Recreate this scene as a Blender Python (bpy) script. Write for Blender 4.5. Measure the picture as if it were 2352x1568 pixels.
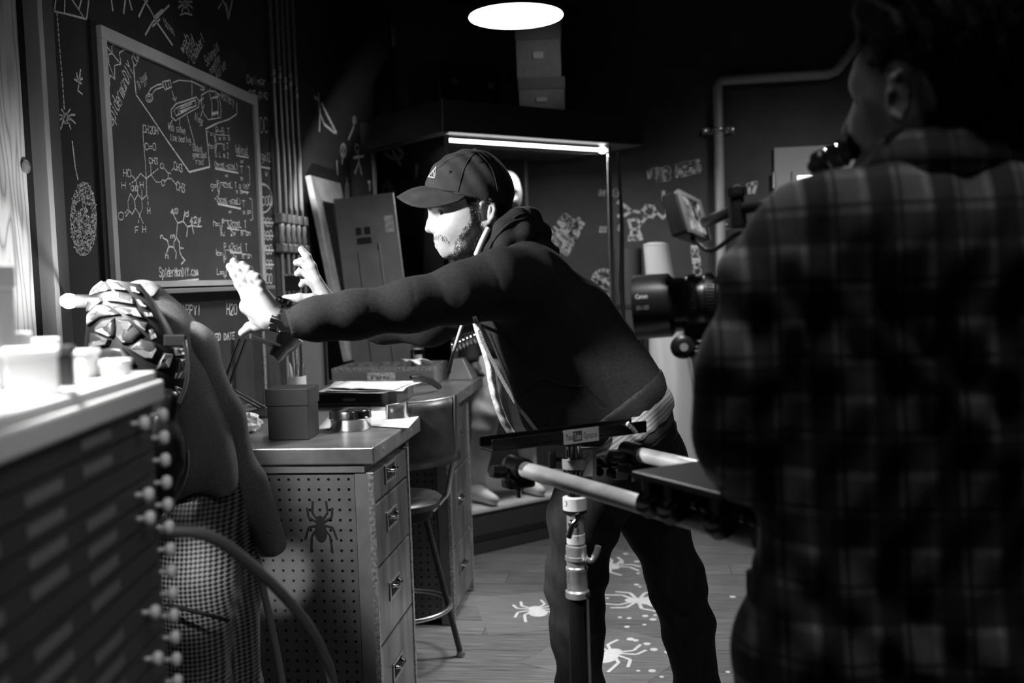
import bpy, math, random
import numpy as np
from mathutils import Vector, Matrix
random.seed(7)
rng = np.random.default_rng(7)
sc = bpy.context.scene
COL = sc.collection
for o in list(bpy.data.objects): bpy.data.objects.remove(o)

# ------------------------------------------------------------------ camera
F = 2287.0; CAMH = 1.42
_y, _p, _r = math.radians(7.6), math.radians(3.7), .033
FW = Vector((-math.sin(_y)*math.cos(_p), math.cos(_y)*math.cos(_p), -math.sin(_p)))
_r0 = FW.cross(Vector((0, 0, 1))).normalized(); _u0 = _r0.cross(FW)
RT = math.cos(_r)*_r0 - math.sin(_r)*_u0
UP = math.cos(_r)*_u0 + math.sin(_r)*_r0
CO = Vector((0, 0, CAMH))
cam = bpy.data.cameras.new('camera'); camo = bpy.data.objects.new('camera', cam); COL.objects.link(camo)
camo.matrix_world = Matrix(((RT.x, UP.x, -FW.x, CO.x), (RT.y, UP.y, -FW.y, CO.y), (RT.z, UP.z, -FW.z, CO.z), (0, 0, 0, 1)))
cam.sensor_width = 36; cam.lens = 35.0; cam.clip_start = .05
cam.dof.use_dof = True; cam.dof.focus_distance = 2.7; cam.dof.aperture_fstop = 2.8
sc.camera = camo
def ray(x, y): return FW + RT*((x-1176)/F) - UP*((y-784)/F)
def P(x, y, d): return CO + ray(x, y)*d
def hx(x, y, v): r = ray(x, y); return CO + r*((v-CO.x)/r.x)
def hy(x, y, v): r = ray(x, y); return CO + r*((v-CO.y)/r.y)
def hz(x, y, v): r = ray(x, y); return CO + r*((v-CO.z)/r.z)
def px(n, d): return n*d/F

# ------------------------------------------------------------------ world, view, lamps
w = bpy.data.worlds.new('world'); sc.world = w; w.use_nodes = True
w.node_tree.nodes['Background'].inputs[0].default_value = (1, 1, 1, 1)
w.node_tree.nodes['Background'].inputs[1].default_value = .006
vs = sc.view_settings
vs.view_transform = 'Standard'; vs.look = 'None'; vs.gamma = 1; vs.use_curve_mapping = False; vs.exposure = 0.0
def spot(name, loc, to, power, ang, blend=.5, rad=.05):
    l = bpy.data.lights.new(name, 'SPOT'); l.energy = power; l.spot_size = math.radians(ang); l.spot_blend = blend; l.shadow_soft_size = rad
    o = bpy.data.objects.new(name, l); COL.objects.link(o); o.location = loc
    o.rotation_euler = (Vector(to)-Vector(loc)).to_track_quat('-Z', 'Y').to_euler(); return o
def point(name, loc, power, rad=.05):
    l = bpy.data.lights.new(name, 'POINT'); l.energy = power; l.shadow_soft_size = rad
    o = bpy.data.objects.new(name, l); COL.objects.link(o); o.location = loc; return o
spot('key_spot', (-1.46, 1.66, 1.90), P(830, 615, 2.45), 150, 64, .3, .045)
spot('counter_fill', (-.85, .8, 2.2), (-.70, 1.05, 1.31), 210, 36, .7, .06)  # added spot without a visible source, brightens the cabinet top
spot('pine_spot', (-1.0, 2.35, .95), hx(30, 520, -1.62), 46, 30, .9, .05)
spot('work_spot', (1.5, 4.4, 2.9), (-.85, 3.7, .75), 260, 40, .6, .08)
spot('back_wall_spot', (1.6, 4.4, 2.9), (.9, 6.6, .9), 140, 64, 1, .3)
spot('floor_spot', (.6, 4.9, 3.0), (.1, 4.0, 0), 95, 60, .8, .15)
spot('rig_fill', (.1, 1.2, 3.1), (-.03, 1.72, 1.0), 190, 20, .7, .1)  # added overhead spot that brightens the slider tubes
spot('waist_fill', (.1, .55, 2.35), P(1475, 935, 2.3), 170, 6.5, .8, .05)  # narrow added beam lifting the white shirt at the waist
spot('chalk_spot', (-.2, 2.2, 2.95), (-1.62, 3.4, 1.5), 75, 46, 1, .2)
spot('operator_spot', (.42, 1.15, 3.15), (.25, 1.25, 1.3), 28, 100, 1, .2)
spot('box_fill', (.7, 4.1, 2.95), P(1245, 160, 5.45), 26, 17, .8, .1)  # weak unseen spot, added so the archive boxes show
spot('armour_fill', (-1.5, 1.25, 1.95), P(300, 770, 2.0), 75, 24, .6, .04)  # added besides the bulb to brighten the shoulder plates
spot('panel_patch_fill', (.12, .35, 2.3), P(650, 1322, 2.95), 600, 3.6, .8, .02)  # invented narrow beam that makes the lit patch on the perforated panel
spot('trousers_patch_fill', (-.05, .3, 2.35), P(450, 1290, 1.95), 260, 4.6, .8, .02)  # invented narrow beam that makes the lit patch on the woven trousers
spot('drawer_fill', (.05, .55, 1.95), (-.58, 1.1, .95), 16, 46, .9, .05)  # added from the right to light the knobs and label cards

# ------------------------------------------------------------------ materials
MATS = {}
def mat(name, c, rough=.6, metal=0, nscale=0, namt=0, bscale=0, bstr=0, stretch=(1, 1, 1), emit=0, spec=.5, rand=0, aniso=0, sheen=0):
    if name in MATS: return MATS[name]
    m = bpy.data.materials.new(name); m.use_nodes = True; nt = m.node_tree; b = nt.nodes['Principled BSDF']
    b.inputs['Base Color'].default_value = (c, c, c, 1); b.inputs['Roughness'].default_value = rough; b.inputs['Metallic'].default_value = metal
    b.inputs['Specular IOR Level'].default_value = spec
    if aniso: b.inputs['Anisotropic'].default_value = aniso
    if sheen: b.inputs['Sheen Weight'].default_value = sheen; b.inputs['Sheen Roughness'].default_value = .5
    if emit:
        b.inputs['Emission Color'].default_value = (1, 1, 1, 1); b.inputs['Emission Strength'].default_value = emit
    if nscale or bscale:
        tc = nt.nodes.new('ShaderNodeTexCoord'); mp = nt.nodes.new('ShaderNodeMapping'); mp.inputs['Scale'].default_value = stretch
        nt.links.new(tc.outputs['Object'], mp.inputs['Vector'])
    last = None
    if nscale:
        n = nt.nodes.new('ShaderNodeTexNoise'); n.inputs['Scale'].default_value = nscale; n.inputs['Detail'].default_value = 5
        nt.links.new(mp.outputs[0], n.inputs['Vector'])
        r = nt.nodes.new('ShaderNodeMapRange'); r.inputs[1].default_value = .3; r.inputs[2].default_value = .7
        r.inputs[3].default_value = max(0, c*(1-namt)); r.inputs[4].default_value = c*(1+namt)
        nt.links.new(n.outputs[0], r.inputs[0]); last = r.outputs[0]
    if rand:
        oi = nt.nodes.new('ShaderNodeObjectInfo'); mr = nt.nodes.new('ShaderNodeMapRange')
        mr.inputs[3].default_value = 1-rand; mr.inputs[4].default_value = 1+rand
        nt.links.new(oi.outputs['Random'], mr.inputs[0]); mu = nt.nodes.new('ShaderNodeMath'); mu.operation = 'MULTIPLY'
        nt.links.new(mr.outputs[0], mu.inputs[0])
        if last: nt.links.new(last, mu.inputs[1])
        else: mu.inputs[1].default_value = c
        last = mu.outputs[0]
    if last: nt.links.new(last, b.inputs['Base Color'])
    if bscale:
        n = nt.nodes.new('ShaderNodeTexNoise'); n.inputs['Scale'].default_value = bscale; n.inputs['Detail'].default_value = 4
        nt.links.new(mp.outputs[0], n.inputs['Vector'])
        bp = nt.nodes.new('ShaderNodeBump'); bp.inputs['Strength'].default_value = bstr; bp.inputs['Distance'].default_value = .002
        nt.links.new(n.outputs[0], bp.inputs['Height']); nt.links.new(bp.outputs[0], b.inputs['Normal'])
    MATS[name] = m; return m
def chalkmat():
    m = bpy.data.materials.new('chalk'); m.use_nodes = True; nt = m.node_tree; b = nt.nodes['Principled BSDF']; out = nt.nodes['Material Output']
    b.inputs['Base Color'].default_value = (.72, .72, .72, 1); b.inputs['Roughness'].default_value = 1
    tc = nt.nodes.new('ShaderNodeTexCoord'); n = nt.nodes.new('ShaderNodeTexNoise'); n.inputs['Scale'].default_value = 420; n.inputs['Detail'].default_value = 2
    nt.links.new(tc.outputs['Object'], n.inputs['Vector'])
    r = nt.nodes.new('ShaderNodeMapRange'); r.inputs[1].default_value = .36; r.inputs[2].default_value = .52
    nt.links.new(n.outputs[0], r.inputs[0])
    t = nt.nodes.new('ShaderNodeBsdfTransparent'); mx = nt.nodes.new('ShaderNodeMixShader')
    nt.links.new(r.outputs[0], mx.inputs[0]); nt.links.new(t.outputs[0], mx.inputs[1]); nt.links.new(b.outputs[0], mx.inputs[2])
    nt.links.new(mx.outputs[0], out.inputs[0]); return m
CHALK = chalkmat()
def glassmat(name, gloss=.08, tint=.9):
    m = bpy.data.materials.new(name); m.use_nodes = True; nt = m.node_tree; nt.nodes.remove(nt.nodes['Principled BSDF']); out = nt.nodes['Material Output']
    t = nt.nodes.new('ShaderNodeBsdfTransparent'); t.inputs[0].default_value = (tint, tint, tint, 1)
    g = nt.nodes.new('ShaderNodeBsdfGlossy'); g.inputs['Roughness'].default_value = .03
    mx = nt.nodes.new('ShaderNodeMixShader'); fr = nt.nodes.new('ShaderNodeFresnel'); fr.inputs[0].default_value = 1.4
    nt.links.new(fr.outputs[0], mx.inputs[0]); nt.links.new(t.outputs[0], mx.inputs[1]); nt.links.new(g.outputs[0], mx.inputs[2]); nt.links.new(mx.outputs[0], out.inputs[0]); return m
GLASS = glassmat('clear_glass')
def weavemat(name, c0, c1, pitch, rough):
    m = bpy.data.materials.new(name); m.use_nodes = True; nt = m.node_tree; b = nt.nodes['Principled BSDF']; b.inputs['Roughness'].default_value = rough
    tc = nt.nodes.new('ShaderNodeTexCoord'); sp = []
    for v in ((RT.x*.8, RT.y*.8, .8), (RT.x*.8, RT.y*.8, -.8)):
        d = nt.nodes.new('ShaderNodeVectorMath'); d.operation = 'DOT_PRODUCT'; d.inputs[1].default_value = v; nt.links.new(tc.outputs['Object'], d.inputs[0])
        k = nt.nodes.new('ShaderNodeMath'); k.operation = 'MULTIPLY'; k.inputs[1].default_value = 6.2832/pitch; nt.links.new(d.outputs['Value'], k.inputs[0])
        q = nt.nodes.new('ShaderNodeMath'); q.operation = 'SINE'; nt.links.new(k.outputs[0], q.inputs[0]); sp.append(q.outputs[0])
    mu = nt.nodes.new('ShaderNodeMath'); mu.operation = 'MULTIPLY'; nt.links.new(sp[0], mu.inputs[0]); nt.links.new(sp[1], mu.inputs[1])
    r = nt.nodes.new('ShaderNodeMapRange'); r.inputs[1].default_value = -.25; r.inputs[2].default_value = .25; r.inputs[3].default_value = c0; r.inputs[4].default_value = c1; nt.links.new(mu.outputs[0], r.inputs[0]); nt.links.new(r.outputs[0], b.inputs['Base Color'])
    bp = nt.nodes.new('ShaderNodeBump'); bp.inputs['Strength'].default_value = .5; bp.inputs['Distance'].default_value = .001; nt.links.new(mu.outputs[0], bp.inputs['Height']); nt.links.new(bp.outputs[0], b.inputs['Normal']); return m
def wavemat(name, c0, c1, scale, rough=.8, axis=2, rot=(0, 0, 0), lo=.45, hi=.55, kind='WAVE', metal=0, bump=0):
    """two-tone woven / striped material in object coordinates"""
    m = bpy.data.materials.new(name); m.use_nodes = True; nt = m.node_tree; b = nt.nodes['Principled BSDF']
    b.inputs['Roughness'].default_value = rough; b.inputs['Metallic'].default_value = metal
    tc = nt.nodes.new('ShaderNodeTexCoord'); mp = nt.nodes.new('ShaderNodeMapping'); mp.inputs['Rotation'].default_value = rot
    nt.links.new(tc.outputs['Object'], mp.inputs['Vector'])
    if kind == 'WAVE':
        n = nt.nodes.new('ShaderNodeTexWave'); n.bands_direction = 'XYZ'[axis]; n.inputs['Scale'].default_value = scale; n.inputs['Distortion'].default_value = .6
        n.inputs['Detail'].default_value = 2
    else:
        n = nt.nodes.new('ShaderNodeTexChecker'); n.inputs['Scale'].default_value = scale
    nt.links.new(mp.outputs[0], n.inputs['Vector'])
    r = nt.nodes.new('ShaderNodeMapRange'); r.inputs[1].default_value = lo; r.inputs[2].default_value = hi; r.inputs[3].default_value = c0; r.inputs[4].default_value = c1
    fac = n.outputs['Fac'] if 'Fac' in n.outputs else n.outputs[1]
    nt.links.new(fac, r.inputs[0]); nt.links.new(r.outputs[0], b.inputs['Base Color'])
    if bump:
        bp = nt.nodes.new('ShaderNodeBump'); bp.inputs['Strength'].default_value = bump; bp.inputs['Distance'].default_value = .001
        nt.links.new(fac, bp.inputs['Height']); nt.links.new(bp.outputs[0], b.inputs['Normal'])
    return m

# ------------------------------------------------------------------ object helpers
ORI = {}
def link(o, parent=None):
    COL.objects.link(o)
    if parent is not None: o.parent = parent
def thing(name, loc, label, cat, group=None, kind=None):
    o = bpy.data.objects.new(name, None); o.empty_display_size = .05; o.location = loc; link(o); ORI[o.name] = Vector(loc); tag(o, label, cat, group, kind); return o
def tag(o, label=None, cat=None, group=None, kind=None):
    if label: o['label'] = label
    if cat: o['category'] = cat
    if group: o['group'] = group
    if kind: o['kind'] = kind
    return o
def mkobj(name, v, f, m, parent=None, smooth=None, bev=0, origin=None, seg=2):
    v = np.asarray(v, dtype=np.float64).reshape(-1, 3)
    if parent is not None: og = ORI[parent.name]
    elif origin is not None: og = Vector(origin)
    else: og = Vector(((v[:, 0].min()+v[:, 0].max())/2, (v[:, 1].min()+v[:, 1].max())/2, v[:, 2].min()))
    v = v - np.array(og)
    me = bpy.data.meshes.new(name); me.from_pydata(v.tolist(), [], f if isinstance(f, list) else f.tolist()); me.update()
    me.materials.append(m)
    if smooth is not None:
        me.polygons.foreach_set('use_smooth', [True]*len(me.polygons))
        if smooth < 179: me.set_sharp_from_angle(angle=math.radians(smooth))
    o = bpy.data.objects.new(name, me)
    if parent is None: o.location = og
    link(o, parent); ORI[o.name] = og
    if bev:
        md = o.modifiers.new('bevel', 'BEVEL'); md.width = bev; md.segments = seg; md.limit_method = 'ANGLE'; md.angle_limit = math.radians(40)
    return o
def frame(o, x, y=None, z=None):
    """matrix with columns x,y,z axes at o"""
    x = Vector(x).normalized()
    if z is not None and y is None:
        z = Vector(z); y = z.cross(x).normalized(); z = x.cross(y)
    else:
        y = Vector(y); y = (y - x*y.dot(x)).normalized(); z = x.cross(y)
    return Matrix(((x.x, y.x, z.x, o[0]), (x.y, y.y, z.y, o[1]), (x.z, y.z, z.z, o[2]), (0, 0, 0, 1)))
def axis(a, b):
    """matrix whose z axis runs a->b at a"""
    a, b = Vector(a), Vector(b); z = (b-a).normalized(); t = Vector((0, 0, 1)) if abs(z.z) < .9 else Vector((1, 0, 0))
    x = t.cross(z).normalized(); y = z.cross(x)
    return Matrix(((x.x, y.x, z.x, a.x), (x.y, y.y, z.y, a.y), (x.z, y.z, z.z, a.z), (0, 0, 0, 1)))
class MB:
    def __init__(s): s.v = []; s.f = []
    def add(s, vs_, fs, M=None):
        o = len(s.v)
        s.v += [tuple(M @ Vector(v)) if M is not None else tuple(v) for v in vs_]
        s.f += [tuple(i+o for i in f) for f in fs]; return s
    def box(s, lo, hi, M=None):
        x0, y0, z0 = lo; x1, y1, z1 = hi
        return s.add([(x0, y0, z0), (x1, y0, z0), (x1, y1, z0), (x0, y1, z0), (x0, y0, z1), (x1, y0, z1), (x1, y1, z1), (x0, y1, z1)],
                     [(0, 3, 2, 1), (4, 5, 6, 7), (0, 1, 5, 4), (1, 2, 6, 5), (2, 3, 7, 6), (3, 0, 4, 7)], M)
    def quadslab(s, q, t):
        """q: four points; t: thickness vector"""
        q = [Vector(a) for a in q]; t = Vector(t)
        return s.add(q+[a+t for a in q], [(0, 1, 2, 3), (7, 6, 5, 4), (0, 4, 5, 1), (1, 5, 6, 2), (2, 6, 7, 3), (3, 7, 4, 0)])
    def tube(s, pts, r, n=8, cap=True, closed=False):
        pts = [Vector(p) for p in pts]; N = len(pts)
        rs = r if isinstance(r, (list, tuple)) else [r]*N
        vs_ = []; fs = []; prev = None
        for i, p in enumerate(pts):
            if closed: t = pts[(i+1) % N]-pts[i-1]
            else: t = pts[min(i+1, N-1)]-pts[max(i-1, 0)]
            t.normalize()
            if prev is None:
                a = Vector((0, 0, 1)) if abs(t.z) < .9 else Vector((1, 0, 0)); u = a.cross(t).normalized()
            else: u = (prev - t*prev.dot(t)).normalized()
            prev = u; v = t.cross(u)
            for k in range(n):
                th = 2*math.pi*k/n; vs_.append(p + (u*math.cos(th)+v*math.sin(th))*rs[i])
        M_ = N if closed else N-1
        for i in range(M_):
            for k in range(n):
                a = i*n+k; b = i*n+(k+1) % n; c = ((i+1) % N)*n+(k+1) % n; d = ((i+1) % N)*n+k
                fs.append((a, b, c, d))
        if cap and not closed:
            fs.append(tuple(range(n-1, -1, -1))); fs.append(tuple((N-1)*n+k for k in range(n)))
        return s.add(vs_, fs)
    def lathe(s, prof, n=24, M=None):
        vs_ = []; fs = []; L = len(prof)
        for r, z in prof:
            for k in range(n):
                th = 2*math.pi*k/n; vs_.append((r*math.cos(th), r*math.sin(th), z))
        for i in range(L-1):
            for k in range(n): fs.append((i*n+k, i*n+(k+1) % n, (i+1)*n+(k+1) % n, (i+1)*n+k))
        if prof[0][0] > 1e-5: fs.append(tuple(range(n-1, -1, -1)))
        if prof[-1][0] > 1e-5: fs.append(tuple((L-1)*n+k for k in range(n)))
        return s.add(vs_, fs, M)
    def grid(s, fn, nu, nv, flip=False):
        vs_ = [fn(i/nu, j/nv) for j in range(nv+1) for i in range(nu+1)]
        fs = []
        for j in range(nv):
            for i in range(nu):
                a = j*(nu+1)+i; q = (a, a+1, a+nu+2, a+nu+1); fs.append(q[::-1] if flip else q)
        return s.add(vs_, fs)
    def build(s, name, m, parent=None, **k): return mkobj(name, s.v, s.f, m, parent, **k)
def copytree(o, parent=None, dloc=None):
    c = o.copy(); link(c)
    if parent is not None: c.parent = parent
    if dloc is not None: c.location = o.location + Vector(dloc)
    ORI[c.name] = ORI[o.name] + (Vector(dloc) if dloc is not None else Vector())
    for ch in [q for q in bpy.data.objects if q.parent == o]: copytree(ch, c)
    return c
def textmesh(s, size, width=None, bold=0):
    """printed lettering as mesh data: (verts, faces) in the xy plane, origin at lower left"""
    cu = bpy.data.curves.new('lettering', 'FONT'); cu.body = s; cu.size = size; cu.offset = bold; cu.resolution_u = 3
    o = bpy.data.objects.new('lettering', cu); COL.objects.link(o); dg = bpy.context.evaluated_depsgraph_get(); dg.update()
    me = o.evaluated_get(dg).to_mesh()
    v = [tuple(a.co) for a in me.vertices]; f = [tuple(p.vertices) for p in me.polygons]
    o.evaluated_get(dg).to_mesh_clear(); bpy.data.objects.remove(o); bpy.data.curves.remove(cu)
    if width and v:
        x0 = min(a[0] for a in v); x1 = max(a[0] for a in v); k = width/(x1-x0); v = [((a[0]-x0)*k, a[1], a[2]) for a in v]
    return v, f

# ------------------------------------------------------------------ implicit bodies
class SDF:
    """smooth union of tapered capsules and ellipsoids, meshed with surface nets"""
    def __init__(s, h): s.h = h; s.ops = []; s.warp = None
    def cap(s, a, b, ra, rb=None, k=.02): s.ops.append(('c', np.array(a), np.array(b), ra, ra if rb is None else rb, k)); return s
    def chain(s, pts, rs, k=.02):
        for i in range(len(pts)-1): s.cap(pts[i], pts[i+1], rs[i], rs[i+1], k)
        return s
    def ell(s, c, r, ax=None, k=.02, sub=False):
        A = np.eye(3) if ax is None else np.array([list(a) for a in ax]); s.ops.append(('e', np.array(c), np.array(r, float), A, k, sub)); return s
    def subcap(s, a, b, ra, rb=None, k=.01): s.ops.append(('s', np.array(a), np.array(b), ra, ra if rb is None else rb, k)); return s
    def plane(s, p, n, k=.004): n = np.array(n, float); s.ops.append(('p', np.array(p), n/np.linalg.norm(n), k)); return s
    def mesh(s):
        h = s.h; lo = np.full(3, 1e9); hi = -lo
        for o in s.ops:
            if o[0] == 'c':
                r = max(o[3], o[4]); lo = np.minimum(lo, np.minimum(o[1], o[2])-r); hi = np.maximum(hi, np.maximum(o[1], o[2])+r)
            elif o[0] == 'e' and not o[5]:
                r = o[2].max(); lo = np.minimum(lo, o[1]-r); hi = np.maximum(hi, o[1]+r)
        lo -= 4*h+.015; hi += 4*h+.015
        n = np.ceil((hi-lo)/h).astype(int)+1
        ax = [(lo[i]+h*np.arange(n[i])).astype(np.float32) for i in range(3)]
        f = np.full(n, .5, np.float32)
        def region(a, b, m):
            i0 = np.clip(((a-m-lo)/h).astype(int), 0, n-1); i1 = np.clip(((b+m-lo)/h).astype(int)+2, 1, n)
            sl = tuple(slice(i0[q], i1[q]) for q in range(3))
            return sl, ax[0][sl[0]][:, None, None], ax[1][sl[1]][None, :, None], ax[2][sl[2]][None, None, :]
        for o in s.ops:
            if o[0] in 'cs':
                a, b, ra, rb, k = o[1:]; r = max(ra, rb)
                sl, X, Y, Z = region(np.minimum(a, b)-r, np.maximum(a, b)+r, k+3*h)
                d = b-a; L = max(float(d@d), 1e-12)
                t = np.clip(((X-a[0])*d[0]+(Y-a[1])*d[1]+(Z-a[2])*d[2])/L, 0, 1)
                D = np.sqrt((X-a[0]-t*d[0])**2+(Y-a[1]-t*d[1])**2+(Z-a[2]-t*d[2])**2)-(ra+(rb-ra)*t)
                sub = o[0] == 's'
            elif o[0] == 'e':
                c, r, A, k, sub = o[1:]; m = r.max()
                sl, X, Y, Z = region(c-m, c+m, k+3*h)
                q = [((X-c[0])*A[i][0]+(Y-c[1])*A[i][1]+(Z-c[2])*A[i][2])/r[i] for i in range(3)]
                k0 = np.sqrt(q[0]**2+q[1]**2+q[2]**2); k1 = np.sqrt((q[0]/r[0])**2+(q[1]/r[1])**2+(q[2]/r[2])**2)
                D = k0*(k0-1)/np.maximum(k1, 1e-6)
            else:
                p, nn, k = o[1:]; sl = (slice(None),)*3
                D = -((ax[0][:, None, None]-p[0])*nn[0]+(ax[1][None, :, None]-p[1])*nn[1]+(ax[2][None, None, :]-p[2])*nn[2]); sub = True
            g = f[sl]
            if sub:
                D = -D; hh = np.maximum(k-np.abs(g-D), 0)/k; f[sl] = np.maximum(g, D)+hh*hh*k*.25
            else:
                hh = np.maximum(k-np.abs(g-D), 0)/k; f[sl] = np.minimum(g, D)-hh*hh*k*.25
        if s.warp is not None: f = f + s.warp(ax[0][:, None, None], ax[1][None, :, None], ax[2][None, None, :]).astype(np.float32)
        ins = f < 0
        cs = [ins[i:n[0]-1+i, j:n[1]-1+j, k:n[2]-1+k] for i in (0, 1) for j in (0, 1) for k in (0, 1)]
        allv = cs[0].copy(); anyv = cs[0].copy()
        for c in cs[1:]: allv &= c; anyv |= c
        act = anyv & ~allv; idx = np.argwhere(act)
        num = np.full(act.shape, -1, np.int64); num[act] = np.arange(len(idx))
        acc = np.zeros((len(idx), 3)); cnt = np.zeros(len(idx))
        cor = [(i, j, k) for i in (0, 1) for j in (0, 1) for k in (0, 1)]
        val = {c: f[idx[:, 0]+c[0], idx[:, 1]+c[1], idx[:, 2]+c[2]] for c in cor}
        for a in cor:
            for q in range(3):
                if a[q]: continue
                b = list(a); b[q] = 1; b = tuple(b); va, vb = val[a], val[b]; m = (va < 0) != (vb < 0)
                t = np.where(m, va/np.where(va == vb, 1, va-vb), 0)
                pt = np.tile(np.array(a, float), (len(idx), 1)); pt[:, q] = t
                acc[m] += pt[m]; cnt[m] += 1
        V = lo + h*(idx + acc/np.maximum(cnt, 1)[:, None])
        Fs = []
        for q in range(3):
            a = [slice(None)]*3; b = [slice(None)]*3; a[q] = slice(0, n[q]-1); b[q] = slice(1, n[q])
            s0 = ins[tuple(a)]; s1 = ins[tuple(b)]; e = np.argwhere(s0 != s1)
            q1, q2 = (q+1) % 3, (q+2) % 3
            e = e[(e[:, q1] > 0) & (e[:, q2] > 0) & (e[:, q1] < n[q1]-1) & (e[:, q2] < n[q2]-1)]
            fl = s0[e[:, 0], e[:, 1], e[:, 2]]
            def cell(d1, d2):
                c = e.copy(); c[:, q1] -= d1; c[:, q2] -= d2; return num[c[:, 0], c[:, 1], c[:, 2]]
            Q = np.stack([cell(1, 1), cell(0, 1), cell(0, 0), cell(1, 0)], 1)
            Q[~fl] = Q[~fl][:, ::-1]; Fs.append(Q)
        return V, np.concatenate(Fs)
    def build(s, name, m, parent=None, **k):
        V, Fc = s.mesh(); return mkobj(name, V, Fc, m, parent, smooth=180, **k)
def joinmesh(parts):
    V = []; Fc = []; o = 0
    for v, f in parts: V.append(np.asarray(v)); Fc.append(np.asarray(f)+o); o += len(v)
    return np.concatenate(V), np.concatenate(Fc)
# ------------------------------------------------------------------ the room
WX = -1.62; BY = 6.6; RX = 3.4; FY = -1.6; CZ = 3.2
M_wall = mat('black_wall_paint', .014, .75, nscale=9, namt=.3, bscale=260, bstr=.35)
M_back = mat('charcoal_wall_paint', .042, .7, nscale=6, namt=.2, bscale=200, bstr=.2)
M_ceil = mat('ceiling_black', .012, .9)
M_floor = mat('floor_under', .02, .8)
M_plank = mat('grey_floorboard', .17, .42, nscale=5, namt=.55, bscale=40, bstr=.15, stretch=(1.2, 22, 1), rand=.16)
floor = MB().box((WX-.1, FY-.1, -.06), (RX+.1, BY+.1, -.012)).build('floor', M_floor, origin=(0, 0, 0)); tag(floor, kind='structure')
me0 = {}
pw = .165
row = 0; y = FY
while y < BY-.01:
    y1 = min(y+pw, BY); x = WX - [0, .55, 1.0, .3][row % 4]
    while x < RX-.02:
        xa = max(x, WX); xb = min(x+1.5, RX)
        if xb-xa > .03:
            key = (round(xb-xa, 3), round(y1-y, 3))
            if key not in me0:
                b = MB().box((0, 0, -.012), (key[0]-.0025, key[1]-.0025, 0))
                o = mkobj('plank', b.v, b.f, M_plank, floor); o.data.transform(Matrix.Translation(ORI['floor'])); me0[key] = o.data
            else:
                o = bpy.data.objects.new('plank', me0[key]); link(o, floor)
            o.location = (xa, y, 0); ORI[o.name] = Vector((xa, y, 0))
        x += 1.5
    y = y1; row += 1
tag(MB().box((WX-.1, FY-.1, CZ), (RX+.1, BY+.1, CZ+.08)).build('ceiling', M_ceil), kind='structure')
wall_left = MB().box((WX-.1, FY-.1, 0), (WX, BY+.1, CZ)).build('wall_left', M_wall, origin=(0, 0, 0)); tag(wall_left, kind='structure')
wall_back = MB().box((WX, BY, 0), (RX, BY+.1, CZ)).build('wall_back', M_back, origin=(0, 0, 0)); tag(wall_back, kind='structure')
tag(MB().box((RX, FY-.1, 0), (RX+.1, BY+.1, CZ)).build('wall_right', M_back), kind='structure')
tag(MB().box((WX, FY-.1, 0), (RX, FY, CZ)).build('wall_front', M_back), kind='structure')
tag(MB().box((.51, BY-.018, 0), (.84, BY-.001, .12)).build('baseboard_back', mat('baseboard_black', .02, .6)), kind='structure')

# ------------------------------------------------------------------ chalk writing
G = {'A': '02 28 42|15 35', 'B': '02 08 27 36 25 05 25 34 33 22 02', 'C': '47 38 18 07 03 12 32 43', 'D': '02 08 28 46 44 22 02', 'E': '48 08 02 42|05 35', 'F': '48 08 02|05 35',
 'G': '47 38 18 07 03 12 32 43 45 25', 'H': '02 08|42 48|05 45', 'I': '22 28', 'J': '48 43 32 12 03', 'K': '08 02|48 05 42', 'L': '08 02 42', 'M': '02 08 25 48 42', 'N': '02 08 42 48',
 'O': '18 38 47 43 32 12 03 07 18', 'P': '02 08 38 47 46 35 05', 'Q': '18 38 47 43 32 12 03 07 18|24 42', 'R': '02 08 38 47 46 35 05|25 42', 'S': '47 38 18 07 06 15 35 44 43 32 12 03',
 'T': '08 48|28 22', 'U': '08 03 12 32 43 48', 'V': '08 22 48', 'W': '08 12 26 32 48', 'X': '02 48|08 42', 'Y': '08 25 48|25 22', 'Z': '08 48 02 42', '0': '18 38 47 43 32 12 03 07 18',
 '1': '17 28 22', '2': '07 18 38 47 46 02 42', '3': '08 48 25 35 44 43 32 12 03', '4': '38 04 44|38 32', '5': '48 08 05 35 44 43 32 02', '6': '38 05 03 12 32 43 44 35 05', '7': '08 48 12',
 '8': '18 38 47 46 35 15 04 03 12 32 43 44 35 15 06 07 18', '9': '45 15 06 07 18 38 47 42', 'a': '46 16 05 03 12 32 45 46 42', 'b': '08 02 32 43 45 36 06', 'c': '46 16 05 03 12 42',
 'd': '48 42 12 03 05 16 46', 'e': '04 44 45 36 16 05 03 12 42', 'f': '48 37 32|16 46', 'g': '46 16 05 04 13 43 46 41 30 10', 'h': '08 02|05 16 36 45 42', 'i': '26 22|28 27', 'k': '08 02|46 04 42',
 'l': '28 22', 'm': '02 06|05 16 25 22|25 36 45 42', 'n': '02 06|05 26 45 42', 'o': '16 36 45 43 32 12 03 05 16', 'p': '00 06 36 45 43 32 02', 'r': '02 06|05 16 36', 's': '46 16 05 14 34 43 32 02',
 't': '28 22 42|16 36', 'u': '06 03 12 32 43 46 42', 'v': '06 22 46', 'w': '06 12 25 32 46', 'x': '02 46|06 42', 'y': '06 23|46 10', 'z': '06 46 02 42', '=': '05 45|03 43', '+': '24 26|15 35|25 24',
 '-': '04 44', '.': '22 23', '!': '28 24|22 23', '$': '47 38 18 07 06 15 35 44 43 32 12 03|29 21', '/': '02 48', '(': '38 16 14 32', ')': '18 36 34 12', "'": '28 27', 'j': '26 21 10', '?': '07 18 38 47 25 24|22 23',
 '~': '04 15 34 45', '#': '02 18|22 38|04 44|06 46'}
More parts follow.
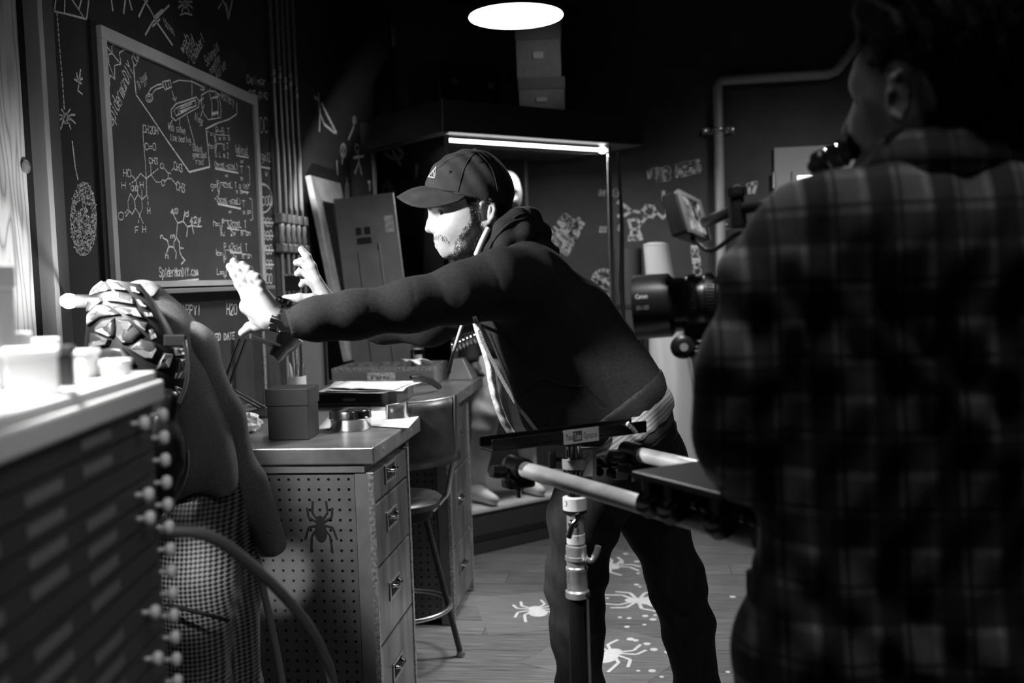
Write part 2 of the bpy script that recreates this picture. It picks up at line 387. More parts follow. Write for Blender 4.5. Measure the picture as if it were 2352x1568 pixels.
class Strokes:
    """chalk strokes on a plane: to3(px,py) gives a point on the plane, n is its outward normal"""
    def __init__(s, to3, n, width, proud=.0012): s.t = to3; s.n = Vector(n); s.w = width; s.mb = MB(); s.pr = proud
    def seg(s, a, b, w=None):
        w = (w or s.w)*random.uniform(.8, 1.15); d = b-a
        if d.length < 1e-5: return
        d.normalize(); q = s.n.cross(d)*(w/2); a = a-d*w*.3+s.n*s.pr; b = b+d*w*.3+s.n*s.pr
        s.mb.add([a-q, b-q, b+q, a+q], [(0, 1, 2, 3)])
    def line3(s, pts, w=None):
        for i in range(len(pts)-1): s.seg(pts[i], pts[i+1], w)
    def line(s, pts, w=None, dash=False):
        p = [s.t(*a) for a in pts]
        if dash:
            for i in range(len(p)-1):
                d = p[i+1]-p[i]; n = max(1, int(d.length/.014))
                for k in range(n): s.seg(p[i]+d*(k/n), p[i]+d*((k+.55)/n), w)
        else: s.line3(p, w)
        return s
    def circ(s, x, y, rx, ry=None, n=14, a0=0, a1=360, w=None):
        ry = ry or rx
        return s.line([(x+rx*math.cos(math.radians(a0+(a1-a0)*i/n)), y+ry*math.sin(math.radians(a0+(a1-a0)*i/n))) for i in range(n+1)], w)
    def text(s, t, x0, y0, x1, y1, hpx, w=None, slant=.1):
        """baseline pixel (x0,y0)->(x1,y1), cap height in pixels"""
        A = s.t(x0, y0); B = s.t(x1, y1); e = (B-A); L = e.length; e.normalize(); u = s.n.cross(e)
        if u.length < .5: return s
        dx, dy = (x1-x0), (y1-y0); l = math.hypot(dx, dy); C = s.t(x0+dy/l*hpx, y0-dx/l*hpx); hh = (C-A).length
        adv = L/len(t)
        for i, ch in enumerate(t):
            if ch not in G: continue
            jx, jy = random.uniform(-.06, .06)*adv, random.uniform(-.05, .05)*hh; sk = random.uniform(.92, 1.08)
            for st in G[ch].split('|'):
                pp = []
                for tok in st.split():
                    gx = int(tok[0])/4*.74; gy = (int(tok[1])-2)/6*sk
                    pp.append(A + e*(adv*(i+gx+gy*slant)+jx) + u*(hh*gy+jy))
                s.line3(pp, w)
        return s
    def build(s, name, parent, label=None):
        if not s.mb.v: return
        o = s.mb.build(name, CHALK, parent)
        if label: o['label'] = label
        return o
onwall = lambda x, y: hx(x, y, WX)
NX = Vector((1, 0, 0)); NB = Vector((0, -1, 0))
def WS(w=.007): return Strokes(onwall, NX, w)
def spider(S, x, y, r, w=None):
    S.circ(x, y, r*.35, r*.5, w=w).circ(x, y, r*.18, r*.25, w=w)
    for sx in (-1, 1):
        for k, a in enumerate((-65, -25, 20, 60)):
            c, q = math.cos(math.radians(a)), math.sin(math.radians(a))
            S.line([(x, y), (x+sx*c*r*.6, y+q*r*.6-r*.12), (x+sx*c*r*1.05, y+q*r*1.15+r*.1)], w)
# wall to the left of the board
S = WS(.006); S.line([(130, 30), (135, 100), (142, 180), (147, 255)], dash=True); spider(S, 150, 272, 22); S.line([(165, 325), (172, 385), (178, 412)]); S.build('chalk_drawing', wall_left, 'small chalk spider on a dashed thread')
S = WS(.006); S.line([(127, 0), (124, 26), (160, 34), (198, 44), (203, 0)]).line([(148, 0), (147, 28)]).line([(165, 0), (180, 22), (190, 38)]).line([(186, 0), (180, 22)]); S.build('chalk_drawing', wall_left, 'chalk web scrap beside the board top')
S = WS(.006); S.line([(175, 168), (178, 185), (188, 180)]).line([(184, 160), (180, 195), (178, 208), (188, 216)]).line([(170, 182), (186, 192)]); S.build('chalk_drawing', wall_left, 'chalk scribble left of the board')
S = WS(.005)   # plain oval face, scribbled
for k in range(900):
    a = random.uniform(0, 2*math.pi); r = math.sqrt(random.random()); x = 191+28*r*math.cos(a); y = 503+82*r*math.sin(a)
    if (abs(x-180) < 8 and abs(y-475) < 14) or (abs(x-203) < 7 and abs(y-485) < 15) or (abs(x-192) < 12 and abs(y-550) < 4): continue
    S.line([(x, y), (x+random.uniform(-5, 5), y+random.uniform(-6, 6))])
S.circ(191, 503, 29, 83, 30); S.build('chalk_drawing', wall_left, 'scribbled chalk oval face with two dark eyes')
S = WS(.008); S.line([(330, 0), (343, 20), (360, 52), (395, 103)]).line([(333, 80), (350, 50), (388, 12)]).line([(318, 38), (330, 12), (338, 0)]).line([(352, 40), (372, 22)]).line([(350, 60), (366, 44)])
for k in range(5): S.line([(374+k*5, 40+k*6), (380+k*5, 62+k*5)], .004)
S.line([(255, 0), (258, 24)]).line([(287, 0), (283, 30)]).line([(296, 0), (302, 22)]); S.build('chalk_drawing', wall_left, 'large crossed chalk strokes above the board')
S = WS(.006); spider(S, 425, 10, 16); S.line([(413, 34), (425, 30), (440, 34)]); S.build('chalk_drawing', wall_left, 'chalk bug at the top of the wall')
S = WS(.009); S.line([(510, 0), (517, 12), (523, 44), (530, 14), (533, 0)]).line([(500, 20), (508, 8)]).line([(518, 8), (524, 30)]); S.build('chalk_drawing', wall_left, 'smudged chalk wedge at the top of the wall')
S = WS(.004)
S.text('web', 420, 125, 436, 92, 14).text('fluid', 432, 138, 448, 100, 13).text('chamber!', 444, 148, 470, 92, 12).line([(432, 140), (432, 150)]); S.build('chalk_writing', wall_left, 'slanted chalk note above the board edge')
S = WS(.004); S.text('Solenoid', 474, 152, 503, 115, 12).text('needle', 484, 172, 506, 140, 11).text('Valve', 498, 184, 520, 155, 12); S.build('chalk_writing', wall_left, 'slanted chalk note nearer the pipes')
S = WS(.005); S.text('Delmar', 567, 190, 612, 196, 14).text('555-0142', 572, 222, 616, 228, 12); S.build('chalk_writing', wall_left, 'chalk name and number beside the board')
S = WS(.005); S.text('DODC', 577, 300, 617, 305, 28); S.build('chalk_writing', wall_left, 'chalk letters DODC beside the board')
S = WS(.005); S.text('T(hgm)2', 582, 366, 622, 372, 18).line([(583, 380), (620, 387)], .008).text('M  w', 584, 402, 616, 406, 14); S.build('chalk_writing', wall_left, 'chalk fraction beside the board')
S = WS(.007); S.circ(604, 456, 20, 32, 20).circ(602, 460, 23, 38, 18, 200, 380).text('$2000', 588, 472, 624, 470, 20, .006); S.build('chalk_writing', wall_left, 'circled chalk price 2000')
S = WS(.006)
for k, (t, y) in enumerate((('$1900', 520), ('$1800', 550), ('$1700', 583), ('$1600', 616), ('$1500', 650))):
    S.text(t, 589, y, 626, y, 20).line([(590, y-10), (628, y-8)] if k < 4 else [(600, y+9), (615, y+10)], .007)
S.build('chalk_writing', wall_left, 'column of struck-out chalk prices')
S = WS(.006); S.text('HAPPY!', 408, 722, 461, 722, 22); S.build('chalk_writing', wall_left, 'chalk word HAPPY under the board')
S = WS(.005); S.text('H2O', 520, 722, 545, 722, 24); S.build('chalk_writing', wall_left, 'chalk H2O under the board')
S = WS(.005); S.text('-NEED DATE', 472, 784, 540, 778, 15); S.build('chalk_writing', wall_left, 'chalk note NEED DATE under the board')
# wall between the pipes and the corner
S = WS(.016); S.line([(731, 215), (733, 255), (744, 285), (768, 305)]).line([(722, 222), (733, 232)]).line([(735, 250), (733, 300)])
for k in range(7): S.line([(738+k*5, 238+k*10), (742+k*5, 244+k*10)], .02)
S.build('chalk_drawing', wall_left, 'chalk beaded figure high on the wall by the pipes')
S = WS(.016); S.line([(814, 270), (812, 290), (800, 320)]).circ(814, 275, 4, 6).line([(790, 330), (785, 375)]).circ(788, 345, 6, 14)
S.circ(820, 340, 5, 8).line([(820, 348), (824, 372), (830, 400)]).line([(824, 370), (815, 398)]).line([(812, 362), (835, 358)]).line([(775, 400), (773, 370)]).line([(796, 410), (797, 460)]).circ(797, 440, 4, 20)
S.build('chalk_drawing', wall_left, 'chalk stick figures on the wall above the grey panel')
S = WS(.016); S.circ(874, 378, 22, 14).line([(855, 388), (900, 408)]).text('Serum', 860, 392, 896, 402, 20).circ(862, 360, 5, 8); S.text('Tension', 845, 436, 905, 434, 18); S.build('chalk_writing', wall_left, 'chalk word Tension near the corner')
# back wall
onback = lambda x, y: hy(x, y, BY)
def BS(w=.022): return Strokes(onback, NB, w)
S = BS(.02); S.text('NEED MORE', 1490, 408, 1610, 384, 16).text('WEB FLUID', 1510, 418, 1612, 392, 16); S.build('chalk_writing', wall_back, 'two slanted chalk lines right of the case')
S = BS(.02); S.text('CALLING', 1262, 556, 1312, 500, 16).text('NEEDS', 1280, 572, 1330, 512, 16).text('EXPERT', 1302, 584, 1345, 506, 16); S.build('chalk_writing', wall_back, 'steep chalk lines behind the hooded man')
S = BS(.022)
S.line([(1420, 464), (1440, 476), (1450, 484), (1436, 494), (1420, 496)]).line([(1450, 484), (1474, 488), (1484, 500)]).line([(1474, 488), (1486, 472), (1500, 474), (1506, 486), (1498, 498), (1484, 496), (1474, 488)])
S.line([(1506, 486), (1522, 500), (1534, 490), (1534, 470), (1524, 458)]).line([(1524, 458), (1524, 440)]).line([(1444, 506), (1462, 504), (1472, 514), (1464, 526), (1450, 526), (1444, 506)]).line([(1472, 514), (1484, 500)]).line([(1450, 528), (1450, 545)]).line([(1466, 528), (1472, 542)])
S.text('O', 1410, 448, 1420, 448, 10).text('H', 1378, 448, 1390, 448, 10).text('H', 1380, 532, 1392, 532, 10).text('O', 1422, 528, 1432, 528, 10).text('HL', 1446, 552, 1478, 548, 9)
S.build('chalk_drawing', wall_back, 'chalk molecule of linked rings')
S = BS(.024); S.circ(1386, 650, 26, 30, 18).text('360', 1366, 655, 1404, 664, 20); S.build('chalk_drawing', wall_back, 'circled chalk number behind the bent back')
S = BS(.022); S.text('IDEAS', 1588, 560, 1598, 632, 12); S.build('chalk_writing', wall_back, 'vertical chalk word near the door pipe')
S = BS(.022); S.text('8 17', 1690, 448, 1742, 440, 20); S.build('chalk_writing', wall_back, 'chalk number 17 beside the door')
S = BS(.022); S.text('OKSO', 1668, 524, 1706, 520, 16); S.build('chalk_writing', wall_back, 'small chalk letters below the number by the door')

# ------------------------------------------------------------------ door and wall fittings at the back
M_dark = mat('dark_metal', .03, .45, .6)
M_door = mat('grey_door_paint', .34, .5, nscale=4, namt=.08)
xa, xb, zt = .845, 1.74, 2.185
d1 = MB().box((xa, BY-.035, .01), (xb, BY-.001, zt)).build('door_1', M_door, bev=.003); tag(d1, kind='structure')
p0 = hy(1830, 404, BY-.036); p1 = hy(1905, 426, BY-.036)
MB().box((p0.x, BY-.05, p0.z-.27), (p0.x+.34, BY-.036, p0.z)).build('pane', mat('lit_door_pane', .8, .4, emit=2.2), d1)
fr = MB()
for a in ((p0.x-.03, p0.z-.30, p0.x, p0.z+.03), (p0.x+.34, p0.z-.30, p0.x+.37, p0.z+.03), (p0.x, p0.z, p0.x+.34, p0.z+.03), (p0.x, p0.z-.3, p0.x+.34, p0.z-.27)): fr.box((a[0], BY-.056, a[1]), (a[2], BY-.036, a[3]))
fr.build('window_frame', M_door, d1)
for z in (.3, 1.05, 1.93): MB().lathe([(.011, 0), (.011, .1)], 10, Matrix.Translation((xa-.004, BY-.045, z))).build('hinge', mat('bright_steel', .6, .3, 1), d1, smooth=40)
MB().lathe([(.0, 0), (.026, .004), (.03, .02), (.016, .035), (.012, .06)], 14, frame((xb-.08, BY-.095, 1.0), (1, 0, 0), z=(0, 1, 0))).build('door_handle', mat('bright_steel', .6, .3, 1), d1, smooth=40)
M_cond = mat('painted_conduit', .38, .5, .2)
a = hy(1648, 185, BY-.07); b = hy(1920, 168, BY-.07); c = hy(1975, 95, BY-.07)
t = thing('conduit_pipe', (a.x, BY-.07, 0), 'thick grey pipe framing the door on the back wall', 'pipe')
MB().tube([(a.x, BY-.07, .0), (a.x, BY-.07, a.z-.04), (a.x+.012, BY-.07, a.z-.012), (a.x+.04, BY-.07, a.z), (b.x-.05, BY-.07, a.z), (b.x, BY-.07, a.z+.015), (c.x, BY-.07, c.z), (c.x+.2, BY-.07, CZ)], .032, 14).build('pipe', M_cond, t, smooth=60)
z = hy(1648, 298, BY-.07).z
MB().box((a.x-.1, BY-.03, z-.02), (a.x+.1, BY-.001, z+.02)).build('clamp_plate', M_cond, t, bev=.004)
MB().tube([(a.x-.05, BY-.03, z), (a.x-.045, BY-.09, z), (a.x-.02, BY-.112, z), (a.x+.02, BY-.112, z), (a.x+.045, BY-.09, z), (a.x+.05, BY-.03, z)], .01, 6).build('clamp_band', mat('bright_steel', .6, .3, 1), t, smooth=60)
for s_ in (-.085, .085): MB().lathe([(0, 0), (.014, .004), (.016, .014), (.016, .025)], 10, frame((a.x+s_, BY-.055, z), (1, 0, 0), z=(0, 1, 0))).build('bolt', mat('bright_steel', .6, .3, 1), t, smooth=40)

# ------------------------------------------------------------------ left wall: post, planks, chalkboard, pipes
M_post = mat('grey_jamb_paint', .055, .45, nscale=5, namt=.1)
yA = hx(98, 400, WX+.055).y; yB = hx(150, 467, WX+.05).y
j = MB().box((WX, yA+.035, 0), (WX+.05, yB, CZ-.002)).build('trim_1', M_post, bev=.003); tag(j, kind='structure')
MB().box((WX, yA+.012, 0), (WX+.062, yA+.035, CZ-.002)).build('stop_strip', mat('pale_edge_strip', .42, .35), j, bev=.002)
MB().box((WX, yA-.03, 0), (WX+.02, yA+.012, CZ-.002)).build('door_gap', mat('strip_black', .006, .9), j)
def woodmat():
    m = bpy.data.materials.new('knotty_pine'); m.use_nodes = True; nt = m.node_tree; b = nt.nodes['Principled BSDF']; b.inputs['Roughness'].default_value = .6
    tc = nt.nodes.new('ShaderNodeTexCoord'); mp = nt.nodes.new('ShaderNodeMapping'); mp.inputs['Scale'].default_value = (1, 6.0, .75)
    n = nt.nodes.new('ShaderNodeTexNoise'); n.inputs['Scale'].default_value = 2.2; n.inputs['Detail'].default_value = 1.5
    mu = nt.nodes.new('ShaderNodeMath'); mu.operation = 'MULTIPLY'; mu.inputs[1].default_value = 17; fr_ = nt.nodes.new('ShaderNodeMath'); fr_.operation = 'PINGPONG'; fr_.inputs[1].default_value = 1
    r = nt.nodes.new('ShaderNodeMapRange'); r.inputs[3].default_value = .62; r.inputs[4].default_value = .28
    pw_ = nt.nodes.new('ShaderNodeMath'); pw_.operation = 'POWER'; pw_.inputs[1].default_value = 3
    nt.links.new(tc.outputs['Object'], mp.inputs[0]); nt.links.new(mp.outputs[0], n.inputs['Vector']); nt.links.new(n.outputs[0], mu.inputs[0]); nt.links.new(mu.outputs[0], fr_.inputs[0])
    nt.links.new(fr_.outputs[0], pw_.inputs[0]); nt.links.new(pw_.outputs[0], r.inputs[0]); nt.links.new(r.outputs[0], b.inputs['Base Color']); return m
M_pine = woodmat()
dw = thing('plank_door', (WX+.02, 2.2, 0), 'knotty pine plank door beside the grey steel jamb', 'door')
y1 = yA-.032
for k in range(5): MB().box((WX+.004, y1-.16, .02), (WX+.034+.003*(k % 2), y1-.004, 2.35)).build('plank', M_pine, dw, bev=.003); y1 -= .16
MB().box((WX+.037, y1, .3), (WX+.055, yA-.04, .42)).build('ledge', M_pine, dw, bev=.003)
# round knot on the pine planks
kx = hx(48, 380, WX+.04)
MB().lathe([(.0, -.006), (.016, -.004), (.018, .004), (.0, .006)], 16, frame((WX+.036, hx(28, 380, WX).y, kx.z), (0, 1, 0), z=(1, 0, 0))).build('knot', mat('pine_knot', .2, .6, nscale=60, namt=.6), dw, smooth=50)
bx0, bx1 = WX+.001, WX+.03
BYa, BYb, BZa, BZb = 2.855, 4.08, 1.425, 2.215
fw_ = .04
M_alu = mat('pale_frame_wood', .34, .5, nscale=30, namt=.12, stretch=(1, .2, .2))
M_board = mat('slate_board', .03, .75, nscale=5, namt=.3, bscale=300, bstr=.15)
cb = thing('chalkboard', (bx0, (BYa+BYb)/2, BZa), 'large framed chalkboard covered with formulas and molecule drawings on the left wall', 'chalkboard')
MB().box((bx0, BYa+.01, BZa+.01), (bx1-.012, BYb-.01, BZb-.01)).build('slate', M_board, cb)
for lo, hi, nm in (((bx0, BYa, BZb-fw_), (bx1, BYb, BZb), 'rail'), ((bx0, BYa, BZa), (bx1, BYb, BZa+.02), 'rail'), ((bx0, BYa, BZa+.02), (bx1, BYa+fw_*.72, BZb-fw_), 'stile'), ((bx0, BYb-fw_*.9, BZa+.02), (bx1, BYb, BZb-fw_), 'stile')):
    MB().box(lo, hi).build('frame_'+nm, M_alu, cb, bev=.002)
MB().box((bx0, BYa-.03, BZa-.02), (bx0+.012, BYa-.001, BZb+.01)).build('edge_shadow_strip', mat('strip_black', .006, .9), cb)  # black strip standing for the dark frame edge and its shadow band
MB().box((bx0, BYa+.12, BZa-.022), (bx1+.045, BYb-.02, BZa-.006)).build('chalk_tray', mat('tray_alu', .45, .35, .7), cb, bev=.003)
for k, yy in enumerate((3.70, 3.86)):
    o = MB().lathe([(.0, 0), (.006, .001), (.006, .07), (0, .071)], 10, frame((bx1+.02, yy, BZa+.0005), (1, 0, 0), z=(0, 1, 0))).build('chalk_stick', mat('chalk_stick', .8, .9), smooth=50)
    tag(o, ('white chalk stick on the board tray, nearer one' if k == 0 else 'white chalk stick at the far end of the board tray'), 'chalk', 'chalk sticks on the tray')
onboard = lambda x, y: hx(x, y, bx1-.012)
def CS(w=.0045): return Strokes(onboard, NX, w)
S = CS(.004)
c0 = (226, 84); ends = [(289, 113), (277, 148), (263, 183), (251, 200), (236, 232)]
for e in ends: S.line([c0, e])
for q in (.35, .62, 1.0):
    for i in range(len(ends)-1):
        a = (c0[0]+(ends[i][0]-c0[0])*q, c0[1]+(ends[i][1]-c0[1])*q); b = (c0[0]+(ends[i+1][0]-c0[0])*q, c0[1]+(ends[i+1][1]-c0[1])*q)
        m = ((a[0]+b[0])/2*.82+c0[0]*.18, (a[1]+b[1])/2*.82+c0[1]*.18); m1 = ((a[0]+m[0])/2-1, (a[1]+m[1])/2-1)
        S.line([a, m1, m, ((b[0]+m[0])/2, (b[1]+m[1])/2-2), b])
S.build('chalk_drawing', cb, 'chalk cobweb in the board corner')
S = CS(.0045); S.text('spidermanDIY.com', 258, 288, 322, 124, 20); S.build('chalk_writing', cb, 'slanted chalk web address along the board side')
S = CS(.006); S.line([(306, 150), (308, 180), (312, 218), (340, 258), (380, 318), (434, 395), (481, 383), (476, 330), (472, 296), (500, 282), (525, 274), (543, 262), (543, 236)]); S.build('chalk_drawing', cb, 'long bent chalk outline around the gadget sketch')
S = CS(.0045)
S.circ(342, 225, 8, 9).circ(342, 225, 4, 4.5).line([(338, 217), (346, 203), (360, 195), (374, 192)]).line([(347, 218), (356, 206), (374, 199)]).line([(372, 188), (390, 184), (393, 200), (378, 206), (372, 188)]).line([(378, 186), (382, 204)]).line([(385, 186), (388, 202)])
S.line([(396, 190), (410, 184), (440, 187), (462, 198), (468, 207)]).line([(468, 207), (459, 205)]).line([(468, 207), (468, 197)]).line([(394, 209), (402, 232)]).line([(402, 232), (396, 226)]).line([(402, 232), (404, 223)])
S.line([(392, 252), (404, 238), (430, 230), (450, 223), (457, 232), (455, 246), (430, 260), (402, 277), (393, 268), (392, 252)]).line([(398, 254), (408, 246), (448, 230), (450, 242), (404, 266), (398, 254)]).circ(405, 256, 5, 8).line([(412, 250), (440, 238)]).line([(414, 256), (440, 246)], .007)
S.line([(457, 232), (466, 226)]).line([(462, 218), (478, 209), (495, 210), (503, 222), (507, 250), (506, 270), (478, 275), (468, 262), (462, 240), (462, 218)]).line([(480, 214), (486, 236), (486, 272)]).line([(494, 214), (500, 236), (500, 268)]).line([(486, 225), (500, 222)], .008).line([(486, 262), (500, 258)], .012).line([(468, 240), (460, 268)])
S.line([(440, 160), (440, 222)], .004).line([(482, 190), (482, 208)], .004).line([(395, 276), (390, 286)], .004).line([(412, 272), (412, 290)], .004).line([(429, 266), (447, 333)], .004).line([(498, 214), (512, 222)])
S.build('chalk_drawing', cb, 'chalk sketch of a small gadget with arrows')
for lab, rows in (('trigger', (('Trigger', 319, 206, 340, 176, 12),)), ('battery', (('Battery', 508, 226, 538, 244, 12),)), ('hinge', (('hinge', 447, 275, 465, 288, 10),)),
                  ('bearing', (('Web solve', 386, 298, 426, 308, 13), ('line bearing', 390, 322, 438, 328, 13))), ('rod', (('Control', 443, 346, 464, 350, 13), ('generated', 442, 361, 474, 362, 12), ('rod', 450, 376, 468, 378, 11)))):
    S = CS(.003)
    for r_ in rows: S.text(*r_)
    S.build('chalk_writing', cb, f'small chalk caption {lab} by the gadget sketch')
S = CS(.0038)
S.line([(327, 300), (329, 330), (333, 372), (335, 410)]).text('CH2OH', 328, 304, 364, 309, 15).text('C=O', 332, 343, 360, 345, 14)
S.line([(302, 403), (311, 413)]).line([(311, 413), (322, 398), (335, 410), (336, 448), (325, 458), (316, 446), (311, 413)]).line([(335, 410), (346, 401), (345, 372)]).line([(346, 401), (358, 418)]).line([(346, 401), (364, 386)], dash=True).line([(375, 385), (386, 398)]).line([(358, 418), (372, 418)], dash=True).line([(378, 416), (386, 408)]).line([(393, 392), (398, 386)]).line([(393, 410), (404, 424)])
S.line([(325, 458), (326, 480), (320, 493), (310, 478), (308, 460), (316, 446)]).line([(310, 478), (303, 492), (294, 482), (293, 462), (299, 444), (308, 460)]).line([(294, 480), (286, 490)]).line([(297, 484), (288, 497)]).line([(320, 493), (316, 517)], dash=True).line([(320, 493), (328, 513)]).line([(338, 450), (340, 476)], dash=True).line([(311, 413), (294, 425)], dash=True).line([(325, 458), (325, 436)])
S.text('HO', 282, 405, 302, 406, 15).text('H', 278, 432, 290, 432, 13).text('CH3', 300, 438, 318, 438, 11).text('H', 321, 432, 331, 432, 13).text('CH3', 342, 375, 363, 377, 13).text('O', 367, 386, 377, 386, 12).text('C', 386, 410, 394, 410, 12).text('O', 371, 426, 380, 426, 12).text('CH3', 399, 390, 419, 395, 14).text('CH3', 404, 435, 425, 444, 14).text('O', 272, 505, 286, 505, 16).text('F', 310, 536, 320, 536, 14).text('H', 327, 533, 337, 533, 14).text('H', 338, 490, 346, 490, 14)
S.build('chalk_drawing', cb, 'chalk molecule with lettered ring structure')
S = CS(.0055)
S.line([(404, 545), (407, 512), (397, 492), (401, 488)]).line([(407, 512), (420, 508), (424, 486)]).line([(420, 508), (430, 521), (440, 517), (452, 521), (460, 505)]).line([(430, 521), (428, 543)]).line([(440, 517), (444, 536)]).line([(404, 545), (411, 556), (412, 578), (417, 590), (424, 597), (416, 606)]).line([(404, 545), (399, 555), (398, 568), (404, 580), (403, 594)]).line([(398, 567), (387, 566), (382, 580)]).line([(387, 566), (384, 552), (375, 547)]).line([(412, 569), (420, 570)]).line([(440, 517), (438, 505)]).line([(448, 520), (462, 520)])
S.text('n', 368, 547, 375, 547, 9).text('m', 391, 546, 402, 545, 9).text('h', 379, 592, 387, 592, 11).text('48', 392, 492, 410, 488, 10).text('d', 425, 498, 434, 496, 11).text('42x', 436, 514, 462, 508, 12)
S.build('chalk_drawing', cb, 'chalk branched chain drawing at board centre')
S = CS(.005); S.text('SpiderManDIY.com', 366, 636, 455, 632, 20).line([(367, 648), (410, 646), (455, 641)], .006); S.build('chalk_writing', cb, 'underlined chalk web address at the board foot')
S = CS(.0034)
def root(x, y, h, wd): S.line([(x, y), (x+3, y+h), (x+6, y-h*.2), (x+6+wd, y-h*.2)])
for lab, x, y, h in (('r=', 475, 310, 18), ('f=', 476, 340, 26), ('g=', 484, 430, 32), ('h=', 489, 518, 40), ('k=', 496, 585, 34), ('L=', 498, 628, 24)):
    S.text(lab, x, y+2, x+14, y+2, 14); root(x+15, y-6, h*.75, 14)
S.text('P S T', 495, 306, 528, 308, 13).text('u w m a', 492, 322, 528, 322, 10).line([(494, 309), (526, 311)], .003).text('P [ d T', 494, 342, 525, 344, 15).text('u L m 2', 494, 360, 526, 362, 11).text('(mb)cusL', 540, 350, 571, 358, 15).line([(543, 357), (570, 362)], .006).text('w', 552, 374, 560, 374, 9)
S.text('(bcosL-xcosL)', 492, 385, 546, 390, 14).line([(494, 387), (546, 397)], .007).text('T', 551, 397, 559, 397, 16).text('m q', 552, 414, 568, 414, 10).text('w', 516, 406, 525, 406, 9).line([(568, 382), (572, 384), (573, 424), (569, 426)])
S.text('P -cosL T a (m)', 498, 428, 572, 434, 13).text('u       m an w', 500, 440, 570, 446, 10).line([(556, 440), (570, 442)], .006).text('+(hcosL-xcosL)', 492, 464, 553, 470, 14).line([(500, 468), (552, 479)], .007).text('T', 556, 476, 564, 476, 15).text('m an', 558, 492, 576, 490, 11).text('w', 524, 489, 533, 489, 9).line([(572, 455), (578, 458), (580, 503), (574, 506)])
S.text('P s2cosL T', 510, 520, 566, 524, 17).text('u  2w  m an', 510, 541, 576, 540, 13).line([(522, 524), (548, 528)], .006).line([(552, 529), (564, 530)], .005)
S.text('P s2sinL T', 514, 575, 568, 578, 17).text('u  2w  m an', 514, 595, 578, 592, 13).line([(528, 579), (554, 581)], .006).line([(556, 583), (566, 584)], .005).text('u', 512, 636, 522, 634, 16)
S.build('chalk_writing', cb, 'column of chalk equations with square roots')
# five vertical pipes with couplings and clamp blocks
M_pipe = mat('galvanised_pipe', .3, .42, .75, nscale=8, namt=.3, stretch=(1, 1, .3))
py_ = [hx(a, 300, WX+.03).y for a in (637, 651, 663, 675, 688)]
cz = [hx(a, b, WX+.03).z for a, b in ((633, 175), (648, 165), (660, 192), (669, 180), (681, 210))]
words = ('first', 'second', 'third', 'fourth', 'fifth')
for k, yy in enumerate(py_):
    t = thing('wall_pipe', (WX+.022, yy, .95), f'thin galvanised wall pipe right of the chalkboard, {words[k]} from the board', 'pipe', 'pipes in a row on the left wall')
    MB().tube([(WX+.022, yy, .945), (WX+.022, yy, CZ-.002)], .0095, 10).build('pipe', M_pipe, t, smooth=60)
    for dz in (0, .035): MB().lathe([(.0095, 0), (.014, .003), (.014, .02), (.0095, .023)], 10, Matrix.Translation((WX+.022, yy, cz[k]+dz-.03))).build('coupling', mat('bright_steel', .6, .3, 1), t, smooth=40)
    for a, b in ((492, 514), (560, 580)):
        z0, z1 = hx(660, b, WX+.03).z, hx(660, a, WX+.03).z
        MB().box((WX+.002, yy-.026, z0), (WX+.045, yy+.026, z1)).build('clamp_block', M_pipe, t, bev=.006)
    z0, z1 = hx(660, 562, WX+.03).z, hx(660, 512, WX+.03).z
    MB().lathe([(.013, z0), (.018, z0+.02), (.014, (z0+z1)/2), (.018, z1-.02), (.013, z1)], 10, Matrix.Translation((WX+.024, yy, 0))).build('union_sleeve', M_pipe, t, smooth=60)
# ------------------------------------------------------------------ workbench
DZ = .94; DX = -.80
M_steel = mat('worn_steel', .42, .34, .85, nscale=7, namt=.35, bscale=60, bstr=.08, stretch=(1, 1, 1))
M_cab = mat('grey_cabinet_paint', .16, .45, .25, nscale=12, namt=.18)
M_draw = mat('brushed_drawer_steel', .3, .3, .85, nscale=6, namt=.6, bscale=30, bstr=.25, stretch=(1, 2.5, .5))
M_edge = mat('bare_metal_edge', .5, .35, .8, nscale=90, namt=.6)
M_hole = mat('inside_black', .004, .9)
M_black = mat('black_plastic', .016, .4)
M_chrome = mat('polished_steel', .62, .14, 1)
M_bright = mat('bright_steel', .6, .3, 1)
wt = thing('worktop', (-1.2, 3.8, DZ-.05), 'long worn steel worktop along the left wall', 'worktop')
MB().box((WX+.004, 2.785, DZ-.05), (DX+.012, 4.77, DZ)).build('top_slab', M_steel, wt, bev=.004)
MB().box((WX+.004, 2.795, DZ-.075), (DX-.02, 4.76, DZ-.0505)).build('under_frame', M_cab, wt)
for k in range(6): MB().lathe([(.0, -.004), (.008, -.003), (.009, 0), (.0, .002)], 8, frame((DX+.0125, 2.9+k*.36, DZ-.026), (0, 1, 0), z=(1, 0, 0))).build('rivet', M_edge, wt, smooth=40)
MB().box((-1.5, 4.70, .003), (-1.44, 4.76, DZ-.076)).build('leg', M_cab, wt, bev=.004)
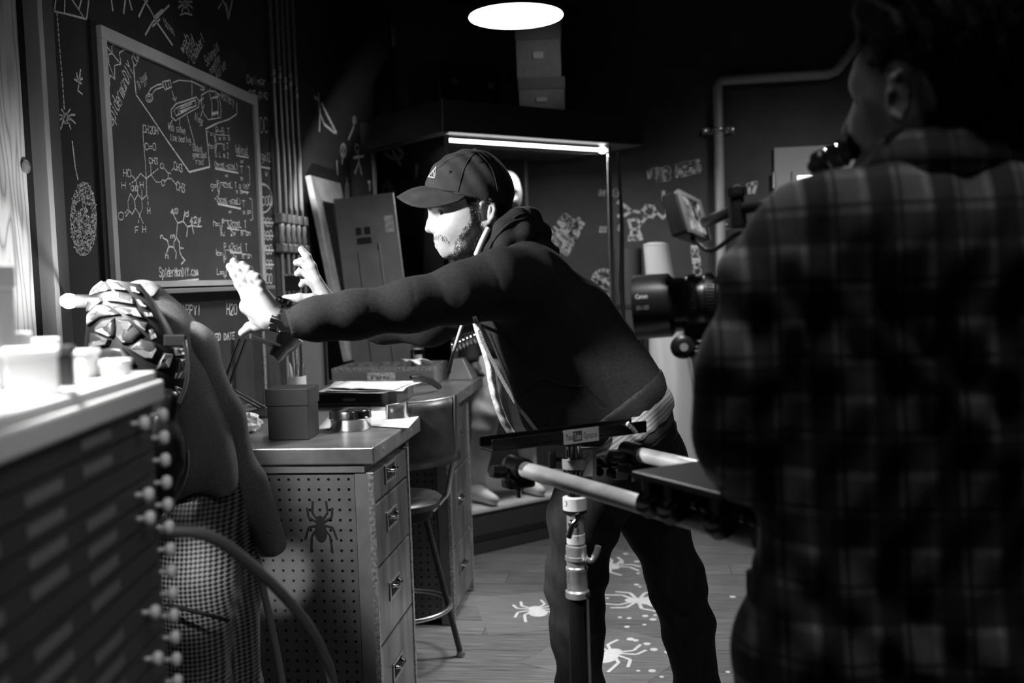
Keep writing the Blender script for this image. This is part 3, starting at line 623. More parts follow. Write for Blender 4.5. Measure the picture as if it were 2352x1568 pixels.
def pegboard(x0, x1, z0, z1, y, sp=.0305, r=.0048):
    """perforated panel in the xz plane, facing -y, real holes"""
    nx = int((x1-x0)/sp); nz = int((z1-z0)/sp); mb = MB(); ox = x0+((x1-x0)-nx*sp)/2; oz = z0+((z1-z0)-nz*sp)/2
    sq = [(1, 0), (1, 1), (0, 1), (-1, 1), (-1, 0), (-1, -1), (0, -1), (1, -1)]
    for i in range(nx):
        for j in range(nz):
            cx, cz_ = ox+(i+.5)*sp, oz+(j+.5)*sp
            o = [(cx+a*sp/2, y, cz_+b*sp/2) for a, b in sq]; q = [(cx+r*math.cos(k*math.pi/4), y, cz_+r*math.sin(k*math.pi/4)) for k in range(8)]
            e = [(a, y+.003, c) for a, _, c in q]
            mb.add(o+q+e, [(k, (k+1) % 8, 8+(k+1) % 8, 8+k) for k in range(8)]+[(8+k, 8+(k+1) % 8, 16+(k+1) % 8, 16+k) for k in range(8)])
    X0, X1, Z0, Z1 = ox, ox+nx*sp, oz, oz+nz*sp
    for a in ((x0, z0, x1, Z0), (x0, Z1, x1, z1), (x0, Z0, X0, Z1), (X1, Z0, x1, Z1)):
        mb.add([(a[0], y, a[1]), (a[2], y, a[1]), (a[2], y, a[3]), (a[0], y, a[3])], [(0, 1, 2, 3)])
    return mb
def spider_poly(S):
    """plain spider silhouette, unit size: list of polygons (2-D)"""
    out = [[(.17*math.cos(a), .12+.2*math.sin(a)) for a in np.linspace(0, 2*math.pi, 12, endpoint=False)],
           [(.24*math.cos(a), -.2+.3*math.sin(a)) for a in np.linspace(0, 2*math.pi, 14, endpoint=False)]]
    legs = [[(.12, .2), (.3, .4), (.26, .75)], [(.15, .12), (.45, .25), (.5, .55)], [(.15, .02), (.48, -.05), (.62, -.4)], [(.12, -.05), (.36, -.3), (.42, -.8)]]
    for L in legs:
        for s in (1, -1):
            for a, b in zip(L[:-1], L[1:]):
                d = np.array(b)-np.array(a); n = np.array((-d[1], d[0]))/np.linalg.norm(d)*.035
                q = [np.array(a)-n, np.array(b)-n, np.array(b)+n, np.array(a)+n]; q = [(s*p[0], p[1]) for p in q]; out.append(q if s > 0 else q[::-1])
    return [[(x*S, y*S) for x, y in p] for p in out]
def cabinet(y0, y1, label, dz):
    x0, x1, z1 = WX+.03, DX, DZ-.077
    t = thing('drawer_cabinet', ((x0+x1)/2, y0, 0), label, 'cabinet')
    b = MB().box((x0, y0+.012, .03), (x1-.03, y1, z1)).build('body', M_cab, t)
    MB().box((x0+.02, y0+.03, .002), (x1-.06, y1-.01, .03)).build('plinth', M_hole, t)
    mb = pegboard(x0, x1-.055, .03, z1, y0+.004); mb.build('perforated_panel', mat('dark_grey_pegboard', .115, .5, .2, nscale=10, namt=.2), t)
    MB().box((x0+.005, y0+.0075, .035), (x1-.06, y0+.0115, z1-.005)).build('panel_backing', M_hole, t)
    MB().box((x1-.053, y0, .003), (x1, y0+.02, z1)).build('corner_post', M_cab, t, bev=.002)
    MB().box((x1-.012, y0-.001, .003), (x1+.004, y0+.012, z1)).build('front_edge', M_edge, t, bev=.001)
    MB().box((x1-.012, y1-.02, .003), (x1+.004, y1, z1)).build('front_edge', M_edge, t, bev=.001)
    zs = [z1]+dz
    for k in range(len(zs)-1):
        a, c = zs[k]-.004, zs[k+1]+.004
        d = MB().box((x1-.03, y0+.014, c), (x1, y1-.022, a)).build('drawer', M_draw, t, bev=.003)
        yc = (y0+y1)/2-.02; zc = (a+c)/2+.012; hw = .062
        fr = MB()
        for q in ((yc-hw, zc-.03, yc+hw, zc-.022), (yc-hw, zc+.022, yc+hw, zc+.03), (yc-hw, zc-.022, yc-hw+.012, zc+.022), (yc+hw-.012, zc-.022, yc+hw, zc+.022)): fr.box((x1+.0005, q[0], q[1]), (x1+.004, q[2], q[3]))
        fr.build('handle_plate', M_bright, d, bev=.001)
        MB().box((x1+.0005, yc-hw+.012, zc-.022), (x1+.0012, yc+hw-.012, zc+.022)).build('pull_recess', M_hole, d)
        MB().tube([(x1+.002, yc-.035, zc+.012), (x1+.018, yc-.025, zc+.008), (x1+.02, yc, zc+.006), (x1+.018, yc+.025, zc+.008), (x1+.002, yc+.035, zc+.012)], .005, 8).build('pull', M_chrome, d, smooth=60)
    return t
c1 = cabinet(2.80, 3.245, 'grey steel drawer cabinet with perforated side, at the near end of the workbench', [.765, .57, .33, .05])
cabinet(3.93, 4.40, 'grey steel drawer cabinet with perforated side, at the far end of the workbench', [.62, .31, .05])
mb = MB(); ctr = hy(735, 1208, 2.80)
zz_ = 2.8025
for p in spider_poly(.1): zz_ -= .00004; mb.add([(ctr.x+x*.78, zz_, ctr.z+z) for x, z in p], [tuple(range(len(p)))])
o = mb.build('spider_decal', mat('decal_black', .012, .5), c1); o['label'] = 'black spider silhouette on the perforated panel'

# stool tucked under the bench
M_stool = mat('dark_stool_enamel', .055, .35, .3, nscale=20, namt=.3)
sx, sy = -.93, 3.58; st = thing('work_stool', (sx, sy, 0), 'dark steel work stool with curved back plate between the drawer cabinets', 'stool')
dv = Vector((.8, -.6, 0)); tv = Vector((.6, .8, 0)); sc0 = Vector((sx, sy, 0))
MB().lathe([(0, .575), (.15, .578), (.168, .585), (.172, .605), (.16, .617), (.1, .612), (0, .607)], 28, Matrix.Translation((sx, sy, 0))).build('seat', M_stool, st, smooth=50)
MB().lathe([(.11, .53), (.13, .54), (.13, .576), (.1, .577)], 20, Matrix.Translation((sx, sy, 0))).build('swivel_ring', M_black, st, smooth=40)
lg = []
for k in range(4):
    a = math.radians(-37+45+90*k); q = Vector((math.cos(a), math.sin(a), 0)); lg.append(q)
    l = MB().tube([sc0+q*.1+Vector((0, 0, .555)), sc0+q*.215+Vector((0, 0, .012))], .0115, 8).build('leg', M_stool, st, smooth=60)
    MB().lathe([(.017, 0), (.019, .008), (.012, .022)], 10, Matrix.Translation(sc0+q*.217)).build('foot_cap', M_edge, l, smooth=50)
MB().tube([sc0+Vector((math.cos(a), math.sin(a), 0))*.187+Vector((0, 0, .2)) for a in np.linspace(0, 2*math.pi, 28, endpoint=False)], .009, 8, closed=True).build('foot_ring', M_bright, st, smooth=60)
for s in (-1, 1):
    MB().tube([sc0+dv*.12+tv*s*.07+Vector((0, 0, .57)), sc0+dv*.17+tv*s*.1+Vector((0, 0, .63)), sc0+dv*.205+tv*s*.115+Vector((0, 0, .8)), sc0+dv*.215+tv*s*.115+Vector((0, 0, 1.0))], .009, 8).build('back_strut', M_bright, st, smooth=60)
def bk(u, v):
    a = (u-.5)*2; return sc0 + dv*(.222-.05*a*a) + tv*a*.165 + Vector((0, 0, .755+.235*v+.012*math.sin(math.pi*v)))
mb = MB().grid(bk, 12, 6); n0 = len(mb.v); mb.add([Vector(p)+dv*.006 for p in mb.v[:n0]], [tuple(reversed(f)) for f in mb.f])
o = mb.build('backrest', M_stool, st, smooth=60); md = o.modifiers.new('thick', 'SOLIDIFY'); md.thickness = .004
ed = [bk(0, v) for v in np.linspace(0, 1, 6)]+[bk(u, 1) for u in np.linspace(.05, .95, 12)]+[bk(1, v) for v in np.linspace(1, 0, 6)]
MB().tube(ed, .006, 6).build('back_rim', M_bright, st, smooth=60)

# ------------------------------------------------------------------ things on the worktop
M_paper = mat('white_paper', .74, .8, nscale=14, namt=.05)
def sheet(name, q, z, label, lines=6, group='loose papers', curl=.004, th=.0012):
    """sheet of paper through four pixels on height z"""
    c = [hz(a, b, z) for a, b in q]
    def fn(u, v):
        p = (c[0]*(1-u)+c[1]*u)*(1-v)+(c[3]*(1-u)+c[2]*u)*v; e = max(abs(u-.5), abs(v-.5))*2
        return p+Vector((0, 0, curl*max(0, e-.6)*random.uniform(.6, 1.2)+.0004))
    mb = MB().grid(fn, 8, 8, flip=True); o = mb.build(name, M_paper, smooth=60); md = o.modifiers.new('thick', 'SOLIDIFY'); md.thickness = th; md.offset = 1
    tag(o, label, 'paper', group); return o, c
sheet('paper_sheet', ((724, 988), (900, 978), (935, 950), (760, 952)), DZ+.0005, 'white paper sheet lying behind the round tin')
sheet('paper_sheet', ((800, 975), (938, 984), (978, 938), (850, 935)), DZ+.003, 'white paper sheet by the front edge of the worktop')
# round tin
tc_ = hz(806, 985, DZ); tr = px(50, 3.08)
t = thing('round_tin', (tc_.x, tc_.y, DZ), 'shiny round steel tin with hinged lid near the worktop corner', 'tin')
M0 = Matrix.Translation((tc_.x, tc_.y, DZ+.001))
MB().lathe([(0, 0), (tr*.95, 0), (tr*.98, .004), (tr*.98, .038), (tr*1.0, .04)], 40, M0).build('body', M_chrome, t, smooth=40)
MB().lathe([(tr*1.01, .036), (tr*1.04, .038), (tr*1.04, .04), (tr*1.02, .043), (tr*1.02, .058), (tr*.97, .064), (tr*.6, .066), (0, .067)], 40, M0).build('lid', M_chrome, t, smooth=40)
MB().tube([(tc_.x+tr*1.03*math.cos(a), tc_.y+tr*1.03*math.sin(a), DZ+.04) for a in (-.55, -.45, -.35)], .006, 8).build('hinge', M_chrome, t, smooth=60)
# black lidded box
bl = hz(613, 1012, DZ); br = hz(713, 1010, DZ); ex = (br-bl); bw = ex.length; ex.normalize(); ey = Vector((-ex.y, ex.x, 0))
Mx = frame(bl, ex, y=ey)
hb = px(120, 3.05)
t = thing('black_box', bl+ex*bw/2+ey*.06, 'tall black cardboard box with a separate lid near the worktop corner', 'box')
M_card = mat('black_card', .016, .6, bscale=200, bstr=.1)
MB().box((.004, .004, .001), (bw-.004, .116, hb*.72), Mx).build('base', M_card, t, bev=.002)
MB().box((0, 0, hb*.66), (bw, .12, hb), Mx).build('lid', M_card, t, bev=.003)
# crumpled paper
def crumple(c, r, label, seed):
    R_ = random.Random(seed); mb = MB(); n, m = 9, 12; vs_ = [(c[0], c[1], c[2]+r*2*.8)]
    for i in range(1, n):
        for k in range(m):
            th = math.pi*i/n; ph = 2*math.pi*k/m; q = r*R_.uniform(.72, 1.12); vs_.append((c[0]+q*math.sin(th)*math.cos(ph), c[1]+q*math.sin(th)*math.sin(ph), max(c[2]+.001, c[2]+r*.8+q*.8*math.cos(th))))
    vs_.append((c[0], c[1], c[2]+.001)); fs = [(0, 1+k, 1+(k+1) % m) for k in range(m)]
    for i in range(n-2):
        for k in range(m): a = 1+i*m+k; b = 1+i*m+(k+1) % m; fs += [(a, a+m, b+m), (a, b+m, b)]
    e = len(vs_)-1; fs += [(e, e-m+(k+1) % m, e-m+k) for k in range(m)]
    o = mb.add(vs_, fs).build('paper_ball', M_paper); tag(o, label, 'paper'); return o
crumple((-1.29, 3.10, DZ), .042, 'crumpled white paper ball left of the black box', 3)
# flat case with papers and a pocket knife
a = hz(716, 940, DZ); b = hz(925, 935, DZ)
t = thing('flat_case', (-1.12, 3.9, DZ), 'flat dark equipment case under a pile of papers on the worktop', 'case')
MB().box((-1.30, 3.74, DZ+.001), (-.955, 4.02, DZ+.062)).build('shell', mat('dark_case', .06, .5, nscale=20, namt=.2), t, bev=.004)
MB().box((-1.29, 3.735, DZ+.012), (-1.02, 3.7395, DZ+.048)).build('front_panel', M_hole, t)
MB().box((-1.17, 3.732, DZ+.02), (-1.12, 3.7349, DZ+.03)).build('name_plate', mat('plate_grey', .1, .5), t)
MB().box((-1.01, 3.733, DZ+.004), (-.99, 3.7395, DZ+.058)).build('end_bracket', M_cab, t)
zt_ = DZ+.064
sheet('paper_sheet', ((728, 902), (880, 905), (968, 880), (775, 884)), zt_, 'lowest white paper of the pile on the flat case', curl=.01)
sheet('paper_sheet', ((745, 900), (925, 900), (950, 878), (770, 879)), zt_+.005, 'middle white paper of the pile on the flat case', curl=.014)
sheet('paper_sheet', ((752, 893), (905, 898), (944, 881), (795, 878)), zt_+.011, 'topmost white paper of the pile on the flat case', curl=.016)
a = hz(935, 880, DZ+.03); b = hz(995, 893, DZ+.02)
o = MB().tube([Vector((-.955, 3.98, DZ+.082)), Vector((-.93, 4.02, DZ+.082)), Vector((-.90, 4.12, DZ+.05)), Vector((-.885, 4.2, DZ+.018)), Vector((-.88, 4.215, DZ+.012))], [.008, .012, .014, .013, .006], 10).build('marker_pen', M_black, smooth=60)
tag(o, 'thick black marker leaning off the paper pile', 'pen')
# wide metal tray box with label plate
t = thing('tray_box', (-1.18, 4.45, DZ), 'wide grey metal tray box with a label plate at the far end of the worktop', 'box')
tx0, tx1, ty0, ty1, tz = -1.44, -.955, 4.44, 4.76, DZ+.085
MB().box((tx0, ty0, DZ+.001), (tx1, ty1, tz-.02)).build('body', M_cab, t, bev=.003)
mb = MB()
for q in ((tx0, ty0, tx1, ty0+.012), (tx0, ty1-.012, tx1, ty1), (tx0, ty0+.012, tx0+.012, ty1-.012), (tx1-.012, ty0+.012, tx1, ty1-.012)): mb.box((q[0], q[1], tz-.02), (q[2], q[3], tz))
mb.build('rim', M_edge, t, bev=.001)
for k in range(7): MB().box((tx0+.03+k*.06, ty0+.02, tz-.02), (tx0+.036+k*.06, ty1-.02, tz-.004)).build('divider', M_cab, t)
MB().box((tx0+.17, ty0-.003, DZ+.022), (tx0+.30, ty0-.0003, DZ+.062)).build('label_plate', mat('plate_pale', .4, .5, nscale=80, namt=.5), t)
v, f = textmesh('Parts', .03, .085); MB().add(v, f, frame((tx0+.19, ty0-.0035, DZ+.031), (1, 0, 0), z=(0, -1, 0))).build('lettering', M_black, t)
# jar with cloth scrap
jz = tz+.001; t = thing('glass_jar', (-1.07, 4.62, jz), 'small clear glass jar with steel lid on the tray box', 'jar')
M0 = Matrix.Translation((-1.07, 4.62, jz))
MB().lathe([(.0, 0), (.033, .001), (.035, .006), (.035, .06), (.028, .07), (.028, .075)], 24, M0).build('glass', GLASS, t, smooth=50)
MB().lathe([(.0295, .066), (.031, .068), (.031, .082), (.028, .085), (0, .086)], 24, M0).build('lid', M_chrome, t, smooth=40)
MB().lathe([(.0, .002), (.02, .003), (.02, .04), (0, .041)], 16, M0).build('contents', mat('pale_powder', .5, .9), t, smooth=50)
def rag(c, r, label):
    def fn(u, v):
        a = 2*math.pi*u; q = r*v*(1+.35*math.sin(3*a)+.2*math.sin(5*a+1)); return Vector((c[0]+q*math.cos(a), c[1]+q*math.sin(a)*.7, c[2]+.004+.02*(1-v)+.012*v*(1+math.sin(4*a+v*3))))
    o = MB().grid(fn, 30, 8).build('cloth_scrap', mat('white_cloth', .8, .9), smooth=180); md = o.modifiers.new('thick', 'SOLIDIFY'); md.thickness = .002; tag(o, label, 'cloth'); return o
rag((-1.06, 4.53, tz), .055, 'crumpled white cloth scrap in front of the glass jar')
# coil unit and angle dial at the far corner
t = thing('coil_unit', (-.88, 4.68, DZ), 'small bench unit with a metal spring coil on top', 'tool')
MB().add([(-.93, 4.62, DZ+.001), (-.81, 4.62, DZ+.001), (-.81, 4.78, DZ+.001), (-.93, 4.78, DZ+.001), (-.91, 4.66, DZ+.10), (-.86, 4.66, DZ+.10), (-.86, 4.76, DZ+.10), (-.91, 4.76, DZ+.10)], [(3, 2, 1, 0), (4, 5, 6, 7), (0, 1, 5, 4), (1, 2, 6, 5), (2, 3, 7, 6), (3, 0, 4, 7)]).build('base', M_cab, t, bev=.004)
MB().tube([Vector((-.92+.12*q/60, 4.69+.03*math.cos(q*.7), DZ+.15+.03*math.sin(q*.7)+.05*q/60)) for q in range(61)], .006, 6).build('coil', M_chrome, t, smooth=60)
MB().tube([(-.88, 4.7, DZ+.099), (-.88, 4.7, DZ+.15)], .008, 8).build('post', M_black, t, smooth=60)
MB().tube([(-.82, 4.70, DZ+.20), (-.80, 4.70, DZ+.23), (-.79, 4.70, DZ+.21)], .004, 6).build('hook', M_chrome, t, smooth=60)
# pencil cup with pencils
cpx = (-1.375, 3.80); t = thing('pencil_cup', (*cpx, DZ), 'pale round cup holding pens behind the black box', 'cup'); rc = .036
MB().lathe([(0, .001), (rc, .001), (rc, .115), (rc*.93, .115), (rc*.93, .01), (0, .01)], 28, Matrix.Translation((*cpx, DZ))).build('cup_wall', mat('pale_ceramic', .5, .4), t, smooth=40)
for k in range(9):
    a = k*2.4; q = Vector((cpx[0]+.014*math.cos(a), cpx[1]+.014*math.sin(a), DZ+.012)); e = Vector((cpx[0]+.03*math.cos(a+.5), cpx[1]+.03*math.sin(a+.5), DZ+.155+.03*((k*37) % 5)/5))
    tcol = (M_black, mat('pencil_wood', .3, .6), M_bright)[k % 3]
    n = MB().tube([q, q*.08+e*.92, e], [.0038, .0038, .001], 6).build('pen', tcol, smooth=60)
    tag(n, 'slim pen standing in the pale cup', 'pen', 'pens in the pale cup')
# desk lamp aimed up at the wall
t = thing('desk_lamp', (-1.38, 3.55, DZ), 'black jointed desk lamp tilted up towards the left wall', 'lamp')
hb_ = P(632, 822, 3.6); ho_ = P(672, 768, 3.62); ax_ = axis(hb_, ho_); L_ = (ho_-hb_).length; rr = px(26, 3.6)
MB().lathe([(0, 0), (rr*.62, .001), (rr*.72, .01), (rr*.75, L_*.45), (rr*1.02, L_*.6), (rr*1.05, L_), (rr*.98, L_), (rr*.95, L_*.62), (rr*.6, L_*.5), (0, L_*.5)], 28, ax_).build('lamp_head', M_black, t, smooth=40)
MB().tube([ax_ @ Vector((rr*1.05*math.cos(a), rr*1.05*math.sin(a), L_)) for a in np.linspace(0, 2*math.pi, 28, endpoint=False)], .0035, 6, closed=True).build('rim', M_chrome, t, smooth=60)
mb = MB()
for a in range(8): mb.tube([ax_ @ Vector((rr*.2*math.cos(a*.785), rr*.2*math.sin(a*.785), -.001)), ax_ @ Vector((rr*.55*math.cos(a*.785), rr*.55*math.sin(a*.785), -.001))], .0025, 5)
mb.build('vent_ribs', M_edge, t)
bs = Vector((-1.40, 3.5, DZ))
MB().lathe([(0, .001), (.085, .001), (.088, .012), (.03, .024), (.012, .03), (0, .03)], 28, Matrix.Translation(bs)).build('base', M_black, t, smooth=40)
e1 = P(500, 850, 3.5); e1 = Vector((-1.50, 3.40, 1.06)); e2 = P(562, 770, 3.42)
for s in (-.012, .012):
    MB().tube([bs+Vector((s, 0, .026)), e1+Vector((s, 0, 0))], .005, 6).build('arm', M_black, t, smooth=60)
    MB().tube([e1+Vector((s, 0, 0)), e2+Vector((s, 0, 0))], .005, 6).build('arm', M_black, t, smooth=60)
    MB().tube([e2+Vector((s, 0, 0)), hb_*.55+ho_*.45+Vector((s, 0, .0))], .005, 6).build('arm', M_black, t, smooth=60)
for e in (e1, e2): MB().lathe([(0, -.02), (.012, -.02), (.012, .02), (0, .02)], 12, frame(e, (0, 1, 0), z=(1, 0, 0))).build('joint_knob', M_edge, t, smooth=40)
MB().lathe([(0, 0), (rr*.5, .004), (rr*.62, rr*.5), (rr*.35, rr*.9), (0, rr)], 18, axis(hb_*.42+ho_*.58, ho_)).build('bulb', mat('lamp_bulb', .8, .4, emit=3), t, smooth=180)
tgt = hx(742, 345, WX)
spot('desk_lamp_light', ho_+(tgt-ho_).normalized()*.05, tgt, 300, 13, 1, .02)
# small plate stand behind the hand, narrow mirror card, glue bottle
t = thing('plate_stand', (-1.42, 3.98, DZ), 'small square plate on a thin forked stand by the pipes', 'stand')
q = P(672, 640, 4.15)
MB().lathe([(0, .001), (.05, .001), (.05, .008), (.008, .014), (.006, .02)], 20, Matrix.Translation((q.x, q.y, DZ))).build('base', M_black, t, smooth=40)
MB().tube([(q.x, q.y, DZ+.015), (q.x, q.y, q.z-.08)], .005, 8).build('rod', M_edge, t, smooth=60)
for s in (-1, 1): MB().tube([(q.x, q.y, q.z-.08), (q.x+s*.02, q.y, q.z-.03), (q.x+s*.028, q.y, q.z)], .003, 6).build('fork', M_black, t, smooth=60)
MB().box((q.x-.034, q.y-.006, q.z-.05), (q.x+.034, q.y, q.z+.012)).build('plate', M_black, t, bev=.002)
MB().box((q.x-.036, q.y-.012, q.z+.0125), (q.x+.036, q.y+.01, q.z+.02)).build('top_lip', M_edge, t, bev=.001)
q = P(716, 815, 4.3); t = thing('mirror_card', (q.x, q.y, DZ), 'small upright pale panel behind the pen cup', 'panel')
MB().box((q.x-.045, q.y, DZ+.001), (q.x+.055, q.y+.012, q.z+.09)).build('panel', mat('pale_panel', .3, .4, nscale=5, namt=.2), t, bev=.002)
MB().box((q.x+.055, q.y-.004, DZ+.001), (q.x+.066, q.y+.016, q.z+.10)).build('edge_strip', M_black, t)
q = P(600, 850, 3.95)
t = thing('steel_post', (q.x-.02, q.y, DZ), 'upright flat steel post standing behind the desk lamp', 'post')
MB().box((q.x-.03, q.y, DZ+.001), (q.x+.008, q.y+.02, 1.30)).build('flat_bar', M_cab, t, bev=.002)
MB().box((q.x+.009, q.y-.004, DZ+.001), (q.x+.014, q.y+.02, 1.30)).build('angle_edge', M_edge, t)
MB().box((q.x-.05, q.y-.03, DZ+.0008), (q.x+.03, q.y+.04, DZ+.006)).build('foot_plate', M_cab, t)
t = thing('black_bottle', (-1.50, 3.16, DZ), 'slim black bottle behind the costume by the wall', 'bottle')
MB().lathe([(0, .001), (.035, .001), (.037, .01), (.037, .15), (.014, .19), (.014, .21)], 20, Matrix.Translation((-1.50, 3.16, DZ))).build('bottle_body', M_black, t, smooth=40)
MB().lathe([(.016, .205), (.017, .21), (.017, .235), (0, .236)], 16, Matrix.Translation((-1.50, 3.16, DZ))).build('cap', M_edge, t, smooth=40)
# leaning sash frame and locker panel at the back of the bench
b0, b1 = hz(772, 872, DZ), hz(824, 848, DZ); b0 = Vector((-1.44, 4.44, DZ+.001)); 
t0, t1 = hx(700, 404, WX+.004), hx(770, 423, WX+.004)
b0 = Vector((-1.475, t0.y+.03, DZ+.089)); b1 = Vector((-1.475, t1.y+.02, DZ+.089))
t = thing('sash_frame', (b0+b1)/2, 'narrow pale sash frame with dark glass leaning on the left wall', 'frame')
q = lambda u, v: (b0*(1-u)+b1*u)*(1-v)+(t0*(1-u)+t1*u)*v
nn = (b1-b0).cross(t0-b0).normalized()
if nn.x < 0: nn = -nn
M_sash = mat('pale_sash_paint', .3, .5, nscale=12, namt=.25)
W_, Hh = .2, .09
for nm, u0, u1, v0, v1 in (('rail', 0, 1, 0, .055), ('rail', 0, 1, 1-.13, 1), ('stile', 0, .22, .055, .87), ('stile', .8, 1, .055, .87)):
    MB().quadslab([q(u0, v0), q(u1, v0), q(u1, v1), q(u0, v1)], nn*.03).build('frame_'+nm, M_sash, t, bev=.003)
MB().quadslab([q(.22, .055), q(.8, .055), q(.8, .87), q(.22, .87)], nn*.008).build('pane', mat('dark_glass', .01, .1), t)
mb = MB()
for u0, u1, v0, v1 in ((.22, .26, .055, .87), (.76, .8, .055, .87)): mb.quadslab([q(u0, v0)+nn*.008, q(u1, v0)+nn*.008, q(u1, v1)+nn*.008, q(u0, v1)+nn*.008], nn*.012)
mb.build('glazing_bead', M_cab, t)
c = [P(768, 458, 4.99), P(905, 443, 4.95), P(940, 660, 4.93), P(816, 845, 4.97)]
e = (c[1]-c[0]).normalized(); dn = (c[3]-c[0]).normalized(); nn = e.cross(-dn).normalized()
if nn.dot(FW) > 0: nn = -nn
Ld = (c[3]-c[0]).length; full = c[0].z/(-dn.z); wd = (c[1]-c[0]).length; dn2 = (c[2]-c[1]).normalized()
t = thing('locker_panel', c[0]+dn*full, 'tall dull grey locker door with vents leaning in the corner', 'panel')
qq = lambda u, v, o=0: c[0]+e*(wd*u)+dn*(full*.998*v)+nn*o
M_lock = mat('dull_locker_grey', .13, .5, .2, nscale=9, namt=.15)
MB().quadslab([qq(0, 1), qq(1, 1), qq(1, 0), qq(0, 0)], nn*.02).build('door_sheet', M_lock, t, bev=.003)
for u0, u1, v0, v1 in ((.30, .66, .15, .60),): 
    MB().quadslab([qq(u0, v1, .0205), qq(u1, v1, .0205), qq(u1, v0, .0205), qq(u0, v0, .0205)], nn*.006).build('raised_field', M_lock, t, bev=.004)
for u0, u1, v0, v1 in ((.31, .40, .085, .105), (.45, .55, .085, .105), (.31, .55, .113, .13)):
    MB().quadslab([qq(u0, v1, .0203), qq(u1, v1, .0203), qq(u1, v0, .0203), qq(u0, v0, .0203)], nn*.002).build('vent_slot', M_hole, t)
MB().quadslab([qq(.84, .33, .0205), qq(.93, .33, .0205), qq(.93, .25, .0205), qq(.84, .25, .0205)], nn*.02).build('latch_cup', M_black, t, bev=.004)
MB().quadslab([qq(.66, .6, .0205), qq(.69, .6, .0205), qq(.69, .13, .0205), qq(.66, .13, .0205)], nn*.012).build('ridge', M_lock, t, bev=.003)
MB().quadslab([qq(.8, .105, .0202), qq(.95, .105, .0202), qq(.95, .06, .0202), qq(.8, .06, .0202)], nn*.001).build('sticker', mat('faded_sticker', .26, .7, nscale=40, namt=.4), t)
# floor emblems
M_vin = mat('white_vinyl', .75, .5, nscale=40, namt=.08); M_pale_sq = mat('pale_floor_square', .205, .3, nscale=5, namt=.3, stretch=(1, 14, 1))
for k, (ex_, ey_, s, rot, lab) in enumerate(((1232, 1402, .17, .3, 'white spider floor decal left of the front leg'), (1398, 1300, .21, -2.4, 'white spider floor decal between the legs, farthest'), (1472, 1380, .22, 1.5, 'white spider floor decal beside the right knee'), (1402, 1503, .19, -.5, 'white spider floor decal nearest the camera'))):
    c = hz(ex_, ey_, 0); t = thing('floor_decal', (c.x, c.y, 0), lab, 'decal', 'spider decals on the floor')
    R_ = Matrix.Rotation(rot, 4, 'Z'); M0 = Matrix.Translation((c.x, c.y, 0)) @ R_
    MB().box((-.24, -.24, .0002+k*.0001), (.24, .24, .0006+k*.0001), M0).build('pale_square', M_pale_sq, t)  # square slightly lighter and glossier than the floorboards
    mb = MB(); zz_ = .0022
    for p in spider_poly(s): zz_ += .00005; mb.add([(x, y, zz_) for x, y in p], [tuple(range(len(p)))], M0)
    mb.build('spider_print', M_vin, t)
mb = MB()
for (x, y) in ((1425, 1290), (1437, 1272), (1427, 1293), (1410, 1300), (1418, 1296), (1463, 1290), (1466, 1317), (1462, 1343), (1470, 1348), (1395, 1374), (1424, 1418), (1445, 1420), (1482, 1415), (1505, 1413), (1500, 1423), (1480, 1435), (1514, 1397), (1448, 1468), (1460, 1471), (1486, 1479), (1502, 1492), (1529, 1462), (1534, 1498), (1466, 1541), (1498, 1541), (1590, 1272), (1683, 1371), (1672, 1544), (1520, 1555), (1440, 1440), (1381, 1245), (1404, 1245)):
    c = hz(x, y, 0); r = random.uniform(.008, .016); mb.lathe([(r, .0016), (r*.9, .0024), (0, .0026)], 10, Matrix.Translation((c.x, c.y, 0)))
o = mb.build('paint_spots', M_vin); tag(o, 'white round spots scattered on the floorboards around the decals', 'paint', kind='stuff')
# ------------------------------------------------------------------ pendant lamp
pc = P(1185, 37, 3.8); pr = px(108, 3.8)
t = thing('pendant_lamp', (pc.x, pc.y, pc.z), 'round white pendant lamp hanging from the black ceiling', 'lamp')
M0 = Matrix.Translation(pc)
MB().lathe([(0, -.004), (pr*.5, -.0035), (pr*.975, -.001), (pr*.975, .002), (0, .008)], 48, M0).build('diffuser', mat('lamp_diffuser', .9, .4, emit=9), t, smooth=50)
MB().lathe([(pr*.98, .0025), (pr, .003), (pr, .004), (pr*.97, .012), (pr*.8, .05), (pr*.35, .1), (.04, .12), (.03, .2), (0, .2)], 48, M0).build('shade', mat('lamp_enamel', .03, .35), t, smooth=40)
MB().tube([ M0 @ Vector((pr*.985*math.cos(a), pr*.985*math.sin(a), -.002)) for a in np.linspace(0, 2*math.pi, 48, endpoint=False)], .005, 6, closed=True).build('rim', mat('lamp_rim_white', .8, .4, emit=2.5), t, smooth=60)
MB().tube([M0 @ Vector((0, 0, .19)), (pc.x, pc.y, CZ-.001)], .006, 8).build('cord', M_black, t, smooth=60)
spot('pendant_light', pc-Vector((0, 0, .03)), pc-Vector((0, 0, 2)), 110, 150, .5, .15)

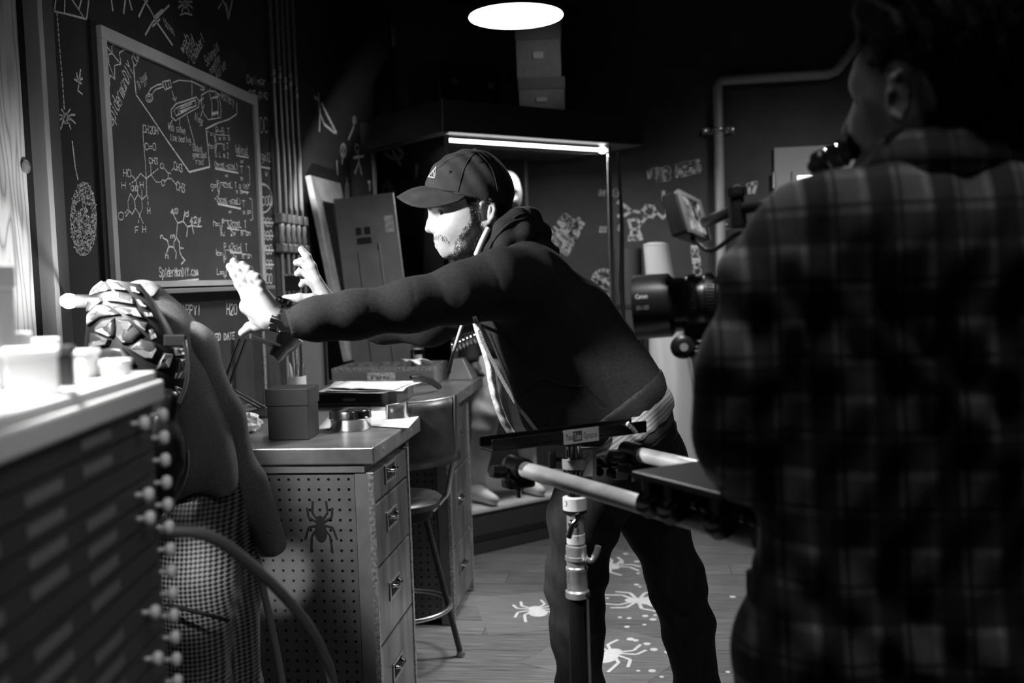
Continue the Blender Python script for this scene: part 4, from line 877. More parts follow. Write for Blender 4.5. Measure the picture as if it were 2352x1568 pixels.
# ------------------------------------------------------------------ display case
K = Vector((-.95, 4.90, 0)); e1 = Vector((.722, .692, 0)); e2 = Vector((-.692, .722, 0)); LA, LB = 1.10, .80
MC = Matrix(((e1.x, e2.x, 0, K.x), (e1.y, e2.y, 0, K.y), (0, 0, 1, 0), (0, 0, 0, 1)))
M_case = mat('case_black', .02, .4); M_plat = mat('pale_platform', .5, .45)
PZ = .225
t = thing('display_case', (K.x, K.y, 0), 'tall black-framed glass display case with a tube light, angled in the corner', 'display case')
MB().box((0, 0, .001), (LA, LB, PZ-.012), MC).build('plinth', mat('plinth_dark', .05, .5), t, bev=.004)
MB().box((.012, -.004, .07), (LA, -.0005, .1), MC).build('plinth_line', M_case, t)
MB().box((-.01, -.01, PZ-.0118), (LA+.01, LB, PZ), MC).build('platform', M_plat, t, bev=.003)
for a, b in ((0, 0), (LA-.024, 0), (0, LB-.024), (LA-.024, LB-.024)): MB().box((a, b, PZ+.0005), (a+.02, b+.02, 2.135), MC).build('post', mat('case_post', .12, .4, .5), t, bev=.002)
MB().box((-.05, -.05, 2.14), (LA+.2, LB, 2.30), MC).build('canopy', M_case, t, bev=.004)
MB().box((.022, .006, PZ+.002), (LA-.026, .010, 2.135), MC).build('front_pane', GLASS, t)
MB().box((.006, .022, PZ+.002), (.010, LB-.026, 2.135), MC).build('side_pane', GLASS, t)
MB().tube([MC @ Vector((.04, .05, 2.115)), MC @ Vector((LA-.04, .05, 2.115))], .0095, 12).build('tube_light', mat('tube_glow', .9, .4, emit=7), t, smooth=60)
MB().lathe([(0, 0), (.018, .004), (.02, .018), (.018, .032), (0, .036)], 14, axis(MC @ Vector((LA-.045, .05, 2.115)), MC @ Vector((LA, .05, 2.115)))).build('tube_end', mat('tube_glow', .9, .4, emit=7), t, smooth=60)
l = bpy.data.lights.new('case_tube_light', 'AREA'); l.shape = 'RECTANGLE'; l.size = 1.0; l.size_y = .03; l.energy = 30
o = bpy.data.objects.new('case_tube_light', l); COL.objects.link(o); o.location = MC @ Vector((LA/2, .05, 2.09)); o.rotation_euler = (0, 0, math.atan2(e1.y, e1.x))
# boxes on the canopy
def arch_box(px0, py0, px1, py1, d, z0, z1, label):
    a = P(px0, py1, d); b = P(px1, py1, d); ex = (b-a); ex.z = 0; w_ = ex.length; ex.normalize(); Mx = frame((a.x, a.y, z0), ex, y=(-ex.y, ex.x, 0))
    t = thing('archive_box', (a.x, a.y, z0), label, 'box')
    M_ = mat('grey_archive_card', .2, .8, nscale=30, namt=.1); h = z1-z0
    MB().box((.004, .004, .001), (w_-.004, .3, h*.68), Mx).build('carton', M_, t, bev=.002)
    MB().box((0, 0, h*.68), (w_, .304, h), Mx).build('lid', mat('archive_lid', .13, .8), t, bev=.002)
    MB().box((w_*.38, -.004, h*.34), (w_*.6, .0035, h*.46), Mx).build('label_holder', mat('plate_pale2', .45, .6), t, bev=.001)
z0 = 2.301; z1 = P(1240, 178, 5.45).z; z2 = P(1240, 62, 5.45).z
arch_box(1192, 266, 1300, 266, 5.45, z0, z1, 'lower grey archive box stacked on the display case')
arch_box(1186, 178, 1291, 178, 5.46, z1+.001, z2+.03, 'upper grey archive box stacked on the display case')
t = thing('tool_case', MC @ Vector((.12, .1, 2.301)), 'black latched tool case on the display case canopy', 'case')
MB().box((.02, .08, 2.3015), (.42, .4, 2.52), MC).build('shell', mat('case_black2', .014, .45), t, bev=.01)
for a in (.1, .32): MB().box((a, .07, 2.40), (a+.03, .0795, 2.43), MC).build('latch', M_edge, t)
MB().tube([MC @ Vector((.15, .079, 2.45)), MC @ Vector((.15, .055, 2.47)), MC @ Vector((.29, .055, 2.47)), MC @ Vector((.29, .079, 2.45))], .006, 6).build('handle', M_black, t, smooth=60)
# strap hanging by the case's right post
o = MB().tube([MC @ Vector((LA+.03, -.02, 2.10)), MC @ Vector((LA+.035, -.03, 1.7)), MC @ Vector((LA+.03, -.02, 1.35)), MC @ Vector((LA+.045, -.02, 1.05))], [.006, .012, .016, .008], 8).build('hanging_cable', M_black, smooth=60); tag(o, 'dark cable hanging beside the right post of the display case', 'cable')

# ------------------------------------------------------------------ mannequin in the case
def Q5(x, y, c=0): return P(x, y, 5.45+c)
s5 = 5.45/F
t = thing('mannequin', (*(MC @ Vector((.38, .35, 0))).xy, PZ), 'bald pale mannequin in a dark top and light leggings standing in the display case', 'mannequin')
B = SDF(.009)
B.ell(Q5(1166, 436), (.075, .085, .105), k=.02).ell(Q5(1176, 455, -.02), (.05, .06, .075), k=.03).cap(Q5(1160, 470), Q5(1155, 520), .05, .055)
B.ell(Q5(1182, 447, -.075), (.016, .016, .02), k=.012, sub=True).ell(Q5(1160, 447, -.09), (.016, .016, .02), k=.012, sub=True).cap(Q5(1174, 450, -.085), Q5(1176, 462, -.1), .009, .012, k=.01)
hand = [Q5(1085, 830, -.1), Q5(1092, 850, -.12)]
B.cap(hand[0], hand[1], .03, .034).cap(hand[1], Q5(1098, 868, -.13), .022, .016)
for k in range(4): B.cap(Q5(1088+k*5, 860, -.13-.008*k), Q5(1088+k*6, 882-k, -.14), .0095, .008, k=.008)
B.cap(Q5(1098, 848, -.14), Q5(1112, 862, -.16), .011, .009, k=.008)
B.build('head_and_hand', mat('mannequin_white', .07, .5), t)
B = SDF(.011)
B.cap(Q5(1155, 520), Q5(1152, 545), .075, .1).ell(Q5(1150, 610), (.2, .12, .2), k=.06).cap(Q5(1152, 640), Q5(1150, 800), .145, .13, k=.06)
B.chain([Q5(1095, 560, -.02), Q5(1075, 690, -.03), Q5(1082, 825, -.1)], [.068, .058, .042], k=.03).chain([Q5(1215, 560, .02), Q5(1235, 690, .03), Q5(1225, 815, -.02)], [.068, .058, .042], k=.03)
B.plane(Q5(1150, 850), (0, 0, -1)); B.warp = lambda X, Y, Z: .0012*np.sin(Z*70+np.sin(X*30)*2)
B.build('dark_top', mat('dark_costume', .04, .8), t)
B = SDF(.011)
B.ell(Q5(1150, 835), (.17, .12, .12), k=.05).chain([Q5(1122, 850, -.03), Q5(1116, 950, -.1), Q5(1112, 985, -.11), Q5(1095, 1090, -.08), Q5(1094, 1120, -.07)], [.092, .075, .066, .052, .045], k=.02)
B.chain([Q5(1185, 850, .03), Q5(1205, 960, .06), Q5(1212, 1060, .1)], [.09, .068, .045], k=.02)
B.warp = lambda X, Y, Z: .002*np.sin(Z*60+np.sin(X*30+Y*17)*2)*np.clip(np.sin(Z*9+1), 0, 1)
B.build('leggings', mat('pale_leggings', .75, .8, nscale=8, namt=.2), t)
for nm, a, b, c in (('boot', (1094, 1112, -.07), (1100, 1148, -.1), (1134, 1163, -.22)), ('boot', (1212, 1050, .1), (1214, 1085, .06), (1240, 1108, -.04))):
    B = SDF(.009); pa, pb, pc_ = Q5(*a), Q5(*b), Q5(*c)
    pb.z = PZ+.045; pc_.z = PZ+.03
    B.cap(pa, pb, .05, .045, k=.02).cap(pb, pc_, .044, .03, k=.03).plane((0, 0, PZ+.001), (0, 0, -1)); B.build(nm, mat('pale_boot', .8, .6), t)

# ------------------------------------------------------------------ draped cloth roll by the back wall
s6 = 6.0
tp = P(1506, 560, s6); t = thing('draped_stand', (tp.x, tp.y, 0), 'pale cloth draped over a tall stand near the back wall', 'cloth')
def drape(u, v):
    a = 2*math.pi*u; r = (.075+.13*v**1.3)*(1+.10*v*math.sin(5*a)+.06*v*math.sin(9*a+1)); z = tp.z*(1-v)+.04*v
    return Vector((tp.x+.16*v+r*math.cos(a), tp.y+r*.8*math.sin(a), z))
o = MB().grid(drape, 48, 24).build('cloth', mat('pale_canvas', .36, .9), t, smooth=180)
MB().lathe([(0, .012), (.04, .010), (.074, 0), (.076, -.01)], 24, Matrix.Translation((tp.x, tp.y, tp.z)) @ Matrix.Diagonal((1, .8, 1, 1))).build('top_fold', mat('pale_canvas', .36, .9), t, smooth=180)
MB().tube([(tp.x+.02, tp.y, .02), (tp.x, tp.y, tp.z-.02)], .02, 10).build('pole', M_black, t, smooth=60)
MB().lathe([(0, .001), (.16, .001), (.16, .014), (0, .02)], 24, Matrix.Translation((tp.x+.16, tp.y, 0))).build('base', M_black, t, smooth=40)
o = thing('rolled_mat', (tp.x-.16, tp.y+.1, 0), 'dark rolled mat standing left of the draped cloth', 'mat')
MB().lathe([(0, .001), (.085, .001), (.085, tp.z-.02), (.07, tp.z-.02), (.07, tp.z-.06), (0, tp.z-.06)], 24, Matrix.Translation((tp.x-.17, tp.y+.12, 0))).build('roll', mat('mat_dark', .025, .8), o, smooth=40)
for z in (.4, 1.2): MB().lathe([(.086, z), (.089, z+.002), (.089, z+.03), (.086, z+.032)], 24, Matrix.Translation((tp.x-.17, tp.y+.12, 0))).build('narrow_band', M_black, o, smooth=40)

# ------------------------------------------------------------------ bare bulb by the jamb
q = P(158, 691, 2.42); t = thing('globe_bulb', q, 'small glowing globe bulb on a steel holder beside the jamb', 'bulb')
vdir = Vector((WX+.05, q.y+.22, q.z))-q
a_ = axis(q+RT*.012, q+RT*.07+FW*.02)
MB().lathe([(0, -.02), (.012, -.017), (.0185, -.006), (.019, .002), (.016, .012), (.011, .018)], 22, axis(q, q+RT*.07)).build('globe', mat('globe_glow', .9, .3, emit=14), t, smooth=180)
MB().lathe([(.011, .016), (.0165, .018), (.0165, .07), (.014, .075), (0, .076)], 20, axis(q, q+RT*.07)).build('holder', mat('satin_holder', .6, .3, .3), t, smooth=40)
e_ = q+RT*.07
point('globe_bulb_light', q-FW*.06+RT*.0, .55, .018)
MB().tube([e_, e_+Vector((-.05, .10, 0)), Vector((WX+.03, e_.y+.30, e_.z)), Vector((WX+.002, e_.y+.30, e_.z))], .006, 8).build('bracket', M_black, t, smooth=60)

# ------------------------------------------------------------------ parts cabinet in the foreground
C0 = P(348, 852, 1.30); vdir = ray(1080, 655); vdir.z = 0; vdir.normalize()      # face runs along vdir, away from the camera
nrm = Vector((vdir.y, -vdir.x, 0))                                              # face normal (to the right)
TZ = C0.z
Mp = Matrix(((-vdir.x, -nrm.x, 0, C0.x), (-vdir.y, -nrm.y, 0, C0.y), (0, 0, 1, 0), (0, 0, 0, 1)))   # x: towards camera along the face, y: into the body
LC, DC = .80, .42
M_pc = mat('black_cabinet_enamel', .022, .5, nscale=10, namt=.2)
t = thing('parts_cabinet', (C0.x, C0.y, 0), 'tall black parts cabinet with many thin drawers and round knobs at the left edge', 'cabinet')
MB().box((0, .006, .04), (LC, DC, TZ-.041), Mp).build('body', M_pc, t, bev=.003)
MB().box((.03, .03, .001), (LC-.03, DC-.03, .04), Mp).build('plinth', M_hole, t)
MB().box((-.012, -.012, TZ-.04), (LC+.01, DC+.01, TZ-.012), Mp).build('top_lip', mat('pale_counter_edge', .5, .5), t, bev=.004)
MB().box((-.004, -.004, TZ-.0118), (LC, DC, TZ), Mp).build('top_sheet', mat('pale_counter', .6, .5, nscale=10, namt=.1), t, bev=.002)
dh = .0295; z = TZ-.042; k = 0
M_lab = mat('label_card_grey', .12, .6); M_knob = mat('pale_knob', .75, .35); knobdata = None
while z-dh > .06:
    d = MB().box((.006, 0, z-dh+.0015), (LC-.006, .0055, z-.0015), Mp).build('drawer', M_pc, t)
    for xk in ((.012,) + ((.085,) if k % 4 == 0 or k % 7 == 3 else ())):
        kn = MB().lathe([(.003, 0), (.003, .008), (.0085, .011), (.0095, .016), (.007, .02), (0, .0205)], 10, frame(Mp @ Vector((xk, 0, z-dh/2)), vdir, z=nrm)).build('knob', M_knob, d, smooth=60)
    for xk in (.16, .30, .44):
        if (k*7+int(xk*100)) % 5: MB().box((xk, -.0015, z-dh+.009), (xk+.085, -.0002, z-.009), Mp).build('label_card', M_lab, d)
    z -= dh; k += 1
tz_ = TZ+.0005
def on_top(x, y): return Mp @ Vector((x, y, tz_))
M_w = mat('white_plastic', .75, .4)
def boxthing(name, x, y, w_, d_, h, m, label, cat, rot=.2):
    p = on_top(x, y); M0 = Matrix.Translation(p) @ Matrix.Rotation(rot, 4, 'Z'); t = thing(name, p, label, cat)
    MB().box((-w_/2, -d_/2, 0), (w_/2, d_/2, h*.8), M0).build('tub', m, t, bev=.003); MB().box((-w_/2-.002, -d_/2-.002, h*.8), (w_/2+.002, d_/2+.002, h), M0).build('lid', m, t, bev=.003); return t
boxthing('parts_bin', .17, .13, .05, .07, .14, mat('smoky_plastic', .6, .35), 'tall smoky plastic bin on the parts cabinet at the left edge', 'bin', .3)
boxthing('small_box', .16, .06, .045, .045, .045, M_black, 'small dark box on the parts cabinet', 'box', .5)
boxthing('white_tub', .07, .07, .045, .04, .035, M_w, 'low white tub on the parts cabinet', 'tub', .1)
boxthing('white_carton', .26, .04, .05, .05, .05, M_w, 'white carton beside the smoky bin', 'carton', .6)
for k, (x, y, r, h, lab) in enumerate(((.05, .115, .018, .05, 'short white pot at the far end of the parts cabinet'), (.1, .13, .02, .06, 'white capped pot in the middle of the parts cabinet'), (.05, .03, .02, .02, 'flat white jar lid near the cabinet corner'))):
    p = on_top(x, y); t = thing('white_pot', p, lab, 'pot'); M0 = Matrix.Translation(p)
    MB().lathe([(0, 0), (r, .0005), (r, h*.7), (0, h*.7)], 20, M0).build('pot', M_w, t, smooth=40); MB().lathe([(r*1.08, h*.7), (r*1.08, h*.97), (r, h), (0, h)], 20, M0).build('lid', M_w, t, smooth=40)
p = on_top(.04, .16); o = MB().tube([p+Vector((0, 0, .008)), p+Vector((.05, .04, .008)), p+Vector((.08, .1, .008))], [.007, .008, .006], 10).build('white_tube', M_w, smooth=60); tag(o, 'white glue tube lying on the parts cabinet', 'tube')
# cable drooping from the cabinet to the floor
pts = [Mp @ Vector((-.013, .03, TZ-.215)), P(470, 1228, 1.36), P(580, 1300, 1.45), P(680, 1400, 1.56), P(738, 1490, 1.66), P(775, 1620, 1.74)]; pts += [Vector((pts[-1].x+.03, pts[-1].y+.06, .25)), Vector((pts[-1].x+.08, pts[-1].y+.12, .012)), Vector((pts[-1].x+.3, pts[-1].y+.2, .008))]
def cr(P_, n=6):
    out = []
    for i in range(len(P_)-1):
        p0 = P_[max(i-1, 0)]; p1 = P_[i]; p2 = P_[i+1]; p3 = P_[min(i+2, len(P_)-1)]
        for k in range(n):
            u = k/n; out.append(.5*((2*p1)+(p2-p0)*u+(2*p0-5*p1+4*p2-p3)*u*u+(3*p1-p0-3*p2+p3)*u*u*u))
    return out+[P_[-1]]
o = MB().tube(cr(pts), .0085, 8).build('grey_cable', mat('cable_grey', .12, .5), smooth=60); tag(o, 'grey cable drooping from the parts cabinet down to the floor', 'cable')

# ------------------------------------------------------------------ costume on a dress form
DQ = 2.02
def Qc(x, y, c=0): return P(x, y, DQ+c)
sC = DQ/F
t = thing('costume_form', (*Qc(450, 1500, .08).xy, 0), 'dress form wearing a grey top with a plated shoulder piece and woven trousers', 'costume')
M_knit = mat('grey_jersey', .2, .85, nscale=240, namt=.25, bscale=300, bstr=.2)
def folds(amp, f): return lambda X, Y, Z: amp*np.sin((X*.8+Y*.5)*f+np.sin(Z*9)*1.6)*np.clip((1.35-Z)*2.2, 0, 1)
B = SDF(.006)
B.cap(Qc(328, 690, .10), Qc(358, 780, .115), .043, .065, k=.04).cap(Qc(358, 780, .115), Qc(440, 1080, .075), .075, .075, k=.04).cap(Qc(405, 800, .11), Qc(488, 1110, .08), .055, .05, k=.05).cap(Qc(330, 760, .13), Qc(330, 1050, .12), .08, .07, k=.05)
B.plane(Qc(470, 1142, 0), -UP*1.0+RT*.12).ell(Qc(330, 655, .03), (.05, .05, .022), k=.01, sub=True); B.warp = folds(.010, 60)
gv, gf = B.mesh(); mkobj('grey_top', gv, gf, M_knit, t, smooth=180)
from mathutils.bvhtree import BVHTree as _BT
_bv = _BT.FromPolygons([tuple(v) for v in gv], [tuple(int(i) for i in f) for f in gf])
_L = [h[0]-FW*.001 for h in (_bv.ray_cast(CO, ray(p.x, p.y).normalized()) for p in cr([Vector((a, b, 0)) for a, b in ((326, 680), (338, 684), (353, 680), (365, 664))], 5)) if h[0] is not None]
if len(_L) > 3: MB().tube(_L, .0025, 6).build('neck_seam', mat('seam_black', .01, .7), t, smooth=60)
B = SDF(.006)
B.chain([Qc(395, 745, .1), Qc(440, 800, .12), Qc(505, 960, .14), Qc(560, 1100, .15), Qc(630, 1268, .16)], [.03, .05, .046, .04, .034], k=.03).plane(Qc(632, 1268, .16), Qc(660, 1330, .16)-Qc(600, 1190, .16)); B.warp = folds(.006, 75)
B.build('sleeve', M_knit, t)
M_weave = weavemat('woven_mesh', .012, .2, .0145, .5)
B = SDF(.008)
B.cap(Qc(470, 1120, .09), Qc(455, 1230, .075), .062, .075, k=.04).cap(Qc(455, 1230, .075), Qc(450, 1330, .06), .075, .08, k=.04).cap(Qc(450, 1330, .06), Qc(455, 1600, .05), .078, .062, k=.04).cap(Qc(455, 1600, .05), Qc(470, 2150, .06), .062, .05, k=.04)
B.cap(Qc(500, 1120, .14), Qc(525, 1330, .17), .065, .068, k=.04).cap(Qc(525, 1330, .16), Qc(540, 1600, .17), .066, .055, k=.04).cap(Qc(540, 1600, .17), Qc(550, 2150, .18), .055, .045, k=.04)
B.plane((0, 0, .03), (0, 0, -1)).plane(Qc(470, 1085, 0), (0, 0, 1)); B.build('woven_trousers', M_weave, t)
M_seam = mat('seam_black', .01, .7)
MB().tube([P(385, 1388, 1.975), P(430, 1400, 1.955), P(480, 1412, 1.955), P(525, 1425, 1.985)], .004, 6).build('knee_seam', M_seam, t, smooth=60)
q = Qc(495, 1700, .1); MB().lathe([(0, .001), (.17, .001), (.17, .012), (.03, .028)], 30, Matrix.Translation((q.x, q.y, 0))).build('base', M_black, t, smooth=40)
MB().tube(cr([Qc(590, 1285, .07), Qc(606, 1360, .07), Qc(628, 1460, .07), Qc(650, 1580, .08), Qc(668, 1720, .1)]), .008, 8).build('narrow_band', mat('lit_edge_pale', .2, .7), t, smooth=60)  # lit edge of the hanging garment, shaped as a pale tube
# plated shoulder
rowsL = [(246, 641), (214, 688), (198, 745), (193, 800), (200, 855), (225, 915), (262, 985), (300, 1060)]
rowsR = [(322, 652), (358, 694), (392, 752), (416, 806), (430, 860), (418, 922), (404, 975), (392, 1050)]
def shell(u, v, off=0.):
    v = v+.16*(u-.3)**2*(1 if u > .3 else 1.2)*min(1, v*8)-.02; v = min(max(v, 0), 1)*(len(rowsL)-1); i = min(int(v), len(rowsL)-2); f = v-i
    cr1 = lambda R, i, f: np.array(R[i])*(1-f)+np.array(R[i+1])*f
    a = cr1(rowsL, i, f); b = cr1(rowsR, i, f); x = a+(b-a)*(.5-.5*math.cos(math.pi*min(max(u, 0), 1)))
    w_ = np.linalg.norm(b-a)*sC*.5; top = .35+.65*min(1, v/1.5)
    c = .035-(w_*.85*top+off)*math.sin(math.pi*(.06+.88*u)); ox = off*-math.cos(math.pi*u)/sC
    return Vector(P(x[0]+ox, x[1], DQ+c))
MB().grid(lambda u, v: shell(u, v), 30, 40, flip=False).build('shoulder_shell', mat('shell_black', .012, .5), t, smooth=180)
M_plate = mat('satin_plate', .14, .3, .35, nscale=30, namt=.3, bscale=80, bstr=.2)
M_rib = mat('plate_ribs', .5, .3, .3)
def surf(x, y, off=0.):
    """point on the shoulder shell under a pixel"""
    ys = [(l[1]+r[1])/2 for l, r in zip(rowsL, rowsR)]; y = min(max(y, ys[0]), ys[-1]-.01)
    i = max(k for k in range(len(ys)-1) if ys[k] <= y); f = (y-ys[i])/(ys[i+1]-ys[i])
    a = np.array(rowsL[i])*(1-f)+np.array(rowsL[i+1])*f; b = np.array(rowsR[i])*(1-f)+np.array(rowsR[i+1])*f
    q = min(max((x-a[0])/(b[0]-a[0]), 0), 1); u = math.acos(1-2*q)/math.pi
    w_ = np.linalg.norm(b-a)*sC*.5; top = .35+.65*min(1, (i+f)/1.5); c = .035-(w_*.85*top+off)*math.sin(math.pi*(.06+.88*u))
    return P(x-off*math.cos(math.pi*u)/sC, y, DQ+c)
def plate(poly, seed):
    """raised plate over a pixel polygon on the shell, with nested relief lines"""
    R_ = random.Random(seed); n = len(poly); cx, cy = sum(p[0] for p in poly)/n, sum(p[1] for p in poly)/n
    rim = [(poly[i][0]*(1-f)+poly[(i+1) % n][0]*f, poly[i][1]*(1-f)+poly[(i+1) % n][1]*f) for i in range(n) for f in (0, .25, .5, .75)]
    sc_ = lambda s, p: (cx+(p[0]-cx)*s, cy+(p[1]-cy)*s)
    N = len(rim); vs_ = []; fs = []
    for s, o in ((1.0, .0002), (.97, .0045), (.86, .0072), (.6, .0082), (.3, .0086)): vs_ += [surf(*sc_(s, p), o) for p in rim]
    vs_.append(surf(cx, cy, .0087)); L = 5
    for k in range(L-1):
        for i in range(N): fs.append((k*N+i, (k+1)*N+i, (k+1)*N+(i+1) % N, k*N+(i+1) % N))
    fs += [((L-1)*N+i, L*N, (L-1)*N+(i+1) % N) for i in range(N)]
    p_ = MB().add(vs_, fs).build('plate', M_plate, t, smooth=60)
    size = max(abs(q[0]-cx)+abs(q[1]-cy) for q in poly); mb = MB(); k = 0; st = R_.randrange(N); ln_ = R_.uniform(.55, .85)
    for s in np.arange(.8, .2, -max(.11, 5.0/size)):
        m = int(N*ln_)-k; pts = [surf(*sc_(s, rim[(st+k+j) % N]), .0088) for j in range(max(m, 5))]; mb.tube(pts, .0014, 5); k += 1
    mb.build('relief_lines', M_rib, p_, smooth=60)
PL = [[(245, 642), (258, 665), (210, 680), (222, 661)], [(250, 643), (272, 648), (293, 668), (262, 663)], [(298, 657), (311, 662), (317, 674), (302, 669)],
 [(207, 684), (236, 683), (238, 692), (212, 716), (203, 716)], [(241, 678), (266, 669), (303, 680), (309, 699), (272, 692), (246, 690)], [(311, 686), (321, 689), (332, 707), (321, 702)],
 [(228, 698), (250, 700), (278, 721), (232, 729), (203, 750), (205, 722)], [(258, 703), (311, 707), (327, 730), (287, 721)], [(222, 752), (238, 736), (264, 730), (264, 770), (258, 776), (221, 760)],
 [(270, 732), (296, 734), (325, 765), (303, 787), (281, 791), (266, 773)], [(303, 734), (336, 741), (332, 761), (311, 745)], [(329, 716), (341, 718), (346, 727), (333, 727)], [(338, 757), (347, 755), (355, 776), (346, 780)],
 [(292, 801), (323, 778), (352, 787), (359, 803), (348, 826), (331, 825)], [(373, 810), (393, 812), (383, 846), (359, 848), (363, 830)], [(397, 799), (417, 797), (421, 816), (403, 817)],
 [(405, 822), (423, 822), (421, 858), (411, 873), (397, 870)], [(399, 886), (413, 892), (409, 913), (404, 904)], [(211, 764), (220, 764), (256, 780), (250, 792), (209, 800)], [(262, 796), (284, 798), (312, 838), (272, 842), (215, 830), (212, 806)]]
for k, p in enumerate(PL): plate(p, k+3)
def zipper(pts, name='zip'):
    pts = cr([Vector(p) for p in pts], 14); mb = MB().tube(pts, .0022, 6); mb.build(name+'_tape', mat('zip_tape', .2, .7), t, smooth=60)
    mb = MB()
    for i in range(0, len(pts)-1):
        d = (pts[i+1]-pts[i]).normalized(); sd_ = d.cross(FW).normalized()
        for q in (-1, 1): mb.box((-.0012, -.0022, -.0012), (.0012, .0022, .0012), frame(pts[i]-FW*.003+sd_*q*.0022, sd_, y=FW))
    o = mb.build(name+'_teeth', M_bright, t); o['kind'] = 'stuff'
zipper([P(424, 775, 1.955), P(430, 815, 1.94), P(432, 850, 1.93), P(426, 890, 1.93), P(412, 925, 1.935)])
zipper([P(431, 1035, 1.91), P(430, 1075, 1.905), P(418, 1115, 1.90), P(398, 1155, 1.90), P(366, 1200, 1.90)])
MB().box((-.022, -.004, -.012), (.022, .004, .012), frame(P(402, 782, 1.95), RT, y=FW)).build('black_tab', M_seam, t, bev=.003)
B = SDF(.006); B.chain([P(380, 930, 1.99), P(372, 1010, 1.97), P(385, 1080, 1.96), P(372, 1160, 1.95)], [.03, .036, .032, .02], k=.02); B.warp = lambda X, Y, Z: .005*np.sin(Z*55+X*20)
B.build('black_underlayer', mat('glossy_black_cloth', .02, .3), t)
# ------------------------------------------------------------------ the hooded man
from mathutils.bvhtree import BVHTree
SM = 2.42/F
AX = (RT, UP, FW)
def Hd(x, y, c=0): return P(x, y, 2.42+c*SM)
def proj(v):
    q = Vector(v)-CO; d = q.dot(FW); return 1176+F*q.dot(RT)/d, 784-F*q.dot(UP)/d, d
def bvh_of(V, Fc): return BVHTree.FromPolygons([tuple(v) for v in V], [tuple(int(i) for i in f) for f in Fc])
def onsurf(bv, x, y, off=.001, dflt=None):
    d = ray(x, y).normalized(); h = bv.ray_cast(CO, d)
    if h[0] is None: return P(x, y, dflt) if dflt else None
    return h[0]-d*off
M_skin = mat('skin', .46, .48, nscale=70, namt=.06, bscale=260, bstr=.12)
m_ = M_skin.node_tree.nodes['Principled BSDF']; m_.inputs['Subsurface Weight'].default_value = .15; m_.inputs['Subsurface Radius'].default_value = (.004, .004, .004); m_.inputs['Subsurface Scale'].default_value = 1
# head
def E(B, x, y, c, rx, ry, rc, k=10, sub=False, ax=AX): B.ell(Hd(x, y, c), (rx*SM, ry*SM, rc*SM), ax, k*SM, sub)
def C(B, a, b, ra, rb=None, k=10): B.cap(Hd(*a), Hd(*b), ra*SM, (rb if rb is not None else ra)*SM, k*SM)
B = SDF(.0021)
E(B, 1083, 443, 0, 88, 86, 76); E(B, 1030, 452, 0, 46, 50, 58, 20)
E(B, 1052, 512, 0, 52, 72, 56, 20)
for s in (-1, 1):
    C(B, (1104, 530, s*50), (1080, 562, s*40), 19, 18, 22); C(B, (1080, 562, s*40), (1036, 574, s*13), 18, 15, 18)
    E(B, 1042, 522, s*34, 28, 32, 22, 20); E(B, 1075, 505, s*46, 34, 36, 20, 20)
    C(B, (1002, 478, s*8), (1028, 475, s*40), 9.5, 8, 10)
C(B, (1026, 577, -8), (1026, 577, 8), 15.5, 15.5, 14); E(B, 1026, 553, 0, 27, 26, 30, 16)
C(B, (999, 469, -16), (999, 469, 16), 18, 18, 16)
C(B, (997, 488, 0), (989, 512, 0), 9, 8.5, 10); C(B, (989, 512, 0), (985.5, 525, 0), 8.5, 9.5, 6); C(B, (1002, 494, 0), (1000, 524, 0), 15, 13, 8)
for s in (-1, 1): E(B, 1000, 530, s*11, 9.5, 7, 7, 5)
C(B, (1006, 541, -5), (1006, 548, -5), 8, 8, 8)
for s in (-1, 1):
    C(B, (1003.5, 552.5, 0), (1013, 555, s*19), 5.2, 3.5, 5); C(B, (1006, 564, 0), (1015, 561, s*17), 5.8, 3.8, 5)
for s in (-1, 1):
    E(B, 1008, 489, s*33, 17, 9.5, 17, 9, True)
    B.subcap(Hd(1001, 558.3, 0), Hd(1016, 558.5, s*21), 1.7*SM, 1.2*SM, 3*SM)
    E(B, 996, 536.5, s*6, 3.5, 3, 3, 3, True)
    E(B, 1023, 489, s*31, 13.5, 12.5, 13, 2.5)           # eyeball with lids
    C(B, (1010, 482.5, s*24), (1017, 482, s*43), 3.2, 3, 4); C(B, (1011, 496, s*24), (1018, 496, s*42), 2.6, 2.6, 4)
C(B, (1108, 530, 0), (1145, 640, 0), 52, 60, 20); C(B, (1070, 560, 0), (1105, 640, 0), 26, 40, 20)
for s in (-1, 1):     # ears
    z = s*74
    E(B, 1118, 492, s*70, 15, 27, 7, 6)
    pts = [(1107, 500), (1103, 482), (1106, 468), (1115, 460), (1126, 460), (1134, 469), (1136, 482), (1132, 498), (1124, 510), (1116, 518), (1109, 516)]
    for a, b in zip(pts[:-1], pts[1:]): C(B, (*a, z+s*5), (*b, z+s*5), 4.4, 4.4, 3)
    C(B, (1125, 474, z+s*3), (1124, 496, z+s*3), 3.2, 3, 4)
    E(B, 1112, 496, s*84, 7, 11, 12, 4, True); E(B, 1117, 475, s*84, 6, 9, 9, 4, True)
    C(B, (1104, 495, z+s*2), (1104, 501, z+s*2), 4, 3.5, 3); E(B, 1114, 514, z+s*2, 6, 7, 5, 4)
headV, headF = B.mesh(); head_bv = bvh_of(headV, headF)
